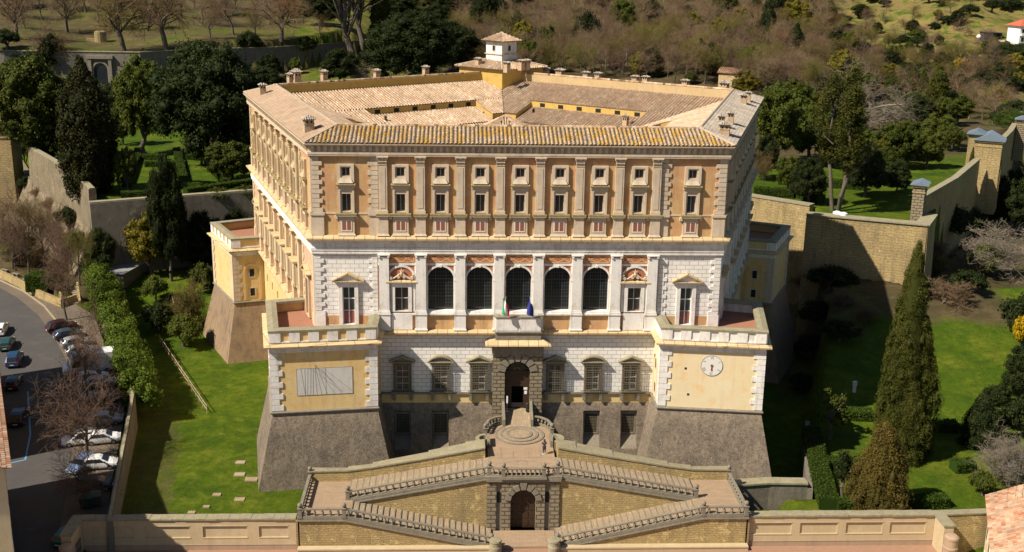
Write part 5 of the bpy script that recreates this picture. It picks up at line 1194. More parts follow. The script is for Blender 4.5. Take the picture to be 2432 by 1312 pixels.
def np_mesh(name, V, F, mat, attrs=None, smooth=False):
    me = bpy.data.meshes.new(name); V = np.asarray(V, np.float32); F = np.asarray(F, np.int32); k = F.shape[1]
    me.vertices.add(len(V)); me.vertices.foreach_set('co', V.ravel()); me.loops.add(F.size); me.loops.foreach_set('vertex_index', F.ravel())
    me.polygons.add(len(F)); me.polygons.foreach_set('loop_start', np.arange(0, F.size, k, dtype=np.int32)); me.polygons.foreach_set('loop_total', np.full(len(F), k, np.int32))
    me.update(calc_edges=True)
    for an, (dom, arr) in (attrs or {}).items():
        a = me.attributes.new(an, 'FLOAT', dom); a.data.foreach_set('value', np.asarray(arr, np.float32))
    if smooth: me.polygons.foreach_set('use_smooth', np.ones(len(F), bool))
    if mat: me.materials.append(mat)
    return me
nx_, ny_ = len(xs), len(ys); idx = np.arange(nx_*ny_).reshape(ny_, nx_)
Fq = np.stack([idx[:-1, :-1], idx[:-1, 1:], idx[1:, 1:], idx[1:, :-1]], -1).reshape(-1, 4)
# how dry / bare / wooded the soil is; bare also paints in palace shade
dry = np.zeros(GX.shape); s_r = sstep(60, 130, GX-0.15*GY)
dry += 0.75*s_r*sstep(180, 300, GY) + 0.46*(1-s_r)*sstep(215, 240, GY)
bare = 0.9*(1-s_r)*sstep(-30, 0, GX)*sstep(90, 140, GY) + 0.5*s_r*sstep(110, 170, GY)*sstep(330, 220, GY)
bare = np.maximum(bare, np.where((GX < -62) & (GY > 52) & (GY < 200) & (sdist(GL, GX, GY) > 0), 0.75, 0))
bare = np.maximum(bare, 0.62*sstep(21, 9, dline(k2([(73.2, 63.4), (106, 116), (150, 190)]), GX, GY)+2*np.sin(GX*0.4)+2*np.sin(GY*0.3))*(sdist(GR, GX, GY) > 0))
bare = np.maximum(bare, 0.50*sstep(160, 230, GY)*(GX < -60)); bare = np.maximum(bare, 0.62*sstep(32, 36, GX)*sstep(62, 50, GX)*sstep(16, 44, GY+4*np.sin(GX*0.5))*(GY < 80)*(sdist(GR, GX, GY) > 0))  # right of the palace: scrub soil, and shade deepened through the soil colour
bare = np.maximum(bare, np.where(dline([(p[0]+3.5, p[1]) for p in ROADW], GX, GY) < 3.0, 0.42, 0))
def groundmat():
    m, t, b, co = newmat('meadow_ground')
    a1 = t.nodes.new('ShaderNodeAttribute'); a1.attribute_name = 'dry'; a2 = t.nodes.new('ShaderNodeAttribute'); a2.attribute_name = 'bare'
    g = ramp(t, noise(t, co, 0.12, 8, 0.7, 0.6), [(0.3, (0.030, 0.064, 0.004)), (0.5, (0.072, 0.115, 0.005)), (0.7, (0.140, 0.158, 0.012))])
    g = mixc(t, ramp(t, noise(t, co, 0.9, 10, 0.8), [(0.35, (0.75, 0.75, 0.75)), (0.62, (0, 0, 0))]), g, (0.022, 0.045, 0.004))
    g = mixc(t, ramp(t, noise(t, co, 0.35, 9, 0.75), [(0.54, (0, 0, 0)), (0.70, (0.7, 0.7, 0.7))]), g, (0.150, 0.165, 0.020))
    g = mixc(t, ramp(t, noise(t, co, 4.2, 3, 0.9), [(0.70, (0, 0, 0)), (0.745, (0.75, 0.75, 0.75))]), g, mixc(t, ramp(t, noise(t, co, 0.10, 3, 0.5), [(0.42, (0, 0, 0)), (0.60, (1, 1, 1))]), (0.07, 0.14, 0.01), (0.45, 0.46, 0.33)))
    d = ramp(t, noise(t, co, 0.11, 10, 0.78, 1.0), [(0.38, (0.045, 0.075, 0.012)), (0.46, (0.10, 0.115, 0.022)), (0.53, (0.22, 0.16, 0.055)), (0.60, (0.10, 0.08, 0.035)), (0.68, (0.26, 0.185, 0.08)), (0.76, (0.07, 0.085, 0.018))])
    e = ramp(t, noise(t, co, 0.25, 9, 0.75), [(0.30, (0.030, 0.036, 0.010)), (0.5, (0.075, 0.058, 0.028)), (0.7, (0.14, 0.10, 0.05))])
    def amt(at, lo, hi):
        q = t.nodes.new('ShaderNodeMath'); q.operation = 'MULTIPLY_ADD'; t.links.new(noise(t, co, 0.045, 7, 0.7), q.inputs[0]); q.inputs[1].default_value = 1.6; 
        t.links.new(at.outputs['Fac'], q.inputs[2]); return ramp(t, q.outputs[0], [(lo, (0, 0, 0)), (hi, (1, 1, 1))])
    # normalise (fac + 1.6*noise) to 0..1
    def amt2(at):
        q = t.nodes.new('ShaderNodeMath'); q.operation = 'MULTIPLY_ADD'; t.links.new(noise(t, co, 0.05, 7, 0.7), q.inputs[0]); q.inputs[1].default_value = 1.0; t.links.new(at.outputs['Fac'], q.inputs[2])
        r = t.nodes.new('ShaderNodeMapRange'); t.links.new(q.outputs[0], r.inputs['Value']); r.inputs['From Min'].default_value = 0.78; r.inputs['From Max'].default_value = 1.08; return r.outputs[0]
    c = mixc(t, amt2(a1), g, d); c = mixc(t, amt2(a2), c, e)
    t.links.new(c, b.inputs['Base Color']); b.inputs['Roughness'].default_value = 0.95; b.inputs['Specular IOR Level'].default_value = 0.1
    bump(t, b, noise(t, co, 2.5, 10, 0.8), 0.9, 0.25); return m
MAT['ground'] = groundmat()
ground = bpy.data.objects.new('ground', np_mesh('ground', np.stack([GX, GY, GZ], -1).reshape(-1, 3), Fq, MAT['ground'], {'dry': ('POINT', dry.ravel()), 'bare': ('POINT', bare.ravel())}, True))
COL.objects.link(ground); tag(ground, kind='structure')
def sheet(name, pts, z, mat, dz=0.0):
    m = MB(); m.poly([(x, y, z+dz) for x, y in pts]); o = m.build(name, mat, fix=False); tag(o, kind='structure')
    if o.data.polygons[0].normal.z < 0: o.data.flip_normals()
    return o
MAT['asphalt'] = stucco('asphalt', (0.0612, 0.05616, 0.05184), (0.0504, 0.0468, 0.04464), (0.072, 0.0648, 0.0576), 0.2, stain=(0.0936, 0.0792, 0.0648), stain_amt=0.3, streak=0.0, bmp=0.3)
MAT['parking'] = stucco('worn_paving', (0.1368, 0.1044, 0.072), (0.108, 0.0828, 0.0576), (0.0864, 0.072, 0.0576), 0.3, stain=(0.0576, 0.0468, 0.036), stain_amt=0.5, streak=0.0, bmp=0.3)
MAT['kerb'] = stucco('pale_kerb_stone', (0.34, 0.27, 0.18), (0.30, 0.24, 0.17), None, 0.6, stain_amt=0.4)
MAT['piazza'] = masonry('red_brick_piazza', (0.336, 0.184, 0.112), (0.304, 0.168, 0.104), (0.224, 0.136, 0.088), 0.5, 0.25, 'xy', msize=0.012, stain=(0.208, 0.152, 0.104), stain_amt=0.3, bmp=0.2)
MAT['blue'] = plain('blue_road_paint', (0.10, 0.30, 0.52), 0.7)
def qroad(px, py):
    v = ray(px, py); t_ = (-6.2+0.055*_C[1]-_C[2])/(v[2]-0.055*v[1]); p = _C+v*t_; return (float(p[0]), float(p[1]), float(p[2]))
Q = lambda px, py, z=None: qroad(px, py)[:2] if z is None else atz(px, py, z)[:2]
def sheet_r(name, pts, dz, mat):
    m = MB(); m.poly([(x, y, ZR(y)+dz) for x, y in pts]); o = m.build(name, mat, fix=False); tag(o, kind='structure')
    if o.data.polygons[0].normal.z < 0: o.data.flip_normals()
    return o
sheet_r('road', [(-130, -60), (-45.6, -60), (-45.4, -19.5), (-42.6, -18.6)]+[(p[0]-0.6, p[1]) for p in ROADW[1:-1]]+[Q(178, 722), Q(150, 734), Q(60, 692), Q(0, 662), (-130, 97), (-170, 80)], -0.012, MAT['parking'])
sheet_r('carriageway', [(-130, -60), (-50.5, -60), Q(130, 1310), Q(168, 1130), Q(175, 1000), Q(172, 900), Q(155, 850), Q(128, 800), Q(92, 750), Q(40, 706), Q(0, 684), (-120, 84), (-150, 60)], -0.008, MAT['asphalt'])
for a, b_ in (((72, 1032), (60, 1092)), ((60, 1092), (25, 1100)), ((72, 1032), (66, 930))):
    p, q = np.array(Q(*a)), np.array(Q(*b_)); n = np.array([-(q-p)[1], (q-p)[0]]); n = n/np.linalg.norm(n)*0.09
    sheet_r('road_marking', [tuple(p+n), tuple(q+n), tuple(q-n), tuple(p-n)], -0.003, MAT['blue'])
sheet('forecourt', [(-44.2, -60), (42.4, -60), (42.4, -19.9), (-44.2, -19.9)], -7.94, MAT['piazza'])

MAT['rough_wall'] = stucco('rough_tan_rubble', (0.20, 0.155, 0.095), (0.145, 0.115, 0.07), (0.25, 0.195, 0.12), 0.35, stain=(0.06, 0.055, 0.03), stain_amt=0.9, streak=0.7, bmp=1.4, speck=((0.44, 0.37, 0.26), 3.0, 0.60))
# ================================================================ WALLS ROUND THE MOAT AND GARDENS
def wall_run(name, label, pts, top, bot, th, mat, cop='coping', copw=0.15, batter=0.0, side=1, cat='wall', coph=0.2, group=None):
    """pts 2D polyline; top/bot heights (number or list); th thickness to the left of travel * side"""
    n = len(pts); top = [top]*n if isinstance(top, (int, float)) else top; bot = [bot]*n if isinstance(bot, (int, float)) else bot
    nm = []
    for i in range(n):
        a, b = pts[max(0, i-1)], pts[min(n-1, i+1)]; dx, dy = b[0]-a[0], b[1]-a[1]; L = math.hypot(dx, dy); nm.append((-dy/L*side, dx/L*side))
    m = MB(); c = MB(); base = Matrix.Translation((-pts[0][0], -pts[0][1], -bot[0]))
    for i in range(n-1):
        q = lambda j, o, z: (pts[j][0]+nm[j][0]*o, pts[j][1]+nm[j][1]*o, z)
        m.hexa([q(i, -batter, bot[i]), q(i+1, -batter, bot[i+1]), q(i+1, th, bot[i+1]), q(i, th, bot[i])], [q(i, 0, top[i]), q(i+1, 0, top[i+1]), q(i+1, th, top[i+1]), q(i, th, top[i])])
        c.hexa([q(i, -copw, top[i]), q(i+1, -copw, top[i+1]), q(i+1, th+copw, top[i+1]), q(i, th+copw, top[i])], [q(i, -copw, top[i]+coph), q(i+1, -copw, top[i+1]+coph), q(i+1, th+copw, top[i+1]+coph), q(i, th+copw, top[i]+coph)])
    t = thing(name, label, cat, (pts[0][0], pts[0][1], bot[0]), group=group)
    m.build('wall_face', MAT[mat], t, inv=base); c.build('coping', MAT[cop], t, inv=base); return t
MAT['old_wall'] = masonry('old_tufa_garden_wall', (0.40, 0.295, 0.13), (0.36, 0.26, 0.115), (0.315, 0.23, 0.10), 1.1, 0.45, msize=0.012, scale_noise=0.14, stain=(0.14, 0.11, 0.06), stain_amt=0.95, bmp=1.2, irregular=0.8, streak=0.9, speck=((0.46, 0.38, 0.24), 0.7, 0.62))
MAT['grey_wall'] = stucco('grey_rubble_retaining_wall', (0.18, 0.1548, 0.1188), (0.144, 0.1238, 0.0972), (0.216, 0.1872, 0.1368), 0.3, stain=(0.0504, 0.054, 0.0288), stain_amt=0.7, streak=0.7, bmp=1.0)
wall_run('road_wall', 'long low rubble wall with pale coping between the road and the moat lawn', [(p[0]+0.3, p[1]) for p in ROADW], [-4.5, -4.0, -3.6, -3.1, -2.5, -1.9, -1.1, -0.2], -8.6, -0.6, 'grey_wall', batter=-0.25)
wall_run('ditch_wall', 'grey coped wall between the right scarp and the clipped hedge', [(23.1, -11.6), (27.5, -11.0), (31.8, -11.0)], [-5.3, -5.3, -5.4], -10.3, 1.2, 'grey_wall')
wall_run('moat_wall', 'dark retaining wall of the right moat below the long clipped hedge', [(31.8, -11), (33.5, -4), (37, 8)], [-5.9, -5.9, -5.8], -10.5, -0.6, 'grey_wall', coph=0.04, copw=0.02, cop='grey_wall')
# left garden
wall_run('garden_retaining_wall', 'dark retaining wall under the left parterre garden, coped in grey stone', k2([(-42, 94), (-57.5, 87), (-73, 80)]), kz(6.1), -7.5, -1.6, 'grey_wall', batter=-1.2)
wall_run('garden_wall', 'sunlit tall stone wall climbing beside the dark cypress at far left', k2([(-73.5, 81.5), (-80, 93), (-97, 118)]), [kz(8.4), kz(9.2), kz(9.8)], [3.5, 3.5, 3.5], -1.2, 'rough_wall', batter=-0.3)
wall_run('rubble_bank', 'sloping rubble masonry bank under the tall garden wall above the park', k2([(-72.6, 80.2), (-80, 93), (-97, 118), (-112, 150)]), [5.0, 5.4, 6.0, 6.0], -4.5, -1.0, 'rough_wall', batter=-5.0, cop='rough_wall', copw=0.0, coph=0.05)
tx, ty, tz = -98.2, 107.0, 4.5; t = thing('corner_tower', 'square stone gate tower with flat tiled roof at the left edge', 'tower', (tx, ty, tz))
m = MB(); m.box(-3.0, 3.0, -2.6, 2.6, -8, 11.2); m.box(-3.4, 3.4, -3.0, 3.0, 11.2, 11.7); m.box(-3.2, 3.2, -2.8, 2.8, 9.4, 9.7); m.build('shaft', MAT['old_wall'], t)
m = MB(); pyr(m, 0, 0, 5.0, 11.7, 12.7, R(45), 4, 0.5); m.build('tiled_roof', MAT['tiles'], t, fix=False)
wall_run('terrace_wall', 'low shaded wall with white coping below the great upper wall', [(-154, 190), (-112, 196), (-93, 202), (-79, 208)], [13.4, 13.4, 13.5, 13.6], 5.0, 0.8, 'grey_wall', cop='white_stone', copw=0.3)
uw = wall_run('upper_wall', 'great grey stone wall holding up the orchard terrace', UW[1:], [20.5, 20.5, 20.5, 20.5, 20.6, 20.8], 6, 1.0, 'grey_wall', copw=0.2)
m = MB(); fr_ = seg_frame(UW[1], UW[2])
F, L = fr_; F = F @ Matrix.Translation((L*0.80, 0, 0)); m.T = F
m.box(-3.4, -2.5, -0.8, 0, 8.6, 18.6); m.box(2.5, 3.4, -0.8, 0, 8.6, 18.6); m.box(-3.9, 3.9, -1.0, 0, 18.6, 19.5); archivolt(0, 2.0, 2.5, 15.4, 0, -0.5, 8.6, m)
o = m.build('doorway_surround', MAT['dark_stone'], uw); o.matrix_parent_inverse = Matrix.Translation((-UW[1][0], -UW[1][1], -6))
m = MB(F); m.box(-2.0, 2.0, -0.1, -0.02, 8.6, 15.4); n = 12; m.ext([(2.0, 15.4)]+[(2.0*math.cos(math.pi*i/n), 15.4+2.0*math.sin(math.pi*i/n)) for i in range(1, n)]+[(-2.0, 15.4)], -0.1, -0.02)
for x in (-6, 6): m.box(x-0.5, x+0.5, -0.1, -0.02, 14, 15.2)
m.box(-6.5, -5.5, -0.1, -0.02, 8.6, 11)
o = m.build('dark_opening', MAT['glass'], uw); o.matrix_parent_inverse = Matrix.Translation((-UW[1][0], -UW[1][1], -6))
# right garden
wall_run('garden_wall', 'sunlit yellow stone wall close behind the right rear bastion', k2([(44, 92), (57.5, 79.5)]), kz(6.6), -10.5, 1.7, 'old_wall', batter=0.5)
wall_run('garden_bastion_wall', 'tall sunlit yellow stone wall with a diagonal shadow below the right garden', k2([(54.6, 71.6), (73.2, 63.4)]), kz(6.7), -10.5, 1.8, 'old_wall', batter=0.9, copw=0.25)
wall_run('garden_bastion_wall', 'narrow shaded return wall at the outer corner of the right garden', k2([(73.3, 63.4), (77.5, 70.5)]), [kz(6.7), kz(7.0)], -6, 1.8, 'old_wall', batter=0.5, copw=0.25)
wall_run('parapet_wall', 'long shaded wall climbing from the slim pier to the arched gatehouse', k2([(75.5, 73.0), (90, 92), (103.5, 112.5)]), [kz(9.4), kz(9.6), kz(9.9)], -4, 0.9, 'old_wall', copw=0.15)
wall_run('parapet_wall', 'distant stone wall beyond the arched gatehouse', k2([(111, 123), (128, 150), (146, 182)]), [kz(10.0), kz(10.5), kz(11)], -4, 0.9, 'old_wall')
def zinc_pier(name, label, x, y, z0, z1, w_, d_, rz, arch):
    t = thing(name, label, 'gate pier' if not arch else 'gatehouse', (x, y, z0), rz)
    h = z1-z0
    m = MB(); m.box(-w_/2, w_/2, -d_/2, d_/2, 0, h)
    if arch:
        m.box(-w_/2-0.9, -w_/2, -d_/2+0.3, d_/2-1.0, 0, h*0.78)
    m.build('shaft', MAT['rustic' if not arch else 'old_wall'], t)
    m = MB(); m.box(-w_/2-0.25, w_/2+0.25, -d_/2-0.25, d_/2+0.25, h, h+0.35); m.box(-w_/2-0.1, w_/2+0.1, -d_/2-0.1, d_/2+0.1, h-0.9, h-0.7); m.build('cornice', MAT['rubble'], t)
    m = MB(); a, b, c = w_/2+0.5, d_/2+0.5, h+0.35
    m.loft([(-a, -b, c), (a, -b, c), (0, -b, c+w_*0.32)], [(-a, b, c), (a, b, c), (0, b, c+w_*0.32)])
    for i in range(int(2*b/0.6)): y_ = -b+0.3+i*0.6; m.hexa([(-a, y_-.03, c+.0), (0, y_-.03, c+w_*.32), (0, y_+.03, c+w_*.32), (-a, y_+.03, c)], [(-a, y_-.03, c+.08), (0, y_-.03, c+w_*.32+.08), (0, y_+.03, c+w_*.32+.08), (-a, y_+.03, c+.08)]); m.hexa([(0, y_-.03, c+w_*.32), (a, y_-.03, c), (a, y_+.03, c), (0, y_+.03, c+w_*.32)], [(0, y_-.03, c+w_*.32+.08), (a, y_-.03, c+.08), (a, y_+.03, c+.08), (0, y_+.03, c+w_*.32+.08)])
    m.build('zinc_roof', MAT['zinc'], t)
    if arch:
        m = MB(); m.T = Matrix.Translation((w_/2, 0, 0)) @ Matrix.Rotation(R(90), 4, 'Z'); archivolt(0, 1.5, 1.9, h*0.62, 0, -0.25, 0.5, m); m.build('arch_surround', MAT['rubble'], t)
        m = MB(); m.T = Matrix.Translation((w_/2, 0, 0)) @ Matrix.Rotation(R(90), 4, 'Z'); n = 12; m.ext([(1.5, 0.4)]+[(1.5*math.cos(math.pi*i/n), h*0.62+1.5*math.sin(math.pi*i/n)) for i in range(n+1)]+[(-1.5, 0.4)], -0.03, -0.005); m.build('blind_arch', MAT['dark_stone'], t)
    return t
zinc_pier('zinc_roofed_pier', 'slim stone pier with a small blue zinc roof on the garden corner', *ks(74.3, 71.0, 5.5), kz(12.2), 1.85, 3.3, R(-28), False)
t = zinc_pier('zinc_roofed_gatehouse', 'large stone gatehouse with two blue zinc roofs and a blind arch', *ks(107.5, 117.5, -2.5), kz(13.0), 4.9, 4.4, R(-28), True)
m = MB(); m.hexa([(-4.0, -1.9, 6), (-1.0, -1.9, 6), (-1.0, 1.9, 6), (-4.0, 1.9, 6)], [(-3.9, -1.8, 15.4), (-1.0, -1.8, 15.4), (-1.0, 1.8, 15.4), (-3.9, 1.8, 15.4)]); m.box(-4.2, -0.8, -2.1, 2.1, 15.4, 15.75); m.build('upper_pier', MAT['old_wall'], t)
m = MB(); m.loft([(-4.4, -2.4, 15.75), (-0.6, -2.4, 15.75), (-2.5, -2.4, 16.6)], [(-4.4, 2.4, 15.75), (-0.6, 2.4, 15.75), (-2.5, 2.4, 16.6)]); m.build('upper_zinc_roof', MAT['zinc'], t)
zinc_pier('zinc_roofed_pier', 'distant stone pier with a zinc roof at the right edge behind the pine', *ks(134, 158, 2), kz(12.0), 2.2, 2.8, R(-28), False)

# low park wall, kerb and stairs by the road
wall_run('park_wall', 'low yellow block wall curving along the road at the left edge', [Q(-40, 625), Q(0, 655), Q(40, 675), Q(100, 707), Q(150, 728), Q(178, 716)], [-1.4, -1.65, -1.8, -2.2, -2.4, -2.35], -4.5, -0.5, 'rubble', cop='old_wall', copw=0.03, coph=0.1)
m = MB()
KP = [Q(-30, 655), Q(0, 667), Q(55, 692), Q(105, 728), Q(140, 770), Q(150, 800)]
for a, b in zip(KP, KP[1:]):
    a, b = Vector((*a, 0)), Vector((*b, 0)); n_ = Vector((-(b-a).y, (b-a).x, 0)).normalized()*0.12
    za, zb = ZR(a.y), ZR(b.y); V4 = [a-n_, b-n_, b+n_, a+n_]; Z4 = [za, zb, zb, za]
    m.hexa([(v.x, v.y, z_-.1) for v, z_ in zip(V4, Z4)], [(v.x, v.y, z_+.12) for v, z_ in zip(V4, Z4)])
tag(m.build('kerb', MAT['kerb']), kind='structure')
x0, y0, _z = qroad(168, 724); t = thing('park_steps', 'small flight of stone steps climbing from the parking to the park', 'steps', (x0, y0, _z), R(20))
m = MB()
for i in range(9): m.box(-1.2, 1.2, i*0.6, i*0.6+0.6, -0.2, 0.17*(i+1))
m.build('treads', MAT['kerb'], t)
m = MB(); 
for s in (-1, 1): m.hexa([(s*1.2, 0, -0.2), (s*1.5, 0, -0.2), (s*1.5, 5.4, -0.2), (s*1.2, 5.4, -0.2)], [(s*1.2, 0, 0.5), (s*1.5, 0, 0.5), (s*1.5, 5.4, 2.1), (s*1.2, 5.4, 2.1)])
m.build('side_walls', MAT['rubble'], t)
# ================================================================ VEGETATION
MAT['holm'] = leafmat('holm_oak_leaves', [(0.01248, 0.02028, 0.00624), (0.0234, 0.03354, 0.00936), (0.03744, 0.0468, 0.01248), (0.05148, 0.05772, 0.01872)])
MAT['cypress'] = leafmat('cypress_foliage', [(0.0221, 0.0272, 0.0051), (0.0425, 0.0476, 0.0085), (0.068, 0.0697, 0.0119), (0.08925, 0.0833, 0.0153)], trans=0.15)
MAT['cypress_dark'] = leafmat('dark_cypress_foliage', [(0.017, 0.02295, 0.0068), (0.034, 0.0357, 0.00935), (0.0595, 0.051, 0.0136)], trans=0.12)
MAT['lightleaf'] = leafmat('young_green_leaves', [(0.034, 0.04675, 0.0085), (0.0595, 0.0748, 0.0119), (0.085, 0.09775, 0.0153), (0.1148, 0.1148, 0.0238)])
MAT['yellowleaf'] = leafmat('yellow_green_leaves', [(0.081, 0.081, 0.0108), (0.144, 0.126, 0.0144), (0.198, 0.153, 0.018), (0.126, 0.117, 0.018)])
MAT['mimosa'] = leafmat('yellow_blossom', [(0.35, 0.22, 0.01), (0.50, 0.33, 0.01), (0.18, 0.15, 0.02)])
MAT['pine'] = leafmat('pine_needles', [(0.024, 0.044, 0.008), (0.048, 0.076, 0.0112), (0.08, 0.104, 0.016)])
MAT['ivy'] = leafmat('ivy_leaves', [(0.05, 0.085, 0.012), (0.09, 0.13, 0.016), (0.13, 0.165, 0.02)])
MAT['box'] = leafmat('box_hedge_leaves', [(0.028, 0.052, 0.008), (0.052, 0.08, 0.0104), (0.072, 0.096, 0.016)])
MAT['bark'] = stucco('bark', (0.104, 0.08, 0.06), (0.072, 0.056, 0.04), (0.136, 0.112, 0.08), 2.0, stain_amt=0.4, bmp=0.8)
MAT['twig'] = twigmat('brown_twigs', [(0.22, 0.135, 0.07), (0.125, 0.105, 0.030), (0.16, 0.10, 0.062), (0.23, 0.17, 0.10), (0.17, 0.09, 0.045)])
MAT['twig_red'] = plain('reddish_twigs', (0.15, 0.095, 0.065), 0.9, 0, 0.2, 0.3)
MAT['twig_grey'] = plain('pale_grey_twigs', (0.215, 0.18, 0.135), 0.9, 0, 0.2, 0.3)
MAT['twig_olive'] = twigmat('olive_twigs', [(0.15, 0.13, 0.035), (0.11, 0.11, 0.025), (0.20, 0.155, 0.05), (0.13, 0.12, 0.03), (0.21, 0.15, 0.06)])
MAT['bronze'] = leafmat('bronze_conifer_foliage', [(0.034, 0.028, 0.007), (0.062, 0.050, 0.011), (0.095, 0.072, 0.015), (0.13, 0.090, 0.02)], trans=0.12)

def leaf_cloud(C, Rr, n_per, leaf, g, inner=0.6, asp=0.7, flat=0.0, up=0.0, ctint=None):
    """leaf-sized quads spread over the shells of ellipsoidal clumps; C (N,3) centres, Rr (N,3) radii"""
    C = np.asarray(C, float); Rr = np.asarray(Rr, float); N = len(C); tot = N*n_per
    ci = np.repeat(np.arange(N), n_per); d = g.normal(size=(tot, 3)); d /= np.linalg.norm(d, axis=1)[:, None]
    rad = g.uniform(inner, 1.05, size=(tot, 1)); p = C[ci]+d*Rr[ci]*rad
    nrm = d+g.normal(size=(tot, 3))*0.55; nrm[:, 2] += up; nrm /= np.linalg.norm(nrm, axis=1)[:, None]
    a = np.cross(nrm, g.normal(size=(tot, 3))); a /= np.linalg.norm(a, axis=1)[:, None]; b = np.cross(nrm, a)
    s = leaf*g.uniform(0.55, 1.35, size=(tot, 1)); a = a*s; b = b*s*asp
    V = np.stack([p-a-b*0.2, p-b, p+a+b*0.2, p+b], 1).reshape(-1, 3); F = np.arange(tot*4).reshape(-1, 4)
    ct = (g.uniform(0, 1, N) if ctint is None else ctint)[ci]
    t = np.clip(0.5*ct+0.5*g.uniform(0, 1, tot), 0, 1)
    return V, F, t
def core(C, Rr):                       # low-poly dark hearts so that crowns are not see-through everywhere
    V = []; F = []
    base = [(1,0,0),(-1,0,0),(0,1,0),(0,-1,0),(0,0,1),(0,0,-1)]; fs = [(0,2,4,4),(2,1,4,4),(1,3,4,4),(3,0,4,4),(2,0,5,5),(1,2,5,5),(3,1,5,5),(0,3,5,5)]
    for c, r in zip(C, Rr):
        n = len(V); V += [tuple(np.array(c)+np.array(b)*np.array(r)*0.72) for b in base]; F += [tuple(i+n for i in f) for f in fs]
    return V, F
def crown_mesh(name, V, F, t, mat): return np_mesh(name, V, F, mat, {'tint': ('FACE', t)})
def mk(name, parts):                   # thing prototype out of (child name, mesh)
    t = bpy.data.objects.new(name, None); COL.objects.link(t)
    for nm, me in parts:
        o = bpy.data.objects.new(nm, me); COL.objects.link(o); o.parent = t
    return t
def trunk_mesh(h, r, limbs, mat='bark', lean=0.0, g=rng, top=None):
    m = MB(); p = Vector((0, 0, -0.5)); pts = [p]
    for i in range(1, 6): pts.append(Vector((g.normal()*r*0.5+lean*i/5, g.normal()*r*0.5, h*i/5)))
    for i in range(5): m.tube(pts[i], pts[i+1], r*(1.25-0.18*i), r*(1.25-0.18*(i+1)), 8)
    for L in limbs:
        k = min(4, max(1, int(5*g.uniform(0.45, 0.95)))); s_ = pts[k]; e = Vector(L); mid = s_.lerp(e, 0.5)+Vector((g.normal()*0.3, g.normal()*0.3, 0.3))
        m.tube(s_, mid, r*0.45, r*0.28, 6); m.tube(mid, e, r*0.28, r*0.08, 5)
    return m.mesh('trunk', MAT[mat], True)
def ellip_clumps(n, ax, ay, az, cz, rs, g, bottom=-0.5, power=0.45):
    C = []; Rr = []
    lump = g.normal(size=(6, 3)); lump /= np.linalg.norm(lump, axis=1)[:, None]; la = g.uniform(-0.22, 0.25, 6)
    while len(C) < n:
        d = g.normal(size=3); d /= np.linalg.norm(d)
        if d[2] < bottom: continue
        k = 1+sum(a*max(0, float(d@l))**3 for a, l in zip(la, lump)); r = g.uniform(0, 1)**power*k
        C.append((d[0]*ax*r, d[1]*ay*r, cz+d[2]*az*r)); q = rs*g.uniform(0.6, 1.35); Rr.append((q, q, q*g.uniform(0.65, 0.95)))
    return np.array(C), np.array(Rr)
PROTO = {}
def broad(key, name, seed, H, W, mat, n, rs, per, leaf, trunk_h=0.08, inner=0.55, bottom=-0.85):
    g = np.random.default_rng(seed); az = H*(1-trunk_h)/2; cz = H-az
    C, Rr = ellip_clumps(n, W/2-rs*0.35, W/2-rs*0.35, az-rs*0.4, cz, rs, g, bottom, 0.3)
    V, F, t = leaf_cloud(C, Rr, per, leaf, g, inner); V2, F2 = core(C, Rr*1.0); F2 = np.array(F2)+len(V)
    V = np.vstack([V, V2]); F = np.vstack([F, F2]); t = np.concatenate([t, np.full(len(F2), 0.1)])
    limbs = [tuple(C[i]) for i in g.choice(len(C), 7, replace=False)]
    o = mk(name, [('crown', crown_mesh('crown', V, F, t, MAT[mat])), ('trunk', trunk_mesh(H*(trunk_h+0.3), W*0.028+0.1, limbs, g=g))]); PROTO[key] = (o, H, W)
def spindle(key, name, seed, H, W, mat, n, rs, per, leaf, prof, base=0.04, lobes=None):
    g = np.random.default_rng(seed); C = []; Rr = []; lobes = lobes or [(0, 0, 1.0, 1.0)]
    for i in range(n*len(lobes)):
        lx, ly, lw, lh = lobes[i % len(lobes)]
        f = g.uniform(0, 1)**0.85; a = g.uniform(0, 2*math.pi); rr = np.interp(f, prof[0], prof[1])*W/2*lw*(1+0.10*math.sin(3*a+7*f))
        r = max(0, rr-rs*0.55)*g.uniform(0.78, 1.05)
        C.append((lx+r*math.cos(a), ly+r*math.sin(a), lh*H*(base+(1-base)*f)-rs*0.6)); q = rs*g.uniform(0.6, 1.25)*(0.55+0.45*min(1, rr/(W/2)*1.2)); Rr.append((q*0.8, q*0.8, q*g.uniform(1.1, 2.0)))
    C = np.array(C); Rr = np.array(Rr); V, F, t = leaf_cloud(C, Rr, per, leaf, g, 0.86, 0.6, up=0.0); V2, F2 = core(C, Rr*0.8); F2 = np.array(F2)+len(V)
    # solid heart along the axis
    zz = np.linspace(0.05, 0.93, 12); hv = []; hf = []
    for li, (lx, ly, lw, lh) in enumerate(lobes):
        for j, f in enumerate(zz):
            rr = np.interp(f, prof[0], prof[1])*W/2*0.72*lw
            hv += [(lx+rr*math.cos(2*math.pi*i/10), ly+rr*math.sin(2*math.pi*i/10), lh*H*f) for i in range(10)]
        n0 = len(V)+len(V2)+li*120; hf += [(n0+j*10+i, n0+j*10+(i+1) % 10, n0+(j+1)*10+(i+1) % 10, n0+(j+1)*10+i) for j in range(11) for i in range(10)]
    V = np.vstack([V, V2, hv]); F = np.vstack([F, F2, hf]); t = np.concatenate([t, np.full(len(F2)+len(hf), 0.12)])
    o = mk(name, [('crown', crown_mesh('crown', V, F, t, MAT[mat])), ('trunk', trunk_mesh(H*0.5, W*0.05+0.1, [], g=g))]); PROTO[key] = (o, H, W)
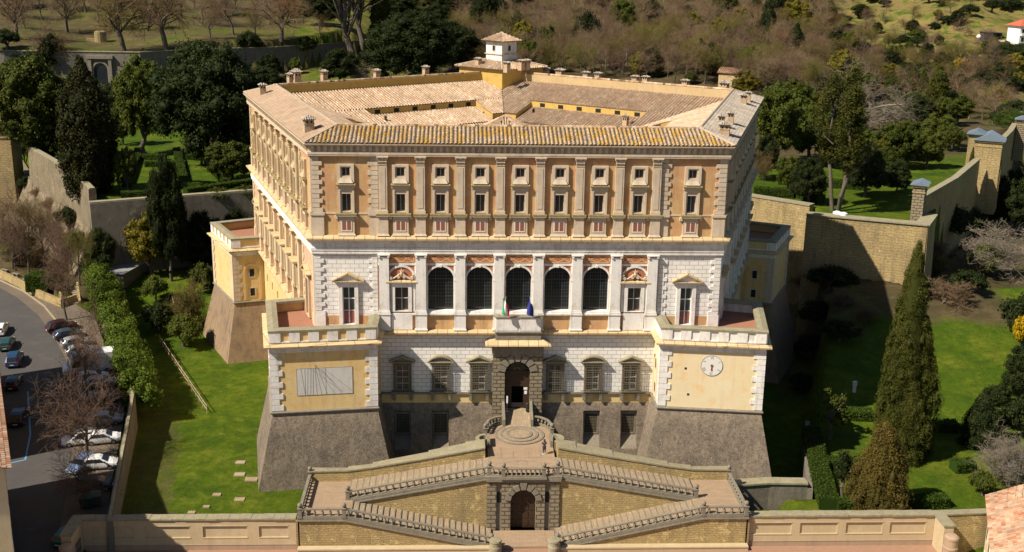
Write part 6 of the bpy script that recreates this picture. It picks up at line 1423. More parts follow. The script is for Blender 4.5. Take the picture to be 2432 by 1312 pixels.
def bare(key, name, seed, H, W, mat, levels=5, kids=(5, 4, 4, 4, 3), th=0.28, r0=0.2, spread=0.9, wob=0.25, bark=None, up=0.25):
    g = np.random.default_rng(seed); S0 = []; S1 = []; R0 = []; R1 = []; lev = []
    def grow(p, d, L, r, l):
        n = 3 if l < 2 else 2; q = p.copy()
        for i in range(n):
            d = d+g.normal(size=3)*wob*0.5; d[2] += 0.05*up; d /= np.linalg.norm(d); e = q+d*L/n; rr = r*(1-0.35*(i+1)/n)
            S0.append(q.copy()); S1.append(e.copy()); R0.append(r*(1-0.35*i/n)); R1.append(rr); lev.append(l); 
            if l < levels and i >= (0 if l else 1):
                for c in range(max(1, round(kids[l]/(n-(0 if l else 1))))):
                    f = g.uniform(0.15, 1.0); s_ = q+(e-q)*f; a = g.normal(size=3); a -= a.dot(d)*d; a /= np.linalg.norm(a); nd_ = d*g.uniform(0.35, 0.9)+a*spread*g.uniform(0.6, 1.1); nd_[2] += up*0.5; nd_ /= np.linalg.norm(nd_)
                    grow(s_, nd_, L*g.uniform(0.5, 0.78), max(0.012, rr*0.58), l+1)
            q = e
    grow(np.array([0, 0, -0.3]), np.array([0.03, 0.02, 1.0]), H*th*1.6, r0, 0)
    S0, S1, R0, R1, lev = map(np.array, (S0, S1, R0, R1, lev))
    hmax = S1[:, 2].max(); wmax = 2*np.percentile(np.hypot(S1[:, 0], S1[:, 1]), 97); sc = np.array([W/wmax, W/wmax, H/hmax]); S0 = S0*sc; S1 = S1*sc
    d = S1-S0; d /= np.linalg.norm(d, axis=1)[:, None]+1e-9; a = np.cross(d, g.normal(size=d.shape)); a /= np.linalg.norm(a, axis=1)[:, None]; b = np.cross(d, a)
    def tubes(mask, k):
        n = mask.sum(); V = np.zeros((n, 2*k, 3)); 
        for i in range(k):
            an = 2*math.pi*i/k; o = a[mask]*math.cos(an)+b[mask]*math.sin(an); V[:, i] = S0[mask]+o*R0[mask][:, None]; V[:, k+i] = S1[mask]+o*R1[mask][:, None]
        F = np.array([[i, (i+1) % k, k+(i+1) % k, k+i] for i in range(k)])[None]+(np.arange(n)*2*k)[:, None, None]
        return V.reshape(-1, 3), F.reshape(-1, 4)
    Vt, Ft = tubes(lev <= 1, 6); Vc, Fc = tubes(lev > 1, 3)
    o = mk(name, [('trunk', np_mesh('trunk', Vt, Ft, MAT[bark or 'bark'], smooth=True)), ('crown', np_mesh('crown', Vc, Fc, MAT[mat]))]); PROTO[key] = (o, H, W)
CYP = ([0, 0.05, 0.2, 0.45, 0.7, 0.88, 1.0], [0.45, 0.75, 0.98, 1.0, 0.78, 0.42, 0.05])
BIGC = ([0, 0.04, 0.12, 0.3, 0.45, 0.6, 0.72, 0.85, 0.95, 1.0], [0.80, 0.95, 1.0, 1.0, 0.98, 0.86, 0.66, 0.46, 0.28, 0.06])
CONE = ([0, 0.05, 0.2, 0.5, 0.8, 1.0], [0.85, 0.98, 1.0, 0.86, 0.45, 0.05])
DOME = ([0, 0.05, 0.2, 0.45, 0.65, 0.82, 0.93, 1.0], [0.85, 1.0, 1.0, 0.9, 0.66, 0.45, 0.40, 0.10])
broad('holmA', 'holm_oak', 1, 14, 14, 'holm', 190, 1.45, 190, 0.15)
broad('holmB', 'holm_oak', 2, 13, 11, 'holm', 150, 1.35, 190, 0.15)
broad('lightA', 'leafy_tree', 3, 11, 9, 'lightleaf', 150, 1.05, 120, 0.14, 0.12, 0.4)
broad('lightB', 'leafy_tree', 4, 9, 9, 'lightleaf', 130, 1.0, 120, 0.14, 0.1, 0.4)
broad('yellowA', 'yellowing_tree', 5, 9, 7, 'yellowleaf', 110, 0.9, 110, 0.14, 0.1, 0.45)
broad('mimosa', 'mimosa_tree', 6, 5, 5, 'mimosa', 40, 0.7, 60, 0.2, 0.15, 0.5)
broad('bushA', 'shrub', 7, 3, 4, 'lightleaf', 46, 0.7, 110, 0.10, 0.0, 0.5, -0.2)
broad('bushB', 'shrub', 8, 3, 4, 'holm', 46, 0.7, 110, 0.10, 0.0, 0.5, -0.2)
broad('loose', 'young_tree', 9, 5, 4, 'lightleaf', 40, 0.42, 45, 0.10, 0.25, 0.3)
broad('ball', 'clipped_standard', 10, 3, 1.2, 'holm', 16, 0.42, 110, 0.08, 0.35, 0.6)
spindle('cypA', 'cypress', 21, 14, 5.6, 'cypress_dark', 330, 0.8, 120, 0.12, CYP)
spindle('cypB', 'cypress', 22, 12, 3.4, 'cypress', 200, 0.7, 110, 0.12, CYP)
spindle('cypBig', 'giant_cypress', 23, 21, 6.6, 'cypress', 300, 0.60, 260, 0.055, BIGC, 0.0, lobes=[(-0.35, 0.1, 0.72, 1.0), (-1.05, -0.3, 0.60, 0.72), (1.15, 0.1, 0.66, 0.66), (0.1, -1.0, 0.66, 0.40)])
spindle('conB', 'bushy_conifer', 24, 9, 6.0, 'bronze', 330, 0.72, 190, 0.07, DOME, 0.0)
spindle('fir', 'dark_conifer', 25, 12, 6.0, 'holm', 220, 0.85, 110, 0.14, CONE, 0.05)
# umbrella pine: long bare trunk, layered flat crown
g = np.random.default_rng(31); C = []; Rr = []
for i in range(70):
    a, r = g.uniform(0, 2*math.pi), 6.3*math.sqrt(g.uniform(0, 1)); z = 15.5+2.2*(1-(r/6.5)**2)+g.normal()*0.9; C.append((r*math.cos(a), r*math.sin(a), z)); q = g.uniform(0.8, 1.6); Rr.append((q*1.2, q*1.2, q*0.6))
C, Rr = np.array(C), np.array(Rr); V, F, t_ = leaf_cloud(C, Rr, 230, 0.16, g, 0.5, 0.4)
o = mk('umbrella_pine', [('crown', crown_mesh('crown', V, F, t_, MAT['pine'])), ('trunk', trunk_mesh(14.5, 0.42, [tuple(C[i]) for i in range(14)], g=g, lean=0.8))]); PROTO['pine'] = (o, 18, 14.5)
# tall old cypress with several bare stems and foliage only at the top
g = np.random.default_rng(33); m = MB(); C = []; Rr = []
for sx, sy, hh, w_ in ((-1.7, 0, 19, 1.0), (0.2, 0.6, 20, 0.8), (1.6, -0.5, 17, 0.9)):
    p = Vector((sx*0.25, sy*0.25, -0.4)); prev = p
    for i in range(1, 7):
        q = Vector((sx*(0.25+0.75*min(1, i/3))+g.normal()*0.15, sy+g.normal()*0.15, hh*i/7)); m.tube(prev, q, 0.20*(1-0.11*i)+0.04, 0.20*(1-0.11*(i+1))+0.04, 7); prev = q
    for i in range(75):
        f = g.uniform(0.38, 1.0); a = g.uniform(0, 2*math.pi); r = w_*1.25*math.sin(math.pi*min(1, (f-0.36)/0.66))**0.7*g.uniform(0.5, 1); C.append((sx+r*math.cos(a), sy+r*math.sin(a), hh*f)); q = g.uniform(0.4, 0.75); Rr.append((q, q, q*1.8))
for i in range(14):
    a = g.uniform(0, 2*math.pi); z = g.uniform(4, 11); e = Vector((2.6*math.cos(a), 2.6*math.sin(a), z+2.2)); m.tube((0.8*math.cos(a), 0.8*math.sin(a), z), e, 0.09, 0.03, 5)
    if i % 2: C.append(tuple(e)); Rr.append((0.7, 0.7, 1.2))
V, F, t_ = leaf_cloud(C, Rr, 130, 0.12, g, 0.5, 0.5); m2 = m.mesh('stems', MAT['bark'], True)
o = mk('old_cypress', [('crown', crown_mesh('crown', V, F, t_, MAT['cypress'])), ('trunk', m2)]); PROTO['oldcyp'] = (o, 20, 6)
bare('bareA', 'bare_tree', 41, 12, 10, 'twig', kids=(6, 5, 4, 4, 3))
bare('bareB', 'bare_tree', 42, 11, 9, 'twig_red', kids=(7, 4, 4, 4, 3), spread=1.0)
bare('bareC', 'bare_tree', 43, 12, 9, 'twig_olive', kids=(6, 5, 4, 4, 3), spread=0.8)
bare('chestnut', 'chestnut_tree', 44, 13, 13, 'twig', kids=(7, 5, 4, 4, 3), r0=0.5, th=0.24, spread=1.1, up=0.1)
bare('plane', 'plane_tree', 45, 16, 18, 'twig_grey', kids=(7, 5, 4, 4, 3), r0=0.42, th=0.26, spread=1.1, bark='twig_grey', up=0.12)
bare('street', 'street_tree', 46, 10, 9, 'twig_red', kids=(8, 5, 4, 4, 2), r0=0.17, th=0.22, spread=0.85, up=0.35)
bare('white', 'pale_young_tree', 47, 7, 3.6, 'twig_grey', levels=4, kids=(5, 4, 3, 3), r0=0.12, bark='twig_grey', spread=0.6)
bare('barebush', 'bare_shrub', 48, 4, 5, 'twig', kids=(10, 6, 4, 4, 3), r0=0.10, th=0.12, spread=1.0, up=0.4)
bare('greybush', 'bare_shrub', 49, 5, 7, 'twig_grey', kids=(12, 6, 5, 4, 3), r0=0.10, th=0.12, spread=1.1, up=0.3)
CAT = {'holm_oak': 'tree', 'leafy_tree': 'tree', 'yellowing_tree': 'tree', 'mimosa_tree': 'tree', 'shrub': 'shrub', 'young_tree': 'tree', 'clipped_standard': 'tree', 'cypress': 'tree', 'giant_cypress': 'tree', 'bushy_conifer': 'tree', 'dark_conifer': 'tree', 'umbrella_pine': 'tree', 'old_cypress': 'tree', 'bare_tree': 'tree', 'chestnut_tree': 'tree', 'plane_tree': 'tree', 'street_tree': 'tree', 'pale_young_tree': 'tree', 'bare_shrub': 'shrub'}
placed = set()
def grow_at(key, p, H, W, label, group=None, rz=None):
    o, h0, w0 = PROTO[key]
    if key in placed: o = copy_tree(o)
    placed.add(key); o.location = p; o.rotation_euler = (0, 0, random.uniform(0, 6.28) if rz is None else rz); o.scale = (W/w0, W/w0, H/h0)
    nm = o.name.split('.')[0]; tag(o, label, CAT[nm], group)
    if not group and 'group' in o: del o['group']
    return o
def tree(key, px, pyb, pyt, wpx, label, group=None, z=None, rz=None):
    p = hit(px, pyb) if z is None else atz(px, pyb, z)
    dep = float((np.array(p)-_C)@_d); dist = math.hypot(p[0]-_C[0], p[1]-_C[1])
    el = math.atan2(_C[2]-p[2], dist); k = CAM['f']/dep
    H = (pyb-pyt)/k/math.cos(el)*1.0; return grow_at(key, p, H, wpx/k, label, group, rz)
# ---- single trees, left side
tree('cypA', 218, 488, 178, 138, 'huge dark broad cypress standing on the corner of the left garden')
tree('lightA', 90, 400, 155, 185, 'loose olive green tree behind the sunlit climbing garden wall')
tree('holmA', 505, 395, 100, 265, 'largest dark holm oak left of the palace, above the parterre')
tree('lightA', 345, 370, 138, 140, 'tall loose green tree between the dark cypress and the largest holm oak')
tree('lightB', 293, 345, 240, 70, 'small round green tree right beside the huge dark cypress')
tree('lightB', 303, 458, 350, 62, 'small tree with pale trunk and thin crown on the parterre lawn')
tree('lightB', 550, 430, 335, 120, 'low spreading green tree touching the palace left wall')
tree('bushB', 480, 395, 320, 70, 'low dark shrub under the largest holm oak')
tree('holmB', 408, 668, 378, 92, 'tall narrow glossy evergreen rising in front of the left garden retaining wall')
tree('yellowA', 362, 655, 500, 120, 'golden green tree at the foot of the left retaining wall')
tree('white', 276, 656, 528, 60, 'pale bare sapling with white trunk below the left retaining wall', rz=1.0)
tree('white', 292, 655, 545, 60, 'second pale bare sapling leaning beside the golden green tree', rz=3.0)
tree('bushA', 372, 718, 655, 58, 'bright green bush at the top of the moat lawn')
tree('barebush', 452, 792, 645, 120, 'brown leafless bush near the left rear bastion')
tree('bushA', 440, 825, 745, 90, 'bright green bush below the brown leafless bush')
tree('bushB', 385, 790, 720, 80, 'dark green bush at the head of the long rail fence')
tree('bushA', 485, 690, 625, 70, 'low green shrub against the left rear bastion')
tree('bushA', 180, 530, 478, 50, 'bright green bush growing out of the corner of the retaining wall')
tree('bushA', 60, 405, 345, 40, 'bright creeper bush on the sunlit garden wall')
tree('street', 68, 652, 425, 130, 'tall bare tree by the park path at the left edge')
tree('street', 160, 762, 480, 150, 'tall bare tree at the end of the low park wall')
tree('street', 205, 965, 700, 150, 'bare street tree over the white van')
tree('street', 212, 1092, 860, 220, 'wide bare street tree over the white cars')
tree('street', 205, 1210, 1040, 210, 'lowest bare street tree near the bins')
tree('greybush', 330, 620, 560, 60, 'grey leafless bush under the left retaining wall')
tree('barebush', 190, 620, 520, 130, 'brown scrub on the bank above the park')
tree('barebush', 110, 560, 480, 120, 'brown scrub on the bank below the sunlit garden wall')
# orchard and upper left
for i, (px, pb, pt, w_) in enumerate([(296, 121, -70, 175), (396, 117, -80, 165), (160, 78, -50, 110), (40, 95, -60, 120), (232, 55, -60, 110), (555, 84, -60, 120), (668, 106, -20, 150), (480, 60, -60, 120), (110, 150, 40, 90), (205, 30, -80, 90), (330, 40, -70, 100), (600, 40, -60, 110), (20, 40, -70, 100), (100, 48, -60, 100), (430, 40, -70, 100), (520, 40, -60, 90), (140, 165, 70, 90), (75, 25, -80, 100), (160, 30, -60, 100), (260, 22, -80, 100), (370, 20, -60, 100), (460, 22, -80, 100), (560, 25, -60, 100), (640, 60, -40, 110), (350, 75, -30, 90), (500, 95, 0, 90), (60, 70, -30, 90), (270, 75, -10, 80), (610, 100, 10, 90)]):
    tree(['chestnut', 'bareA', 'bareB'][0 if i < 4 or i == 6 else i % 3], px, pb, pt, w_, ['gnarled chestnut with double trunk at the edge of the orchard terrace', 'leaning thick chestnut on the orchard terrace edge'][i] if i < 2 else 'bare gnarled tree on the green orchard terrace', None if i < 2 else 'bare trees of the orchard terrace')
tree('bushB', 70, 195, 128, 130, 'dark ivy mass hanging over the upper wall at far left')
tree('bushB', 130, 165, 95, 60, 'dark ivy mass on top of the upper wall')
tree('bushB', 290, 262, 195, 110, 'dark ivy hump over the lower terrace wall')
tree('lightA', 20, 300, 170, 90, 'grey green tree at the left edge beside the gate tower')
# centre top
tree('pine', 836, 158, -45, 290, 'umbrella pine with tall bare trunk left of the holm oaks')
tree('pine', 862, 135, -60, 230, 'second umbrella pine just behind the first')
tree('cypB', 905, 150, -40, 62, 'tall cypress against the left flank of the holm oak mass')
tree('cypB', 880, 135, 62, 20, 'slim young cypress between pine trunks and holm oaks')
tree('holmB', 808, 200, 118, 95, 'round dark holm oak below the umbrella pines')
tree('greybush', 858, 205, 140, 75, 'tangled bare bush behind the palace roof')
tree('holmA', 975, 205, 25, 210, 'big holm oak rising behind the palace roof')
tree('holmA', 1075, 180, 50, 130, 'second big holm oak left of the belvedere')
tree('cypB', 1114, 152, 88, 48, 'short dark cypress close to the belvedere')
tree('fir', 1150, 95, -60, 80, 'dark conifer at the top centre of the wood')
tree('holmA', 1080, 50, -60, 120, 'dark evergreen at the top of the wood above the holm oaks')
tree('holmB', 770, 60, -30, 120, 'dark evergreen beside the umbrella pine crown')
tree('bushA', 330+370, 175, 138, 32, 'small yellow green bush on the grass slope behind the palace')
tree('fir', 1886, 165, 60, 72, 'dark layered conifer standing above the brown wood')
# right garden
for i, (k, px, pb, pt, w_, lb) in enumerate([
 ('lightA', 1835, 395, 200, 130, 'tall green tree just right of the palace roof corner'), ('lightA', 1880, 330, 190, 110, 'yellow green tree behind the palace roof corner'), ('yellowA', 1770, 240, 168, 70, 'bright yellow green tree over the far ochre house'),
 ('lightB', 1920, 380, 250, 110, 'dense green tree left of the old cypress stems'), ('holmB', 1815, 425, 320, 60, 'dark tree close to the palace right cornice'), ('barebush', 1820, 430, 340, 70, 'leafless bush close to the palace right wall'),
 ('oldcyp', 1985, 503, 168, 150, 'old cypress with several bare stems and dark tops'), ('holmB', 1915, 485, 375, 90, 'olive coloured small tree left of the old cypress'), ('holmB', 2050, 470, 345, 100, 'olive coloured small tree right of the old cypress'),
 ('plane', 2058, 335, 130, 280, 'large pale plane tree with twisted bare limbs'), ('cypB', 2218, 292, 155, 62, 'tall dark cypress right of the plane tree'), ('cypB', 2165, 230, 162, 42, 'shorter dark cypress in front of the hillside'),
 ('cypB', 2190, 245, 175, 30, 'narrow cypress between the two hillside cypresses'), ('lightB', 2125, 400, 285, 110, 'green tree right of the plane tree'), ('holmB', 2160, 330, 250, 80, 'dark evergreen below the tall cypress'), ('lightB', 2090, 440, 350, 90, 'green bushy tree on the lower garden lawn'),
 ('lightB', 2220, 350, 270, 90, 'green bush tree above the gatehouse'), ('bushA', 2215, 345, 300, 60, 'bright bush by the ruined garden wall'), ('lightA', 2270, 290, 225, 90, 'loose green tree left of the mimosa'), ('mimosa', 2278, 175, 140, 26, 'yellow mimosa on the hillside'), ('mimosa', 2306, 178, 148, 26, 'smaller yellow mimosa on the hillside'),
 ('mimosa', 1838, 26, -5, 40, 'yellow tree at the top of the hillside'), ('yellowA', 2000, 220, 120, 90, 'ochre green tree in the valley'), ('lightB', 2040, 250, 170, 90, 'grey green tree in the valley')]):
    tree(k, px, pb, pt, w_, lb)
tree('pine', 2400, 440, 295, 130, 'rounded green pine at the right edge by the gatehouse')
tree('holmB', 2405, 560, 400, 110, 'dark undergrowth tree below the rounded pine')
tree('cypB', 2299, 455, 368, 15, 'pencil cypress against the gatehouse')
tree('cypB', 2338, 530, 432, 62, 'bright ivy covered stump below the gatehouse')
tree('greybush', 2350, 655, 520, 190, 'big grey leafless bush on the edge of the right meadow')
tree('bushA', 2330, 655, 580, 80, 'green bush inside the grey leafless bush')
tree('barebush', 2235, 725, 655, 130, 'brown bush at the foot of the sunlit bastion wall')
tree('bushB', 2185, 705, 655, 70, 'dark bush behind the giant cypress tip')
tree('bushB', 2290, 700, 645, 90, 'low dark bush bordering the meadow')
tree('bushB', 2425, 800, 705, 100, 'dark bushes at the right edge of the meadow')
tree('mimosa', 2424, 830, 750, 50, 'yellow flowering bush at the right edge of the meadow')
tree('holmB', 2425, 950, 820, 105, 'dark overgrown tree at the right edge')
tree('bushB', 2375, 965, 915, 60, 'dark low shrub on the right meadow edge')
tree('cypBig', 2136, 1082, 602, 158, 'giant tapering cypress in the right hedge garden', rz=0.0)
tree('conB', 2084, 1212, 1020, 148, 'broad bronze green conifer behind the panelled wall', rz=1.0)
tree('ball', 1998, 1192, 1078, 38, 'small dark clipped tree inside the hedge square')
tree('loose', 1968, 1045, 932, 85, 'thin pale young tree at the corner of the hedge garden')
tree('fir', 2325, 1062, 925, 95, 'dark fir by the right meadow hedge')
tree('bushB', 2420, 1040, 950, 90, 'dark bush at the right edge above the tangle of branches')
tree('greybush', 2385, 1150, 1010, 150, 'tangle of bare grey branches at the lower right')
tree('bushA', 2330, 1180, 1120, 60, 'light green shrub next to the tangle of bare branches')
tree('bushA', 2430, 1130, 1070, 60, 'green shrub under the aerials')
for i, (px, py, w_, h_) in enumerate([(1970, 690, 120, 50), (2010, 730, 110, 45), (1950, 780, 100, 50), (1930, 850, 80, 50), (2050, 760, 90, 40), (1990, 810, 100, 45), (1900, 930, 60, 40), (1915, 720, 90, 60), (2250, 590, 120, 80), (2290, 560, 90, 60), (2240, 650, 90, 50), (2310, 500, 90, 60), (2360, 500, 90, 70), (2210, 640, 70, 50)]):
    tree(['bushB', 'barebush', 'bushB'][i % 3], px, py, py-h_, w_, 'dark scrub bush in the shaded ground behind the palace right side', 'scrub bushes of the shaded ground', z=None)
random.seed(21)
for i in range(46):
    px = random.uniform(0, 205); py = random.uniform(455, 640)
    if px < 30 and py > 600: continue
    h_ = random.uniform(25, 60); q_ = hit(px, py)
    if float(dline(k2([(-73, 80), (-80, 93), (-97, 118), (-112, 150)]), np.array([q_[0]]), np.array([q_[1]]))[0]) < 5.2: continue
    tree(random.choice(['barebush', 'barebush', 'bushB', 'bushA', 'greybush']), px, py, py-h_, h_*1.4, 'scrub bush on the bank between the sunlit garden wall and the park', 'scrub bushes of the left bank')
for i, (px, pb, pt, w_, k) in enumerate([(30, 640, 470, 110, 'bareB'), (105, 640, 450, 120, 'bareC'), (150, 650, 470, 120, 'bareB'), (190, 680, 520, 100, 'bareC'), (70, 600, 440, 100, 'bareA'), (130, 600, 470, 110, 'bareC'), (10, 590, 430, 90, 'bareA')]):
    tree(k, px, pb, pt, w_, 'slender bare tree of the park below the rubble bank', 'slender bare park trees')
for i, (px, py, w_) in enumerate([(120, 500, 60), (165, 540, 70), (90, 470, 50), (185, 590, 60), (140, 570, 60), (60, 450, 50), (100, 540, 60), (60, 520, 50), (150, 480, 40)]):
    v_ = ray(px, py); t_ = 205.0
    while t_ < 260:
        q_ = _C+v_/np.linalg.norm(v_)*t_; dd = float(dline(k2([(-72.6, 80.2), (-80, 93), (-97, 118), (-112, 150)]), np.array([q_[0]]), np.array([q_[1]]))[0])
        if dd < 5.2 and q_[2] < 5.2-9.7*dd/5.0: break
        t_ += 0.25
    grow_at(['barebush', 'bushB', 'barebush', 'bushA'][i % 4], (float(q_[0]), float(q_[1]), float(q_[2])), w_/14*0.7, w_/14, 'scrub bush clinging to the sloping rubble bank', 'scrub bushes on the rubble bank')
for px, pb, pt, w_ in [(520, 480, 445, 70), (585, 475, 440, 60), (470, 540, 470, 60), (250, 545, 480, 60), (330, 520, 470, 70), (560, 600, 520, 80), (500, 640, 560, 90), (240, 625, 560, 60), (610, 640, 590, 40)]:
    tree('bushB' if pb > 500 else 'bushA', px, pb, pt, w_, 'dark ivy or shrub against the left garden retaining wall', 'shrubs along the left retaining wall', z=(-4.0 if pb > 550 else (2.0 if pb > 500 else 7.6)))

# ---- woods: bare trees, one object each; the farthest rows as one mass
def inpoly(x, y, poly): return float(sdist(poly, np.array([float(x)]), np.array([float(y)]))[0]) < 0
for k_, nm_ in (('bareA', 'bare_tree'), ('bareB', 'bare_tree'), ('bareC', 'bare_tree')): pass
far = []                                   # (key, position, H, W, rz) of trees merged into the far wood
def far_wood(lst, name, label, mat):
    V = []; F = []; n = 0
    for key, p, H, W, rz in lst:
        o, h0, w0 = PROTO[key]; c, s_ = math.cos(rz), math.sin(rz)
        for ch in o.children:
            me = ch.data; v = np.empty(len(me.vertices)*3, np.float32); me.vertices.foreach_get('co', v); v = v.reshape(-1, 3); f = np.empty(len(me.polygons)*4, np.int32); me.loops.foreach_get('vertex_index', f); f = f.reshape(-1, 4)
            v = v*np.array([W/w0, W/w0, H/h0]); v = np.stack([v[:, 0]*c-v[:, 1]*s_+p[0], v[:, 0]*s_+v[:, 1]*c+p[1], v[:, 2]+p[2]], 1); V.append(v); F.append(f+n); n += len(v)
    o = bpy.data.objects.new(name, np_mesh(name, np.vstack(V), np.vstack(F), mat)); COL.objects.link(o); tag(o, label, kind='stuff'); return o
bare('lowA', 'bare_tree', 51, 12, 10, 'twig', levels=4, kids=(6, 6, 5, 5), r0=0.2)
bare('lowB', 'bare_tree', 52, 12, 10, 'twig', levels=4, kids=(7, 5, 5, 5), r0=0.2, spread=1.0)
random.seed(5); cnt = 0; cand = []
for py in range(-40, 236, 13):
    step = 40 if py < 150 else 36; off = (py//13 % 2)*step/2
    for px in np.arange(1100+off, 2010, step):
        qx, qy = px+random.uniform(-12, 12), py+random.uniform(-6, 6)
        if qx > 1960: continue
        if qy > 205 and qx < 1760: continue
        if qy > 190 and qx < 1560: continue
        p = hit(qx, max(qy, 1))
        if qy <= 0: yy = p[1]+(-qy)*3.0; p = (p[0], yy, hz(p[0], yy))
        if inpoly(p[0], p[1], GR): continue
        cand.append((qy, p))
cand.sort(key=lambda c: -c[0]); NW = 190
for i, (qy, p) in enumerate(cand):
    H = random.uniform(10, 15.5); W = H*random.uniform(0.8, 1.05)
    if i < NW:
        key = random.choice(['bareA', 'bareB', 'bareC', 'bareA']); grow_at(key, p, H, W, 'leafless brown tree of the wood behind the palace', 'leafless trees of the wood'); cnt += 1
    else: far.append((random.choice(['lowA', 'lowB']), p, H, W, random.uniform(0, 6.28)))
print('wood candidates', len(cand))
random.seed(6)
for px, py in [(x+random.uniform(-10, 10), y+random.uniform(-5, 5)) for x in range(690, 1130, 50) for y in (2, 18, 40)]+[(720, 60), (655, 40), (760, 110)]:
    p = hit(px, max(py, 1)); grow_at(random.choice(['bareA', 'bareC']), p, random.uniform(10, 13), 10, 'leafless tree of the wood above the umbrella pines', 'leafless trees above the pines')
# evergreens mixed into the wood
for px, pb, pt, w_, k in [(1380, 60, 20, 40, 'holmB'), (1500, 30, -5, 45, 'lightB'), (1640, 40, 10, 40, 'lightB'), (1765, 70, 35, 55, 'holmB'), (1745, 60, 38, 30, 'lightB'), (1815, 60, 30, 40, 'holmB'), (1850, 90, 55, 45, 'holmB'), (1700, 110, 75, 40, 'lightB'), (1560, 130, 100, 36, 'bushB'), (1260, 120, 85, 40, 'lightB'), (1450, 160, 130, 40, 'bushA'), (1640, 200, 172, 36, 'bushA'), (1920, 120, 85, 50, 'yellowA'), (1935, 60, 20, 50, 'holmB'), (1960, 150, 115, 50, 'lightB')]:
    tree(k, px, pb, pt, w_, 'evergreen tree among the leafless trees of the wood', 'evergreens in the leafless wood')
random.seed(14)
for i in range(34):
    px, pb = random.uniform(1230, 1900), random.uniform(30, 190); h_ = random.uniform(55, 95)
    tree(random.choice(['holmB', 'lightB', 'bushB', 'yellowA', 'lightA', 'fir']), px, pb, pb-h_, h_*random.uniform(.55, .85), 'evergreen tree among the leafless trees of the wood', 'evergreens in the leafless wood')
tree('lightA', 100, 380, 170, 150, 'olive green tree filling the corner behind the sunlit wall')
tree('bushA', 40, 420, 285, 36, 'creeper climbing the face of the stone gate tower')
# dark evergreens filling the back of the left garden and the right garden
for px, pb, pt, w_, k in [(30, 230, 150, 90, 'lightA'), (150, 300, 200, 110, 'holmB'), (200, 250, 180, 90, 'holmB'), (380, 290, 205, 100, 'holmB'), (430, 250, 190, 80, 'holmB'), (600, 300, 200, 110, 'holmA'), (620, 235, 160, 110, 'holmA'), (250, 300, 215, 80, 'holmB'), (330, 300, 230, 70, 'holmB'), (580, 380, 270, 100, 'holmA'), (120, 390, 250, 90, 'holmB')]:
    tree(k, px, pb, pt, w_, 'dark evergreen closing the back of the left garden', 'dark evergreens behind the left parterre')
for px, pb, pt, w_, k in [(1840, 300, 220, 80, 'lightB'), (1900, 290, 215, 80, 'lightA'), (1950, 300, 220, 90, 'yellowA'), (2000, 310, 215, 80, 'lightB'), (2110, 320, 240, 80, 'lightB'), (2150, 380, 290, 80, 'lightB'), (2200, 400, 310, 80, 'lightB'), (2240, 300, 230, 70, 'lightB'), (2040, 390, 300, 80, 'lightA'), (1870, 450, 370, 60, 'lightB'), (2090, 400, 330, 60, 'yellowA'), (2260, 360, 300, 60, 'lightB'), (1985, 400, 310, 80, 'holmB'), (1930, 340, 250, 80, 'lightA'), (2130, 460, 380, 60, 'holmB'), (2180, 300, 230, 70, 'holmB')]:
    tree(k, px, pb, pt, w_, 'leafy green tree filling the back of the right garden', 'leafy trees of the right garden')
# hillside on the right
random.seed(9); nb = 0
for py in range(2, 340, 14):
    for px in range(1900, 2440, 30):
        qx, qy = px+random.uniform(-14, 14), py+random.uniform(-6, 6)
        open_ = (2010 < qx < 2330 and 10 < qy < 150 and not (qx < 2100 and qy > 90))
        if random.random() < (0.48 if open_ else 0.05): continue
        if qx < 1960 and qy > 60: continue
        if 2305 < qx < 2432 and 35 < qy < 122: continue
        p = hit(qx, max(qy, 1))
        if inpoly(p[0], p[1], GR) or p[1] < 150: continue
        r = random.random(); H = random.uniform(5, 9) if open_ else random.uniform(7, 11)
        if r < 0.58:
            if nb < 80 and not (qy < 40 and not open_): grow_at(random.choice(['bareA', 'bareB', 'bareC']), p, H, H*1.05, 'leafless tree scattered on the right hillside', 'leafless hillside trees'); nb += 1
            else: far.append((random.choice(['lowA', 'lowB']), p, H, H, random.uniform(0, 6.28)))
        elif r < 0.86: grow_at(random.choice(['bushA', 'bushB', 'bushB']), p, H*0.55, H*1.0, 'green bush scattered on the right hillside', 'green hillside bushes')
        else: grow_at(random.choice(['lightB', 'holmB', 'yellowA']), p, H*0.8, H*0.8, 'small leafy tree scattered on the right hillside', 'small leafy hillside trees')
far_wood(far, 'distant_wood', 'mass of leafless trees on the far slopes', MAT['twig'])
for k_ in ('lowA', 'lowB'):
    for c in list(PROTO[k_][0].children): bpy.data.objects.remove(c)
    bpy.data.objects.remove(PROTO[k_][0])
tree('holmB', 2270, 62, 26, 34, 'single round dark tree on the open hillside')
tree('holmA', 2395, 165, 105, 85, 'dense green tree below the house with solar panels')

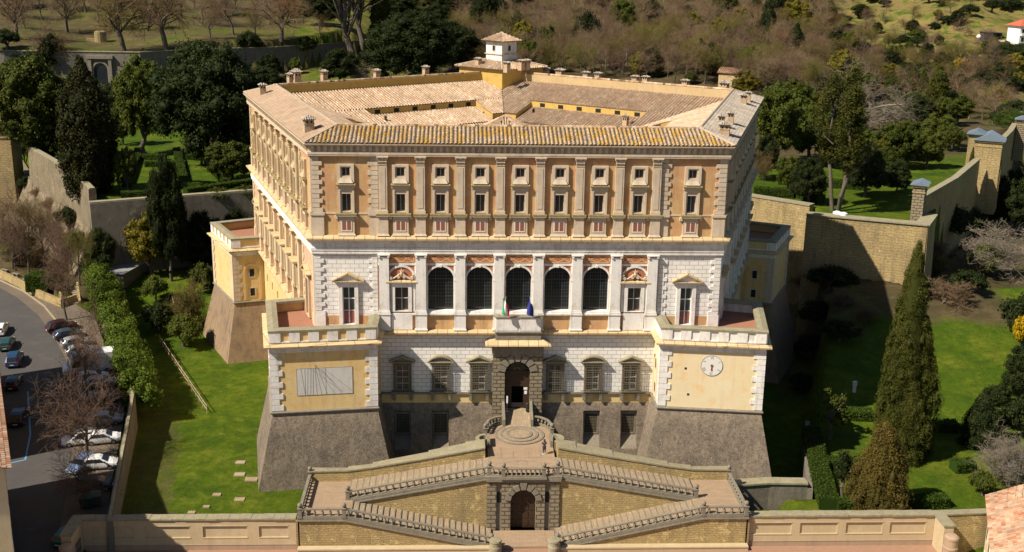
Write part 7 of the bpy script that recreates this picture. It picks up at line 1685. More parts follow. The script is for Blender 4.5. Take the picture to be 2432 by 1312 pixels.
for i, (px, pb, pt, w_, k) in enumerate([(700, 30, -60, 110, 'holmA'), (760, 20, -70, 120, 'holmA'), (940, 55, -20, 110, 'holmB'), (1010, 30, -50, 110, 'holmA'), (1040, 90, 10, 90, 'holmB'), (1130, 40, -50, 90, 'fir'), (1180, 60, -30, 60, 'fir'), (1240, 20, -60, 80, 'holmB'), (30, 20, -60, 120, 'holmB'), (310, 8, -60, 90, 'holmB'), (20, 130, 85, 70, 'bushB'), (590, 130, 85, 60, 'bushB'), (730, 130, 90, 60, 'bushB'), (640, 190, 130, 60, 'holmB'), (690, 215, 175, 50, 'bushB')]):
    tree(k, px, pb, pt, w_, 'dark evergreen among the bare trees along the top of the wood and orchard', 'evergreens along the top')
for px, pb, pt, w_, k, lb in [(485, 645, 505, 105, 'holmB', 'dark spreading evergreen hiding the left retaining wall beside the tall narrow evergreen'), (565, 640, 500, 85, 'holmB', 'dark evergreen between the retaining wall and the left rear bastion'), (240, 655, 545, 75, 'holmB', 'dark evergreen at the left foot of the retaining wall'), (325, 640, 560, 60, 'bushB', 'dark rounded shrub behind the golden green tree')]:
    tree(k, px, pb, pt, w_, lb)
# ---- hedges
def hedge(pts, w_, h, z, label, group=None, round_=False):
    g = np.random.default_rng(int(abs(pts[0][0]*100)) % 9999); V = []; F = []; t = []; m = MB(); tot = 0
    for a, b in zip(pts, pts[1:]):
        a, b = np.array(a, float), np.array(b, float); L = np.linalg.norm(b-a); ux = (b-a)/L; uy = np.array([-ux[1], ux[0]])
        c = [a-uy*w_/2*.93, b-uy*w_/2*.93, b+uy*w_/2*.93, a+uy*w_/2*.93]; m.hexa([(*p, z-0.3) for p in c], [(*p, z+h*.96) for p in c])
        n = int(min(5200, (L*(w_+2*h)+2*w_*h)*65)); s = g.uniform(0, L, n); k = g.uniform(0, 1, n)*(w_+2*h)
        off = np.where(k < h, -w_/2, np.where(k < h+w_, k-h-w_/2, w_/2)); zz = np.where(k < h, k, np.where(k < h+w_, h, 2*h+w_-k))
        P_ = a[None]+ux[None]*s[:, None]+uy[None]*(off+g.normal(size=n)*0.05)[:, None]; pos = np.column_stack([P_, z+zz+g.normal(size=n)*0.05])
        v, f, tt = leaf_cloud(pos, np.full((n, 3), 0.04), 1, 0.10, g, 0.2); F.append(f+tot); V.append(v); t.append(tt); tot += len(v)
    base = (float(pts[0][0]), float(pts[0][1]), z); o = thing('hedge', label, 'hedge', base, group=group)
    V = np.vstack(V)-np.array(base); m.v = [(x-base[0], y-base[1], zz-base[2]) for x, y, zz in m.v]
    c = bpy.data.objects.new('foliage', np_mesh('foliage', V, np.vstack(F), MAT['box'], {'tint': ('FACE', np.concatenate(t))})); COL.objects.link(c); c.parent = o
    m.build('stems', MAT['box'], o); return o
z = -6.15
hedge([Q(1925, 1035, z), Q(1945, 1130, z), Q(1968, 1212, z)], 2.0, 1.3, z, 'long clipped hedge bordering the right moat')
for i, (a, b, w_, lb) in enumerate([((1985, 1210), (2075, 1210), 1.5, 'low clipped hedge along the panelled wall near the hedge corner'), ((2150, 1205), (2248, 1200), 1.5, 'low clipped hedge along the panelled wall right of the bronze conifer'), ((1962, 1110), (2055, 1112), 1.5, 'clipped hedge across the square left of the bronze conifer'),
                             ((2262, 1118), (2310, 1116), 1.8, 'short block hedge right of the giant cypress'), ((1985, 1000), (2070, 1003), 1.7, 'clipped hedge behind the giant cypress to the left'), ((2212, 1024), (2272, 1026), 1.7, 'clipped hedge behind the giant cypress to the right'), ((2360, 1010), (2440, 1010), 1.7, 'clipped hedge at the right edge')]):
    zz = hz(*Q(*a, z)); hedge([Q(*a, z), Q(*b, z)], w_, 1.2, zz, lb)
for seg in [[(300, 378), (395, 380)], [(345, 396), (440, 396)], [(380, 408), (430, 410)], [(445, 379), (485, 381)], [(395, 444), (480, 450)], [(288, 470), (400, 466)], [(440, 462), (600, 438)], [(355, 424), (420, 422)], [(490, 388), (560, 398)], [(420, 362), (440, 450)], [(330, 362), (300, 445)], [(510, 412), (540, 440)]]:
    hedge([Q(*seg[0], GZ_R), Q(*seg[1], GZ_R)], 1.4, 1.05, GZ_R, 'clipped box hedge of the left parterre garden', 'box hedges of the left parterre')
for seg in [[(1790, 398), (1900, 403)], [(1850, 424), (1950, 428)], [(1790, 464), (1885, 470)], [(1890, 468), (1950, 484)], [(1965, 444), (2055, 452)], [(2060, 394), (2130, 400)], [(2030, 420), (2100, 426)], [(1880, 395), (1860, 440)]]:
    hedge([Q(*seg[0], GZ_R), Q(*seg[1], GZ_R)], 1.9, 1.5, GZ_R, 'clipped box hedge of the right parterre garden', 'box hedges of the right parterre')
p = hit(95, 690); hedge([(p[0]-1.7, p[1]), (p[0]+1.7, p[1])], 3.2, 2.4, p[2], 'cube shaped hedge behind the low park wall')
tree('bushB', 135, 702, 665, 44, 'rounded bush beside the cube shaped hedge')
# ivy thick on the road wall
g = np.random.default_rng(77); C = []; Rr = []
pp = [(p[0]+0.6, p[1]) for p in ROADW[2:]]
for i in range(430):
    f = g.uniform(1.15, len(pp)-1.01); j = int(f); a = np.array(pp[j]); b = np.array(pp[j+1]); q = a+(b-a)*(f-j); dx_ = g.uniform(-0.7, 3.2); C.append((q[0]+dx_, q[1]+g.uniform(-.5, .5), float(np.interp(q[1], [0, 10, 20, 31, 45, 60], [-3.3, -2.8, -2.2, -1.6, -0.8, 0.1]))+g.uniform(-2.0, 1.4)-0.45*max(0, dx_-0.5))); r = g.uniform(0.8, 1.35); Rr.append((r, r, r*0.9))
C, Rr = np.array(C), np.array(Rr); V, F, t_ = leaf_cloud(C, Rr, 170, 0.14, g, 0.6); V2, F2 = core(C, Rr*.9); F2 = np.array(F2)+len(V)
o = bpy.data.objects.new('ivy_hedge', crown_mesh('ivy_hedge', np.vstack([V, V2]), np.vstack([F, F2]), np.concatenate([t_, np.full(len(F2), .1)]), MAT['ivy'])); COL.objects.link(o)
tag(o, 'thick bright ivy spilling over the road wall above the moat lawn', 'ivy')
# ================================================================ CARS
MAT['tyre'] = plain('tyre_rubber', (0.02, 0.02, 0.02), 0.8); MAT['rim'] = plain('alloy_rim', (0.35, 0.35, 0.36), 0.35, 0.8)
MAT['cglass'] = plain('car_glass', (0.015, 0.018, 0.022), 0.06, 0, 0.8, 0.1); MAT['lamp'] = plain('headlamp_glass', (0.6, 0.6, 0.58), 0.15); MAT['tail'] = plain('tail_lamp', (0.35, 0.01, 0.01), 0.2); MAT['plate'] = plain('number_plate', (0.6, 0.6, 0.55), 0.5)
paint = {}
def carpaint(name, c): 
    if name not in paint:
        m, t, b, co = newmat(name+'_car_paint'); b.inputs['Base Color'].default_value = (*c, 1); b.inputs['Roughness'].default_value = 0.28; b.inputs['Coat Weight'].default_value = 0.6; b.inputs['Coat Roughness'].default_value = 0.08; b.inputs['Metallic'].default_value = 0.0 if name == 'white' else 0.3; paint[name] = m
    return paint[name]
def car_body(L, W, H, van):
    """body lofted from stations along x: each station gives a closed cross-section (y, z)"""
    def sec(x, zb, zw, zt, wb, ww, wt, r=0.06):
        p = [(-wb, zb), (wb, zb), (ww, zb+0.18), (ww+0.01, (zb+zw)/2+0.05), (ww-0.02, zw), (wt, zt-r), (wt-0.08, zt), (-wt+0.08, zt), (-wt, zt-r), (-ww+0.02, zw), (-ww-0.01, (zb+zw)/2+0.05), (-ww, zb+0.18)]
        return [(x, y, z) for y, z in p]
    w = W/2
    if van: S = [sec(-L/2, .35, 1.0, 1.9, w*.86, w*.92, w*.80), sec(-L/2+.12, .25, 1.1, H-.04, w*.92, w, w*.90), sec(L*.18, .22, 1.15, H, w*.92, w, w*.90), sec(L*.30, .22, 1.12, H-.16, w*.92, w, w*.84), sec(L*.40, .22, 1.08, 1.30, w*.92, w, w*.86), sec(L*.48, .28, .85, 1.02, w*.88, w*.95, w*.80), sec(L/2, .38, .62, .76, w*.78, w*.84, w*.74)]
    else: S = [sec(-L/2, .38, .78, .90, w*.80, w*.88, w*.76), sec(-L/2+.14, .26, .88, 1.02, w*.9, w*.97, w*.80), sec(-L*.37, .22, .90, H-.12, w*.92, w, w*.74), sec(-L*.22, .2, .90, H, w*.92, w, w*.74), sec(L*.02, .2, .90, H, w*.92, w, w*.75), sec(L*.10, .2, .90, H-.10, w*.92, w, w*.75), sec(L*.25, .2, .88, 1.00, w*.92, w, w*.84), sec(L*.40, .24, .78, .90, w*.9, w*.96, w*.80), sec(L/2, .36, .58, .70, w*.76, w*.84, w*.74)]
    m = MB()
    for a, b in zip(S, S[1:]): m.loft(a, b, caps=False)
    m.poly(S[0][::-1]); m.poly(S[-1]); return m, S
def make_car(kind):
    van = kind == 'van'; L, W, H = (6.9, 2.3, 2.95) if van else ((4.5, 1.82, 1.68) if kind == 'suv' else (4.1, 1.72, 1.46))
    t = bpy.data.objects.new('parked_van' if van else 'parked_car', None); COL.objects.link(t)
    m, S = car_body(L, W, H, van); b = m.build('body', None, t, smooth=False); b.data.materials.append(carpaint('white', (.75, .75, .74)))
    md = b.modifiers.new('b', 'BEVEL'); md.width = 0.05; md.segments = 2; md.limit_method = 'ANGLE'; md.angle_limit = R(25)
    w = W/2
    g = MB()                             # side windows, windscreen, rear window slightly proud of the shell
    if van:
        for s in (-1, 1): g.hexa([(L*.16, s*(w*.985), 1.22), (L*.33, s*(w*.975), 1.22), (L*.27, s*(w*.90), 2.1), (L*.16, s*(w*.92), 2.1)], [(L*.16, s*(w*1.005), 1.22), (L*.33, s*(w*.995), 1.22), (L*.27, s*(w*.93), 2.1), (L*.16, s*(w*.945), 2.1)])
        g.hexa([(L*.395, -w*.78, 1.36), (L*.395, w*.78, 1.36), (L*.31, w*.74, 2.2), (L*.31, -w*.74, 2.2)], [(L*.41, -w*.78, 1.36), (L*.41, w*.78, 1.36), (L*.325, w*.74, 2.2), (L*.325, -w*.74, 2.2)])
    else:
        for s in (-1, 1): g.hexa([(-L*.33, s*w*.955, .98), (L*.19, s*w*.955, .98), (L*.06, s*w*.77, H-.13), (-L*.27, s*w*.77, H-.13)], [(-L*.33, s*w*.99, .98), (L*.19, s*w*.99, .98), (L*.06, s*w*.80, H-.13), (-L*.27, s*w*.80, H-.13)])
        g.hexa([(L*.245, -w*.76, 1.05), (L*.245, w*.76, 1.05), (L*.105, w*.68, H-.13), (L*.105, -w*.68, H-.13)], [(L*.262, -w*.76, 1.05), (L*.262, w*.76, 1.05), (L*.122, w*.68, H-.13), (L*.122, -w*.68, H-.13)])
        g.hexa([(-L*.455, -w*.70, 1.08), (-L*.455, w*.70, 1.08), (-L*.375, w*.66, H-.2), (-L*.375, -w*.66, H-.2)], [(-L*.475, -w*.70, 1.08), (-L*.475, w*.70, 1.08), (-L*.395, w*.66, H-.2), (-L*.395, -w*.66, H-.2)])
    g.build('windows', MAT['cglass'], t)
    if not van:
        p = MB()
        for s in (-1, 1):
            for x in (-L*.10, ): p.hexa([(x-.04, s*w*.965, .98), (x+.04, s*w*.965, .98), (x+.03, s*w*.785, H-.12), (x-.04, s*w*.785, H-.12)], [(x-.04, s*w*1.0, .98), (x+.04, s*w*1.0, .98), (x+.03, s*w*.812, H-.12), (x-.04, s*w*.812, H-.12)])
        p.build('door_pillar', MAT['iron'], t)
    for sx in (-.31, .31):
        for s in (-1, 1):
            q = MB(); q.tube((sx*L, s*(w-.20), .32), (sx*L, s*(w+.015), .32), .32, n=18, caps=True); wh = q.build('wheel', MAT['tyre'], t)
            q = MB(); q.tube((sx*L, s*(w+.012), .32), (sx*L, s*(w+.03), .32), .2, n=12, caps=True); q.build('rim', MAT['rim'], wh)
    for s in (-1, 1):
        q = MB(); q.box(L/2-.14, L/2-.03, s*w*.62-.17, s*w*.62+.17, .62, .76); q.build('headlight', MAT['lamp'], t)
        q = MB(); q.box(-L/2-.01, -L/2+.10, s*w*.72-.12, s*w*.72+.12, .74, 1.0 if not van else 1.3); q.build('tail_light', MAT['tail'], t)
        q = MB(); q.box(L*.17, L*.22, s*(w+.0), s*(w+.18), .95, 1.08); q.build('wing_mirror', MAT['iron'], t)
    q = MB(); q.box(L/2-.02, L/2+.012, -.26, .26, .42, .53); q.box(-L/2-.012, -L/2+.02, -.26, .26, .5, .61); q.build('number_plate', MAT['plate'], t)
    return t
CARS = {k: make_car(k) for k in ('hatch', 'suv', 'van')}; carused = set()
def car(kind, px, py, ang, colname, col, label, group='cars parked along the road'):
    o = CARS[kind]
    if kind in carused: o = copy_tree(o)
    carused.add(kind); x, y, z = qroad(px, py); o.location = (x, y, z); o.rotation_euler = (R(3.1)*math.cos(R(ang))*1.0, -R(3.1)*math.sin(R(ang)), R(ang)); tag(o, label, 'van' if kind == 'van' else 'car', group)
    for c in o.children:
        if c.name.startswith('body'): c.data = c.data.copy(); c.data.materials.clear(); c.data.materials.append(carpaint(colname, col))
for a in [('suv', 148, 785, 35, 'dark_red', (.045, .012, .012), 'dark red estate car, first of the row under the bare tree'), ('hatch', 163, 803, 32, 'slate', (.05, .07, .10), 'slate blue small car parked second in the row'), ('hatch', 182, 822, 28, 'silver', (.35, .36, .37), 'silver hatchback parked third in the row'),
          ('hatch', 193, 842, 26, 'silver', (.35, .36, .37), 'silver estate car right behind the white van'), ('van', 214, 882, 200, 'white', (.78, .78, .77), 'white van with a long roof under the bare street tree'), ('hatch', 222, 905, 22, 'white', (.78, .78, .77), 'white small car close in front of the white van'),
          ('hatch', 240, 955, 14, 'graphite', (.06, .06, .065), 'graphite car half hidden by branches and the ivy end'), ('suv', 195, 1052, 196, 'white', (.78, .78, .77), 'white off-road car with its bonnet towards the road'), ('hatch', 245, 1050, 12, 'white', (.78, .78, .77), 'white car beside the rubble road wall'),
          ('hatch', 197, 1112, 250, 'pale_blue', (.22, .30, .50), 'pale blue car in the shade of the lowest tree'), ('hatch', 236, 1110, 8, 'white', (.78, .78, .77), 'white car in the shade by the road wall'),
          ('hatch', 252, 1005, 10, 'silver', (.35, .36, .37), 'silver car under branches beside the white car and the road wall'), ('hatch', 228, 1160, 5, 'graphite', (.06, .06, .065), 'graphite car in the shade above the recycling containers'), ('hatch', 238, 918, 18, 'silver', (.35, .36, .37), 'silver small car tucked under the end of the ivy'),
          ('hatch', 3, 790, 100, 'white', (.78, .78, .77), 'white car at the left edge of the road'), ('hatch', 18, 825, 100, 'green', (.02, .08, .07), 'green car at the left edge of the road'), ('suv', 36, 862, 100, 'blue', (.02, .06, .14), 'dark blue car parked at the left kerb'),
          ('hatch', 34, 918, 98, 'black', (.02, .02, .022), 'black car in the shade at the left kerb'), ('suv', 48, 1000, 96, 'black', (.02, .02, .022), 'black off-road car seen from behind at the left kerb'), ('hatch', 165, 1282, 75, 'teal', (.01, .12, .11), 'teal car by the round corner pillar')]: car(*a)
# bins
for px, py, c, lb in ((206, 1205, (.03, .08, .05), 'dark green recycling container by the road wall'), (226, 1200, (.10, .09, .06), 'brown recycling container beside the green one')):
    x, y, z = qroad(px, py); t = thing('recycling_container', lb, 'container', (x, y, z), R(15), 'recycling containers')
    m = MB(); m.loft([(-.6, -.5, .15), (.6, -.5, .15), (.6, .5, .15), (-.6, .5, .15)], [(-.72, -.62, 1.25), (.72, -.62, 1.25), (.72, .62, 1.25), (-.72, .62, 1.25)]); m.build('body', plain('bin_plastic', c, .5), t)
    m = MB(); m.loft([(-.75, -.65, 1.25), (.75, -.65, 1.25), (.75, .65, 1.25), (-.75, .65, 1.25)], [(-.6, -.1, 1.55), (.6, -.1, 1.55), (.6, .5, 1.45), (-.6, .5, 1.45)]); m.build('lid', plain('bin_lid', tuple(q*1.5 for q in c), .5), t)
    m = MB()
    for sx in (-.5, .5):
        for sy in (-.4, .4): m.tube((sx-.04, sy, .09), (sx+.04, sy, .09), .09, n=8, caps=True)
    m.build('wheels', MAT['tyre'], t)

# ================================================================ HOUSES
def house(name, label, x0, x1, y0, y1, zb, ze, rise, wall, roofm, rz=0.0, axis='y', wins=True, roof_cw=0.45, cat='house', eave=0.5, cx=None, cy=None):
    cx = (x0+x1)/2; cy = (y0+y1)/2; t = thing(name, label, cat, (cx, cy, zb), rz); a, b, h = (x1-x0)/2, (y1-y0)/2, ze-zb
    m = MB(); m.box(-a, a, -b, b, 0, h)
    if axis == 'y': m.loft([(-a, -b, h), (a, -b, h), (0, -b, h+rise-0.1)], [(-a, b, h), (a, b, h), (0, b, h+rise-0.1)])
    m.build('wall', MAT[wall], t)
    A, B = a+eave, b+eave; m = MB(); k = rise/a if axis == 'y' else rise/b
    ez = h-eave*k
    if axis == 'y':
        tile_strip(m, [(-A, -B, ez), (-A, B, ez), (0, B, h+rise), (0, -B, h+rise)], (-1, 0), roof_cw, 0.42); tile_strip(m, [(A, -B, ez), (A, B, ez), (0, B, h+rise), (0, -B, h+rise)], (1, 0), roof_cw, 0.42)
        m.quad((-A, -B, ez-.05), (-A, B, ez-.05), (0, B, h+rise-.05), (0, -B, h+rise-.05)); m.quad((A, -B, ez-.05), (A, B, ez-.05), (0, B, h+rise-.05), (0, -B, h+rise-.05))
    m.build('roof', MAT[roofm], t, fix=False)
    if wins:
        n = max(2, int(2*b/3.2)); fl = max(1, int(h/3.3))
        for s in (-1, 1):
            for i in range(n):
                for f in range(fl):
                    y = -b+2*b*(i+0.5)/n; z_ = 1.1+f*3.2
                    if z_+1.5 > h: continue
                    q = MB(); q.box(*sorted((s*a, s*(a+0.05))), y-.6, y+.6, z_-.1, z_+1.6); w_ = q.build('window', MAT['white_stone'], t)
                    q = MB(); q.box(*sorted((s*(a+.05), s*(a+.07))), y-.45, y+.45, z_, z_+1.45); q.build('pane', MAT['glass'], w_)
    return t
house('tiled_house', 'house with weathered red and ochre tiled roof at the lower right corner', 43.3, 54.3, -45.1, -20.7, -11, -2.6, 2.9, 'cream', 'tiles_red', R(-22))
# aerials
for px, top, lb in ((2393, 1100, 'thin television aerial left of the two on the lower right roof'), (2412, 1080, 'tall television aerial with crossbars above the lower right roof'), (2428, 1105, 'television aerial at the right edge')):
    x, y, z = atz(px, 1175, -1.0); hh = (1175-top)/20.0
    t = thing('aerial', lb, 'aerial', (x, y, z-1.5)); m = MB(); m.tube((0, 0, 0), (0, 0, hh+1.5), .018, n=6, caps=True); m.build('mast', MAT['rim'], t)
    m = MB()
    for j in range(3): m.tube((-.45, 0, hh+1.3-j*.35), (.45, 0, hh+1.3-j*.35), .018, n=5)
    m.tube((0, -.5, hh+1.0), (0, .5, hh+1.0), .014, n=5); m.build('crossbars', MAT['rim'], t)
# tall town houses left of the road; they stand outside the photo but shade the road and moat
hz_ = R(22.8)
house('town_house', 'tall town house south of the lit strip of road', -56.8-7, -56.8+7, -25-13, -25+13, -8.5, 8.0, 2.0, 'cream', 'tiles_red', hz_)
house('town_house', 'tall town house north of the lit strip of road', -71.7-8, -71.7+8, 5.4-12, 5.4+12, -7.5, 12.8, 2.0, 'ochre_light', 'tiles_red', hz_)
house('roadside_house', 'low house with red tiled eave at the left edge of the road', -66.1-2.4, -66.1+2.4, 9.5-7.2, 9.5+7.2, -7, 1.6, 1.0, 'cream', 'tiles_red', hz_, wins=False, eave=0.5)
# far houses
p = hit(2426, 104); t = thing('hillside_house', 'white house with red roof and solar panels on the hillside', 'house', p, R(12)); k = 1.0
m = MB(); m.box(-4.5, 12, -4, 4, -2, 7.2); m.build('wall', MAT['white_paint'], t)
m = MB(); m.loft([(-5.6, -5, 7.2), (13, -5, 7.2), (13, 5, 7.2), (-5.6, 5, 7.2)], [(-1.0, -0.3, 9.6), (9, -0.3, 9.6), (9, 0.3, 9.6), (-1.0, 0.3, 9.6)]); m.build('roof', plain('red_roof', (.45, .10, .05), .8), t)
m = MB()
for i in range(4):
    for j in range(2): x = 0.2+i*1.9; m.hexa([(x, -4.3+j*1.9, 7.62+j*.97), (x+1.7, -4.3+j*1.9, 7.62+j*.97), (x+1.7, -2.6+j*1.9, 8.48+j*.97), (x, -2.6+j*1.9, 8.48+j*.97)], [(x, -4.3+j*1.9, 7.74+j*.97), (x+1.7, -4.3+j*1.9, 7.74+j*.97), (x+1.7, -2.6+j*1.9, 8.60+j*.97), (x, -2.6+j*1.9, 8.60+j*.97)])
m.build('solar_panels', plain('solar_panel', (.01, .03, .12), .15, 0, .8), t)
for x in (-3.0, 0.2, 3.4):
    for z_ in (0.8, 4.2): m = MB(); m.box(x-.6, x+.6, -4.06, -4.0, z_, z_+1.7); m.build('window', MAT['glass'], t)
m = MB(); m.box(-4.7, -1.2, -5.6, -4, 3.3, 3.5); m.box(-4.7, -1.2, -5.6, -5.5, 3.5, 4.4); m.build('balcony', MAT['white_paint'], t)
p = hit(2352, 95); t = thing('shed', 'dark open fronted shed on the hillside left of the white house', 'shed', p, R(5))
m = MB(); m.box(-4.0, -3.8, -2, 2, -1, 3.2); m.box(3.8, 4, -2, 2, -1, 2.8); m.box(-4, 4, 1.8, 2, -1, 3); m.box(-4, 0.2, -2, -1.8, -1, 3.0); m.build('wall', plain('shed_cladding', (.045, .04, .045), .8), t)
m = MB(); m.hexa([(-4.4, -2.5, 3.2), (4.4, -2.5, 2.8), (4.4, 2.4, 2.8), (-4.4, 2.4, 3.2)], [(-4.4, -2.5, 3.4), (4.4, -2.5, 3.0), (4.4, 2.4, 3.0), (-4.4, 2.4, 3.4)]); m.build('roof', plain('shed_roof', (.07, .065, .07), .7), t)
p = hit(2325, 93); m = MB(); m.ball((0, 0, .8), 1.2, 8, .8); m.box(0.8, 3, -.9, .9, 0, .9); m.v = [(x+p[0], y+p[1], z_+p[2]) for x, y, z_ in m.v]; tag(m.build('hay_wrap', MAT['white_paint']), 'white wrapped heap beside the dark shed', 'bale')
pp = [hit(*q) for q in ((2340, 106), (2362, 97), (2385, 104), (2392, 120), (2376, 122), (2352, 113))]; sheet('gravel_yard', [(x, y) for x, y, z_ in pp], max(q[2] for q in pp)+0.3, plain('pale_gravel', (.42, .36, .28), .9))
for px, py, s_, lb in ((1735, 205, .8, 'small ochre house with orange roof in the wood'), (1692, 168, .7, 'pale house half hidden in the brown wood'), (1790, 200, .6, 'grey farm hut behind the yellow green tree')):
    p = hit(px, py); house('wood_house', lb, p[0]-3.5*s_, p[0]+3.5*s_, p[1]-4*s_, p[1]+4*s_, p[2]-1, p[2]+5.5*s_, 1.6*s_, 'rear_parapet' if s_ > .6 else 'grey_trim', 'tiles_red', R(60), wins=True, roof_cw=.7)
# ================================================================ SMALL THINGS
p = hit(240, 100); m = MB(); m.lathe([(1.9, -1), (1.9, 3.2), (1.5, 3.4), (0.2, 3.3)], 0, 0, 14); m.box(-4.5, -1.2, -0.6, 0.6, -1, 1.1); m.v = [(x+p[0], y+p[1], z_+p[2]) for x, y, z_ in m.v]; tag(m.build('stone_kiln', MAT['old_wall']), 'round stone kiln ruin on the orchard terrace', 'ruin')
MAT['fence_wood'] = plain('bleached_fence_wood', (.36, .29, .19), .9, 0, .2, .3)
def rail_fence(name, label, a, b, n, h, zf):
    a, b = Vector(a), Vector(b); t = thing(name, label, 'fence', tuple(a)); L = b-a
    for i in range(n+1):
        p = L*(i/n); m = MB(); m.tube(p+Vector((0, 0, -.4)), p+Vector((random.uniform(-.05, .05), 0, h)), .06, n=6, caps=True); m.build('post', MAT['fence_wood'], t)
    for z_ in (h*.45, h*.9):
        m = MB()
        for i in range(n): m.tube(L*(i/n)+Vector((0, 0, z_)), L*((i+1)/n)+Vector((0, 0, z_+random.uniform(-.04, .04))), .05, n=6)
        m.build('rail', MAT['fence_wood'], t)
rail_fence('rail_fence', 'long bleached wooden rail fence crossing the moat lawn', hit(380, 815), hit(492, 985), 14, 1.2, 0)
rail_fence('rail_fence', 'short wooden rail by the green bush at the top of the moat lawn', hit(408, 712), hit(414, 735), 2, 1.1, 0)
for i, (px, py, w_) in enumerate([(571, 1099, .55), (569, 1128, .6), (597, 1140, .7), (569, 1187, .55), (515, 1176, .45), (490, 1205, .35), (455, 1218, .4)]):
    x, y, z_ = atz(px, py, -7.38); m = MB(); m.box(x-w_, x+w_, y-w_*.7, y+w_*.7, -7.5, -7.30+.02*(i % 3)); m.build('stone_slab', MAT['kerb'] if i < 2 else MAT['step'])
    tag(bpy.data.objects[m_name] if False else COL.objects[-1], ['pale square stone slab on the lawn, farthest of the seven', 'pale square stone slab on the lawn, second farthest', 'brown stone slab nearest the left scarp foot', 'brown stone slab in the lawn middle below the pale ones', 'reddish stone slab left of the middle of the lawn', 'small reddish slab near the front of the lawn', 'pale slab by the panelled wall'][i], 'slab', 'stone slabs in the moat lawn')
x, y, z_ = hit(2028, 935); t = thing('stone_stele', 'small upright pale stone marker with ridged top on the shaded lawn edge', 'marker', (x, y, z_))
m = MB(); m.box(-.2, .2, -.12, .12, -.2, .95); m.build('shaft', MAT['white_stone'], t)
m = MB()
for i in range(4): m.box(-.27, .27, -.18, .18, .95+i*.16, 1.06+i*.16)
m.build('ridged_head', MAT['white_stone'], t)
x, y, z_ = hit(296, 668); t = thing('garden_shed', 'small lean-to shed with flat grey roof behind the ivy', 'shed', (x, y, z_), R(-15)); m = MB(); m.box(-1.6, 1.6, -3, 3, -.5, 2.0); m.build('wall', MAT['grey_wall'], t); m = MB(); m.hexa([(-1.9, -3.3, 2.0), (1.9, -3.3, 2.0), (1.9, 3.3, 2.2), (-1.9, 3.3, 2.2)], [(-1.9, -3.3, 2.15), (1.9, -3.3, 2.15), (1.9, 3.3, 2.35), (-1.9, 3.3, 2.35)]); m.build('roof', plain('slate_roof', (.22, .23, .23), .7), t)
# street lamps and benches of the park
def lamp(px, py, lb):
    p = hit(px, py); t = thing('street_lamp', lb, 'street lamp', p, 0, 'old style park lamps')
    m = MB(); m.lathe([(.16, 0), (.16, .3), (.08, .45), (.055, 1.0), (.05, 3.0), (.09, 3.05), (.05, 3.15)], 0, 0, 10); m.build('post', MAT['iron'], t)
    m = MB(); m.lathe([(.10, 3.15), (.20, 3.5), (.21, 3.55)], 0, 0, 6); m.build('lantern', MAT['cglass'], t)
    m = MB(); m.lathe([(.24, 3.55), (.16, 3.7), (.03, 3.85)], 0, 0, 6); m.build('cap', MAT['iron'], t)
lamp(38, 645, 'black park lamp by the low yellow wall'); lamp(15, 605, 'black park lamp beside the left park path')
for px, py, lb in ((12, 652, 'stone bench on top of the low wall at the left edge'), (38, 662, 'stone bench near the park lamp'), (62, 676, 'stone bench left of the cube hedge'), (110, 702, 'stone bench right of the cube hedge')):
    p = hit(px, py-4); t = thing('bench', lb, 'bench', p, R(-35), 'stone park benches'); m = MB(); m.box(-.8, .8, -.25, .25, .42, .52); m.build('seat', MAT['dark_stone'], t)
    for s in (-1, 1): m = MB(); m.box(s*.55-.12, s*.55+.12, -.2, .2, -.1, .42); m.build('leg', MAT['dark_stone'], t)
# white garden furniture on the wall walk of the right garden
for px, py, lb in ((1988, 508, 'white plastic sheet lying on the garden wall walk'), (2003, 511, 'white sack beside the plastic sheet')):
    x, y, z_ = atz(px, py, kz(6.9)); m = MB(); m.lathe([(.7, 0), (.65, .35), (.3, .5), (.02, .52)], x, y, 9); m.v = [(a, b, c+z_-.05) for a, b, c in m.v]; tag(m.build('white_sack', MAT['white_paint']), lb, 'sack')
m = MB(); p = hit(292, 1115); m.lathe([(.16, 0), (.16, 1.1), (.1, 1.2), (.02, 1.22)], p[0], p[1], 10); m.v = [(a, b, c+p[2]) for a, b, c in m.v]; tag(m.build('hydrant', MAT['tail']), 'red hydrant standing in the shaded moat by the road wall', 'hydrant')

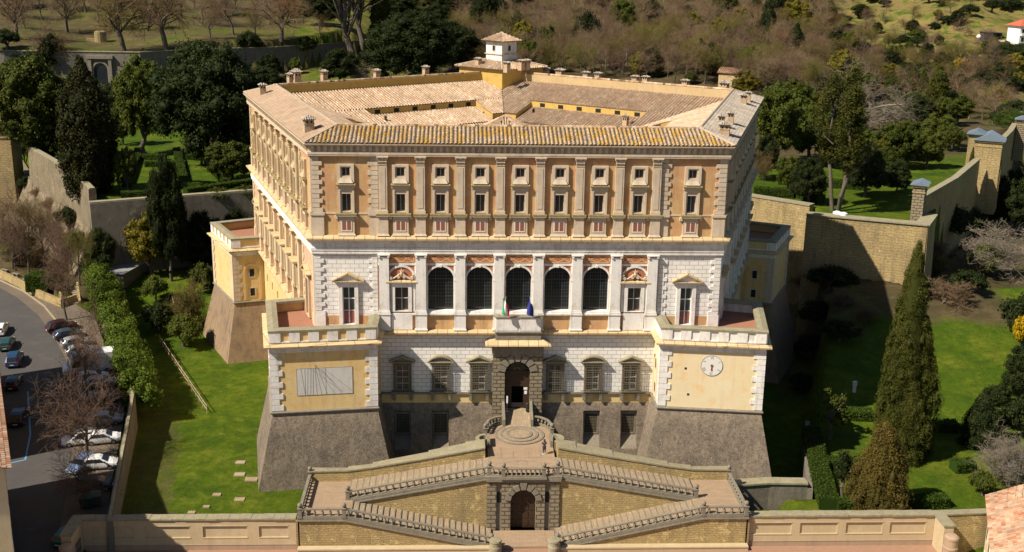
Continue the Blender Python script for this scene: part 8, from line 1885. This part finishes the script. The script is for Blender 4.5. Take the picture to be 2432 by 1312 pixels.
# ================================================================ PERSON
def person(label, p, rz, coat, s=1.0):
    """standing figure seen from behind, hands raised to the face holding a phone: one skinned body, clothing as children"""
    J = {'pel': (0, 0, .93, .145), 'waist': (0, .01, 1.08, .125), 'chest': (0, .01, 1.27, .15), 'neck': (0, .0, 1.44, .062), 'head0': (0, -.01, 1.53, .075), 'head1': (0, -.015, 1.61, .098), 'head2': (0, -.01, 1.70, .07)}
    E_ = [('pel', 'waist'), ('waist', 'chest'), ('chest', 'neck'), ('neck', 'head0'), ('head0', 'head1'), ('head1', 'head2')]
    for sd2, q in ((-1, 'l'), (1, 'r')):
        J[q+'sh'] = (sd2*.18, .0, 1.38, .062); J[q+'el'] = (sd2*.25, .10, 1.13, .045); J[q+'wr'] = (sd2*.09, .27, 1.33, .030); J[q+'ha'] = (sd2*.055, .30, 1.40, .034)
        J[q+'hip'] = (sd2*.095, 0, .88, .10); J[q+'kn'] = (sd2*.105, .02+.02*sd2, .49, .066); J[q+'an'] = (sd2*.11, .0+.03*sd2, .09, .043); J[q+'to'] = (sd2*.12, .17+.03*sd2, .035, .036)
        E_ += [('chest', q+'sh'), (q+'sh', q+'el'), (q+'el', q+'wr'), (q+'wr', q+'ha'), ('pel', q+'hip'), (q+'hip', q+'kn'), (q+'kn', q+'an'), (q+'an', q+'to')]
        for f in range(4): J[f'{q}f{f}'] = (sd2*.055+(f-1.5)*.014, .32, 1.44+.006*(1.5-abs(f-1.5)), .009); E_.append((q+'ha', f'{q}f{f}'))
        J[q+'th'] = (sd2*.02, .31, 1.42, .010); E_.append((q+'ha', q+'th'))
    def skin(names, edges, name, mat, parent, grow=0.0, lev=1):
        me = bpy.data.meshes.new(name); ix = {n_: i for i, n_ in enumerate(names)}; me.from_pydata([J[n_][:3] for n_ in names], [(ix[a], ix[b]) for a, b in edges], [])
        o = bpy.data.objects.new(name, me); COL.objects.link(o); o.parent = parent; md = o.modifiers.new('skin', 'SKIN')
        for i, n_ in enumerate(names): v = me.skin_vertices[0].data[i]; r = J[n_][3]+grow; v.radius = (r, r*.82 if n_ in ('chest', 'waist', 'pel') else r); v.use_root = (i == 0)
        sb = o.modifiers.new('sub', 'SUBSURF'); sb.levels = lev; sb.render_levels = lev; me.materials.append(mat); return o
    t = thing('person', label, 'person', p, rz); t.scale = (s, s, s)
    skin(list(J), E_, 'body', MAT['skin'], t, lev=2)
    cn = ['pel', 'waist', 'chest', 'lsh', 'lel', 'lwr', 'rsh', 'rel', 'rwr']; skin(cn, [('pel', 'waist'), ('waist', 'chest'), ('chest', 'lsh'), ('lsh', 'lel'), ('lel', 'lwr'), ('chest', 'rsh'), ('rsh', 'rel'), ('rel', 'rwr')], 'jacket', coat, t, .014)
    m = MB(); m.lathe([(.19, .62), (.20, .70), (.185, .9), (.16, 1.02)], 0, 0, 14); m.build('coat_skirt', coat, t, smooth=True)
    tn = ['pel', 'lhip', 'lkn', 'lan', 'rhip', 'rkn', 'ran']; skin(tn, [('pel', 'lhip'), ('lhip', 'lkn'), ('lkn', 'lan'), ('pel', 'rhip'), ('rhip', 'rkn'), ('rkn', 'ran')], 'trousers', MAT['cloth_dark'], t, .012)
    for q in 'lr':
        x_, y_, z_2, _ = J[q+'an']; m = MB(); m.hexa([(x_-.05, y_-.08, 0), (x_+.05, y_-.08, 0), (x_+.045, y_+.2, 0), (x_-.045, y_+.2, 0)], [(x_-.045, y_-.07, .09), (x_+.045, y_-.07, .09), (x_+.04, y_+.18, .05), (x_-.04, y_+.18, .05)]); m.build('shoe', MAT['white_paint'], t)
    m = MB(); m.ball((0, -.035, 1.63), .118, 10, 1.12); m.lathe([(.09, 1.42), (.11, 1.52), (.10, 1.6)], 0, -.05, 10); m.build('hair', MAT['hair'], t, smooth=True)
    return t
MAT['skin'] = plain('skin', (.45, .27, .19), .6); MAT['cloth_dark'] = plain('dark_trousers', (.018, .018, .022), .9); MAT['coat'] = plain('navy_coat', (.018, .02, .035), .85); MAT['hair'] = plain('dark_hair', (.02, .014, .01), .7); MAT['grey_coat'] = plain('grey_coat', (.2, .2, .22), .9)
person('person in a dark coat and white shoes photographing the palace from the stair terrace', (2.5, -11.3, TZ+0.008), R(8), MAT['coat'])
person('walker in a grey coat on the far orchard path', hit(637, 50), R(60), MAT['grey_coat'])

# ---- labels of the smaller groups: count them off from the left of the photo
def proj_x(o):
    v = np.array(o.location)-_C; return float(v@_r2/(v@_d))
ORD = ['first', 'second', 'third', 'fourth', 'fifth', 'sixth', 'seventh', 'eighth', 'ninth', 'tenth', 'eleventh', 'twelfth', 'thirteenth', 'fourteenth', 'fifteenth', 'sixteenth', 'seventeenth', 'eighteenth', 'nineteenth', 'twentieth']
_g = {}
for o in COL.objects:
    if o.parent is None and 'group' in o and 'label' in o: _g.setdefault((o['group'], o['label']), []).append(o)
for (gn, lb), L in _g.items():
    if 1 < len(L) <= 34 and len(lb.split()) <= 12:
        L.sort(key=proj_x); n = len(L); h_ = (n+1)//2
        for i, o in enumerate(L): o['label'] = f'{lb}, {ORD[i]} from the left' if i < h_ else (f'{lb}, {ORD[n-1-i]} from the right' if n-1-i > 0 else f'{lb}, rightmost one')
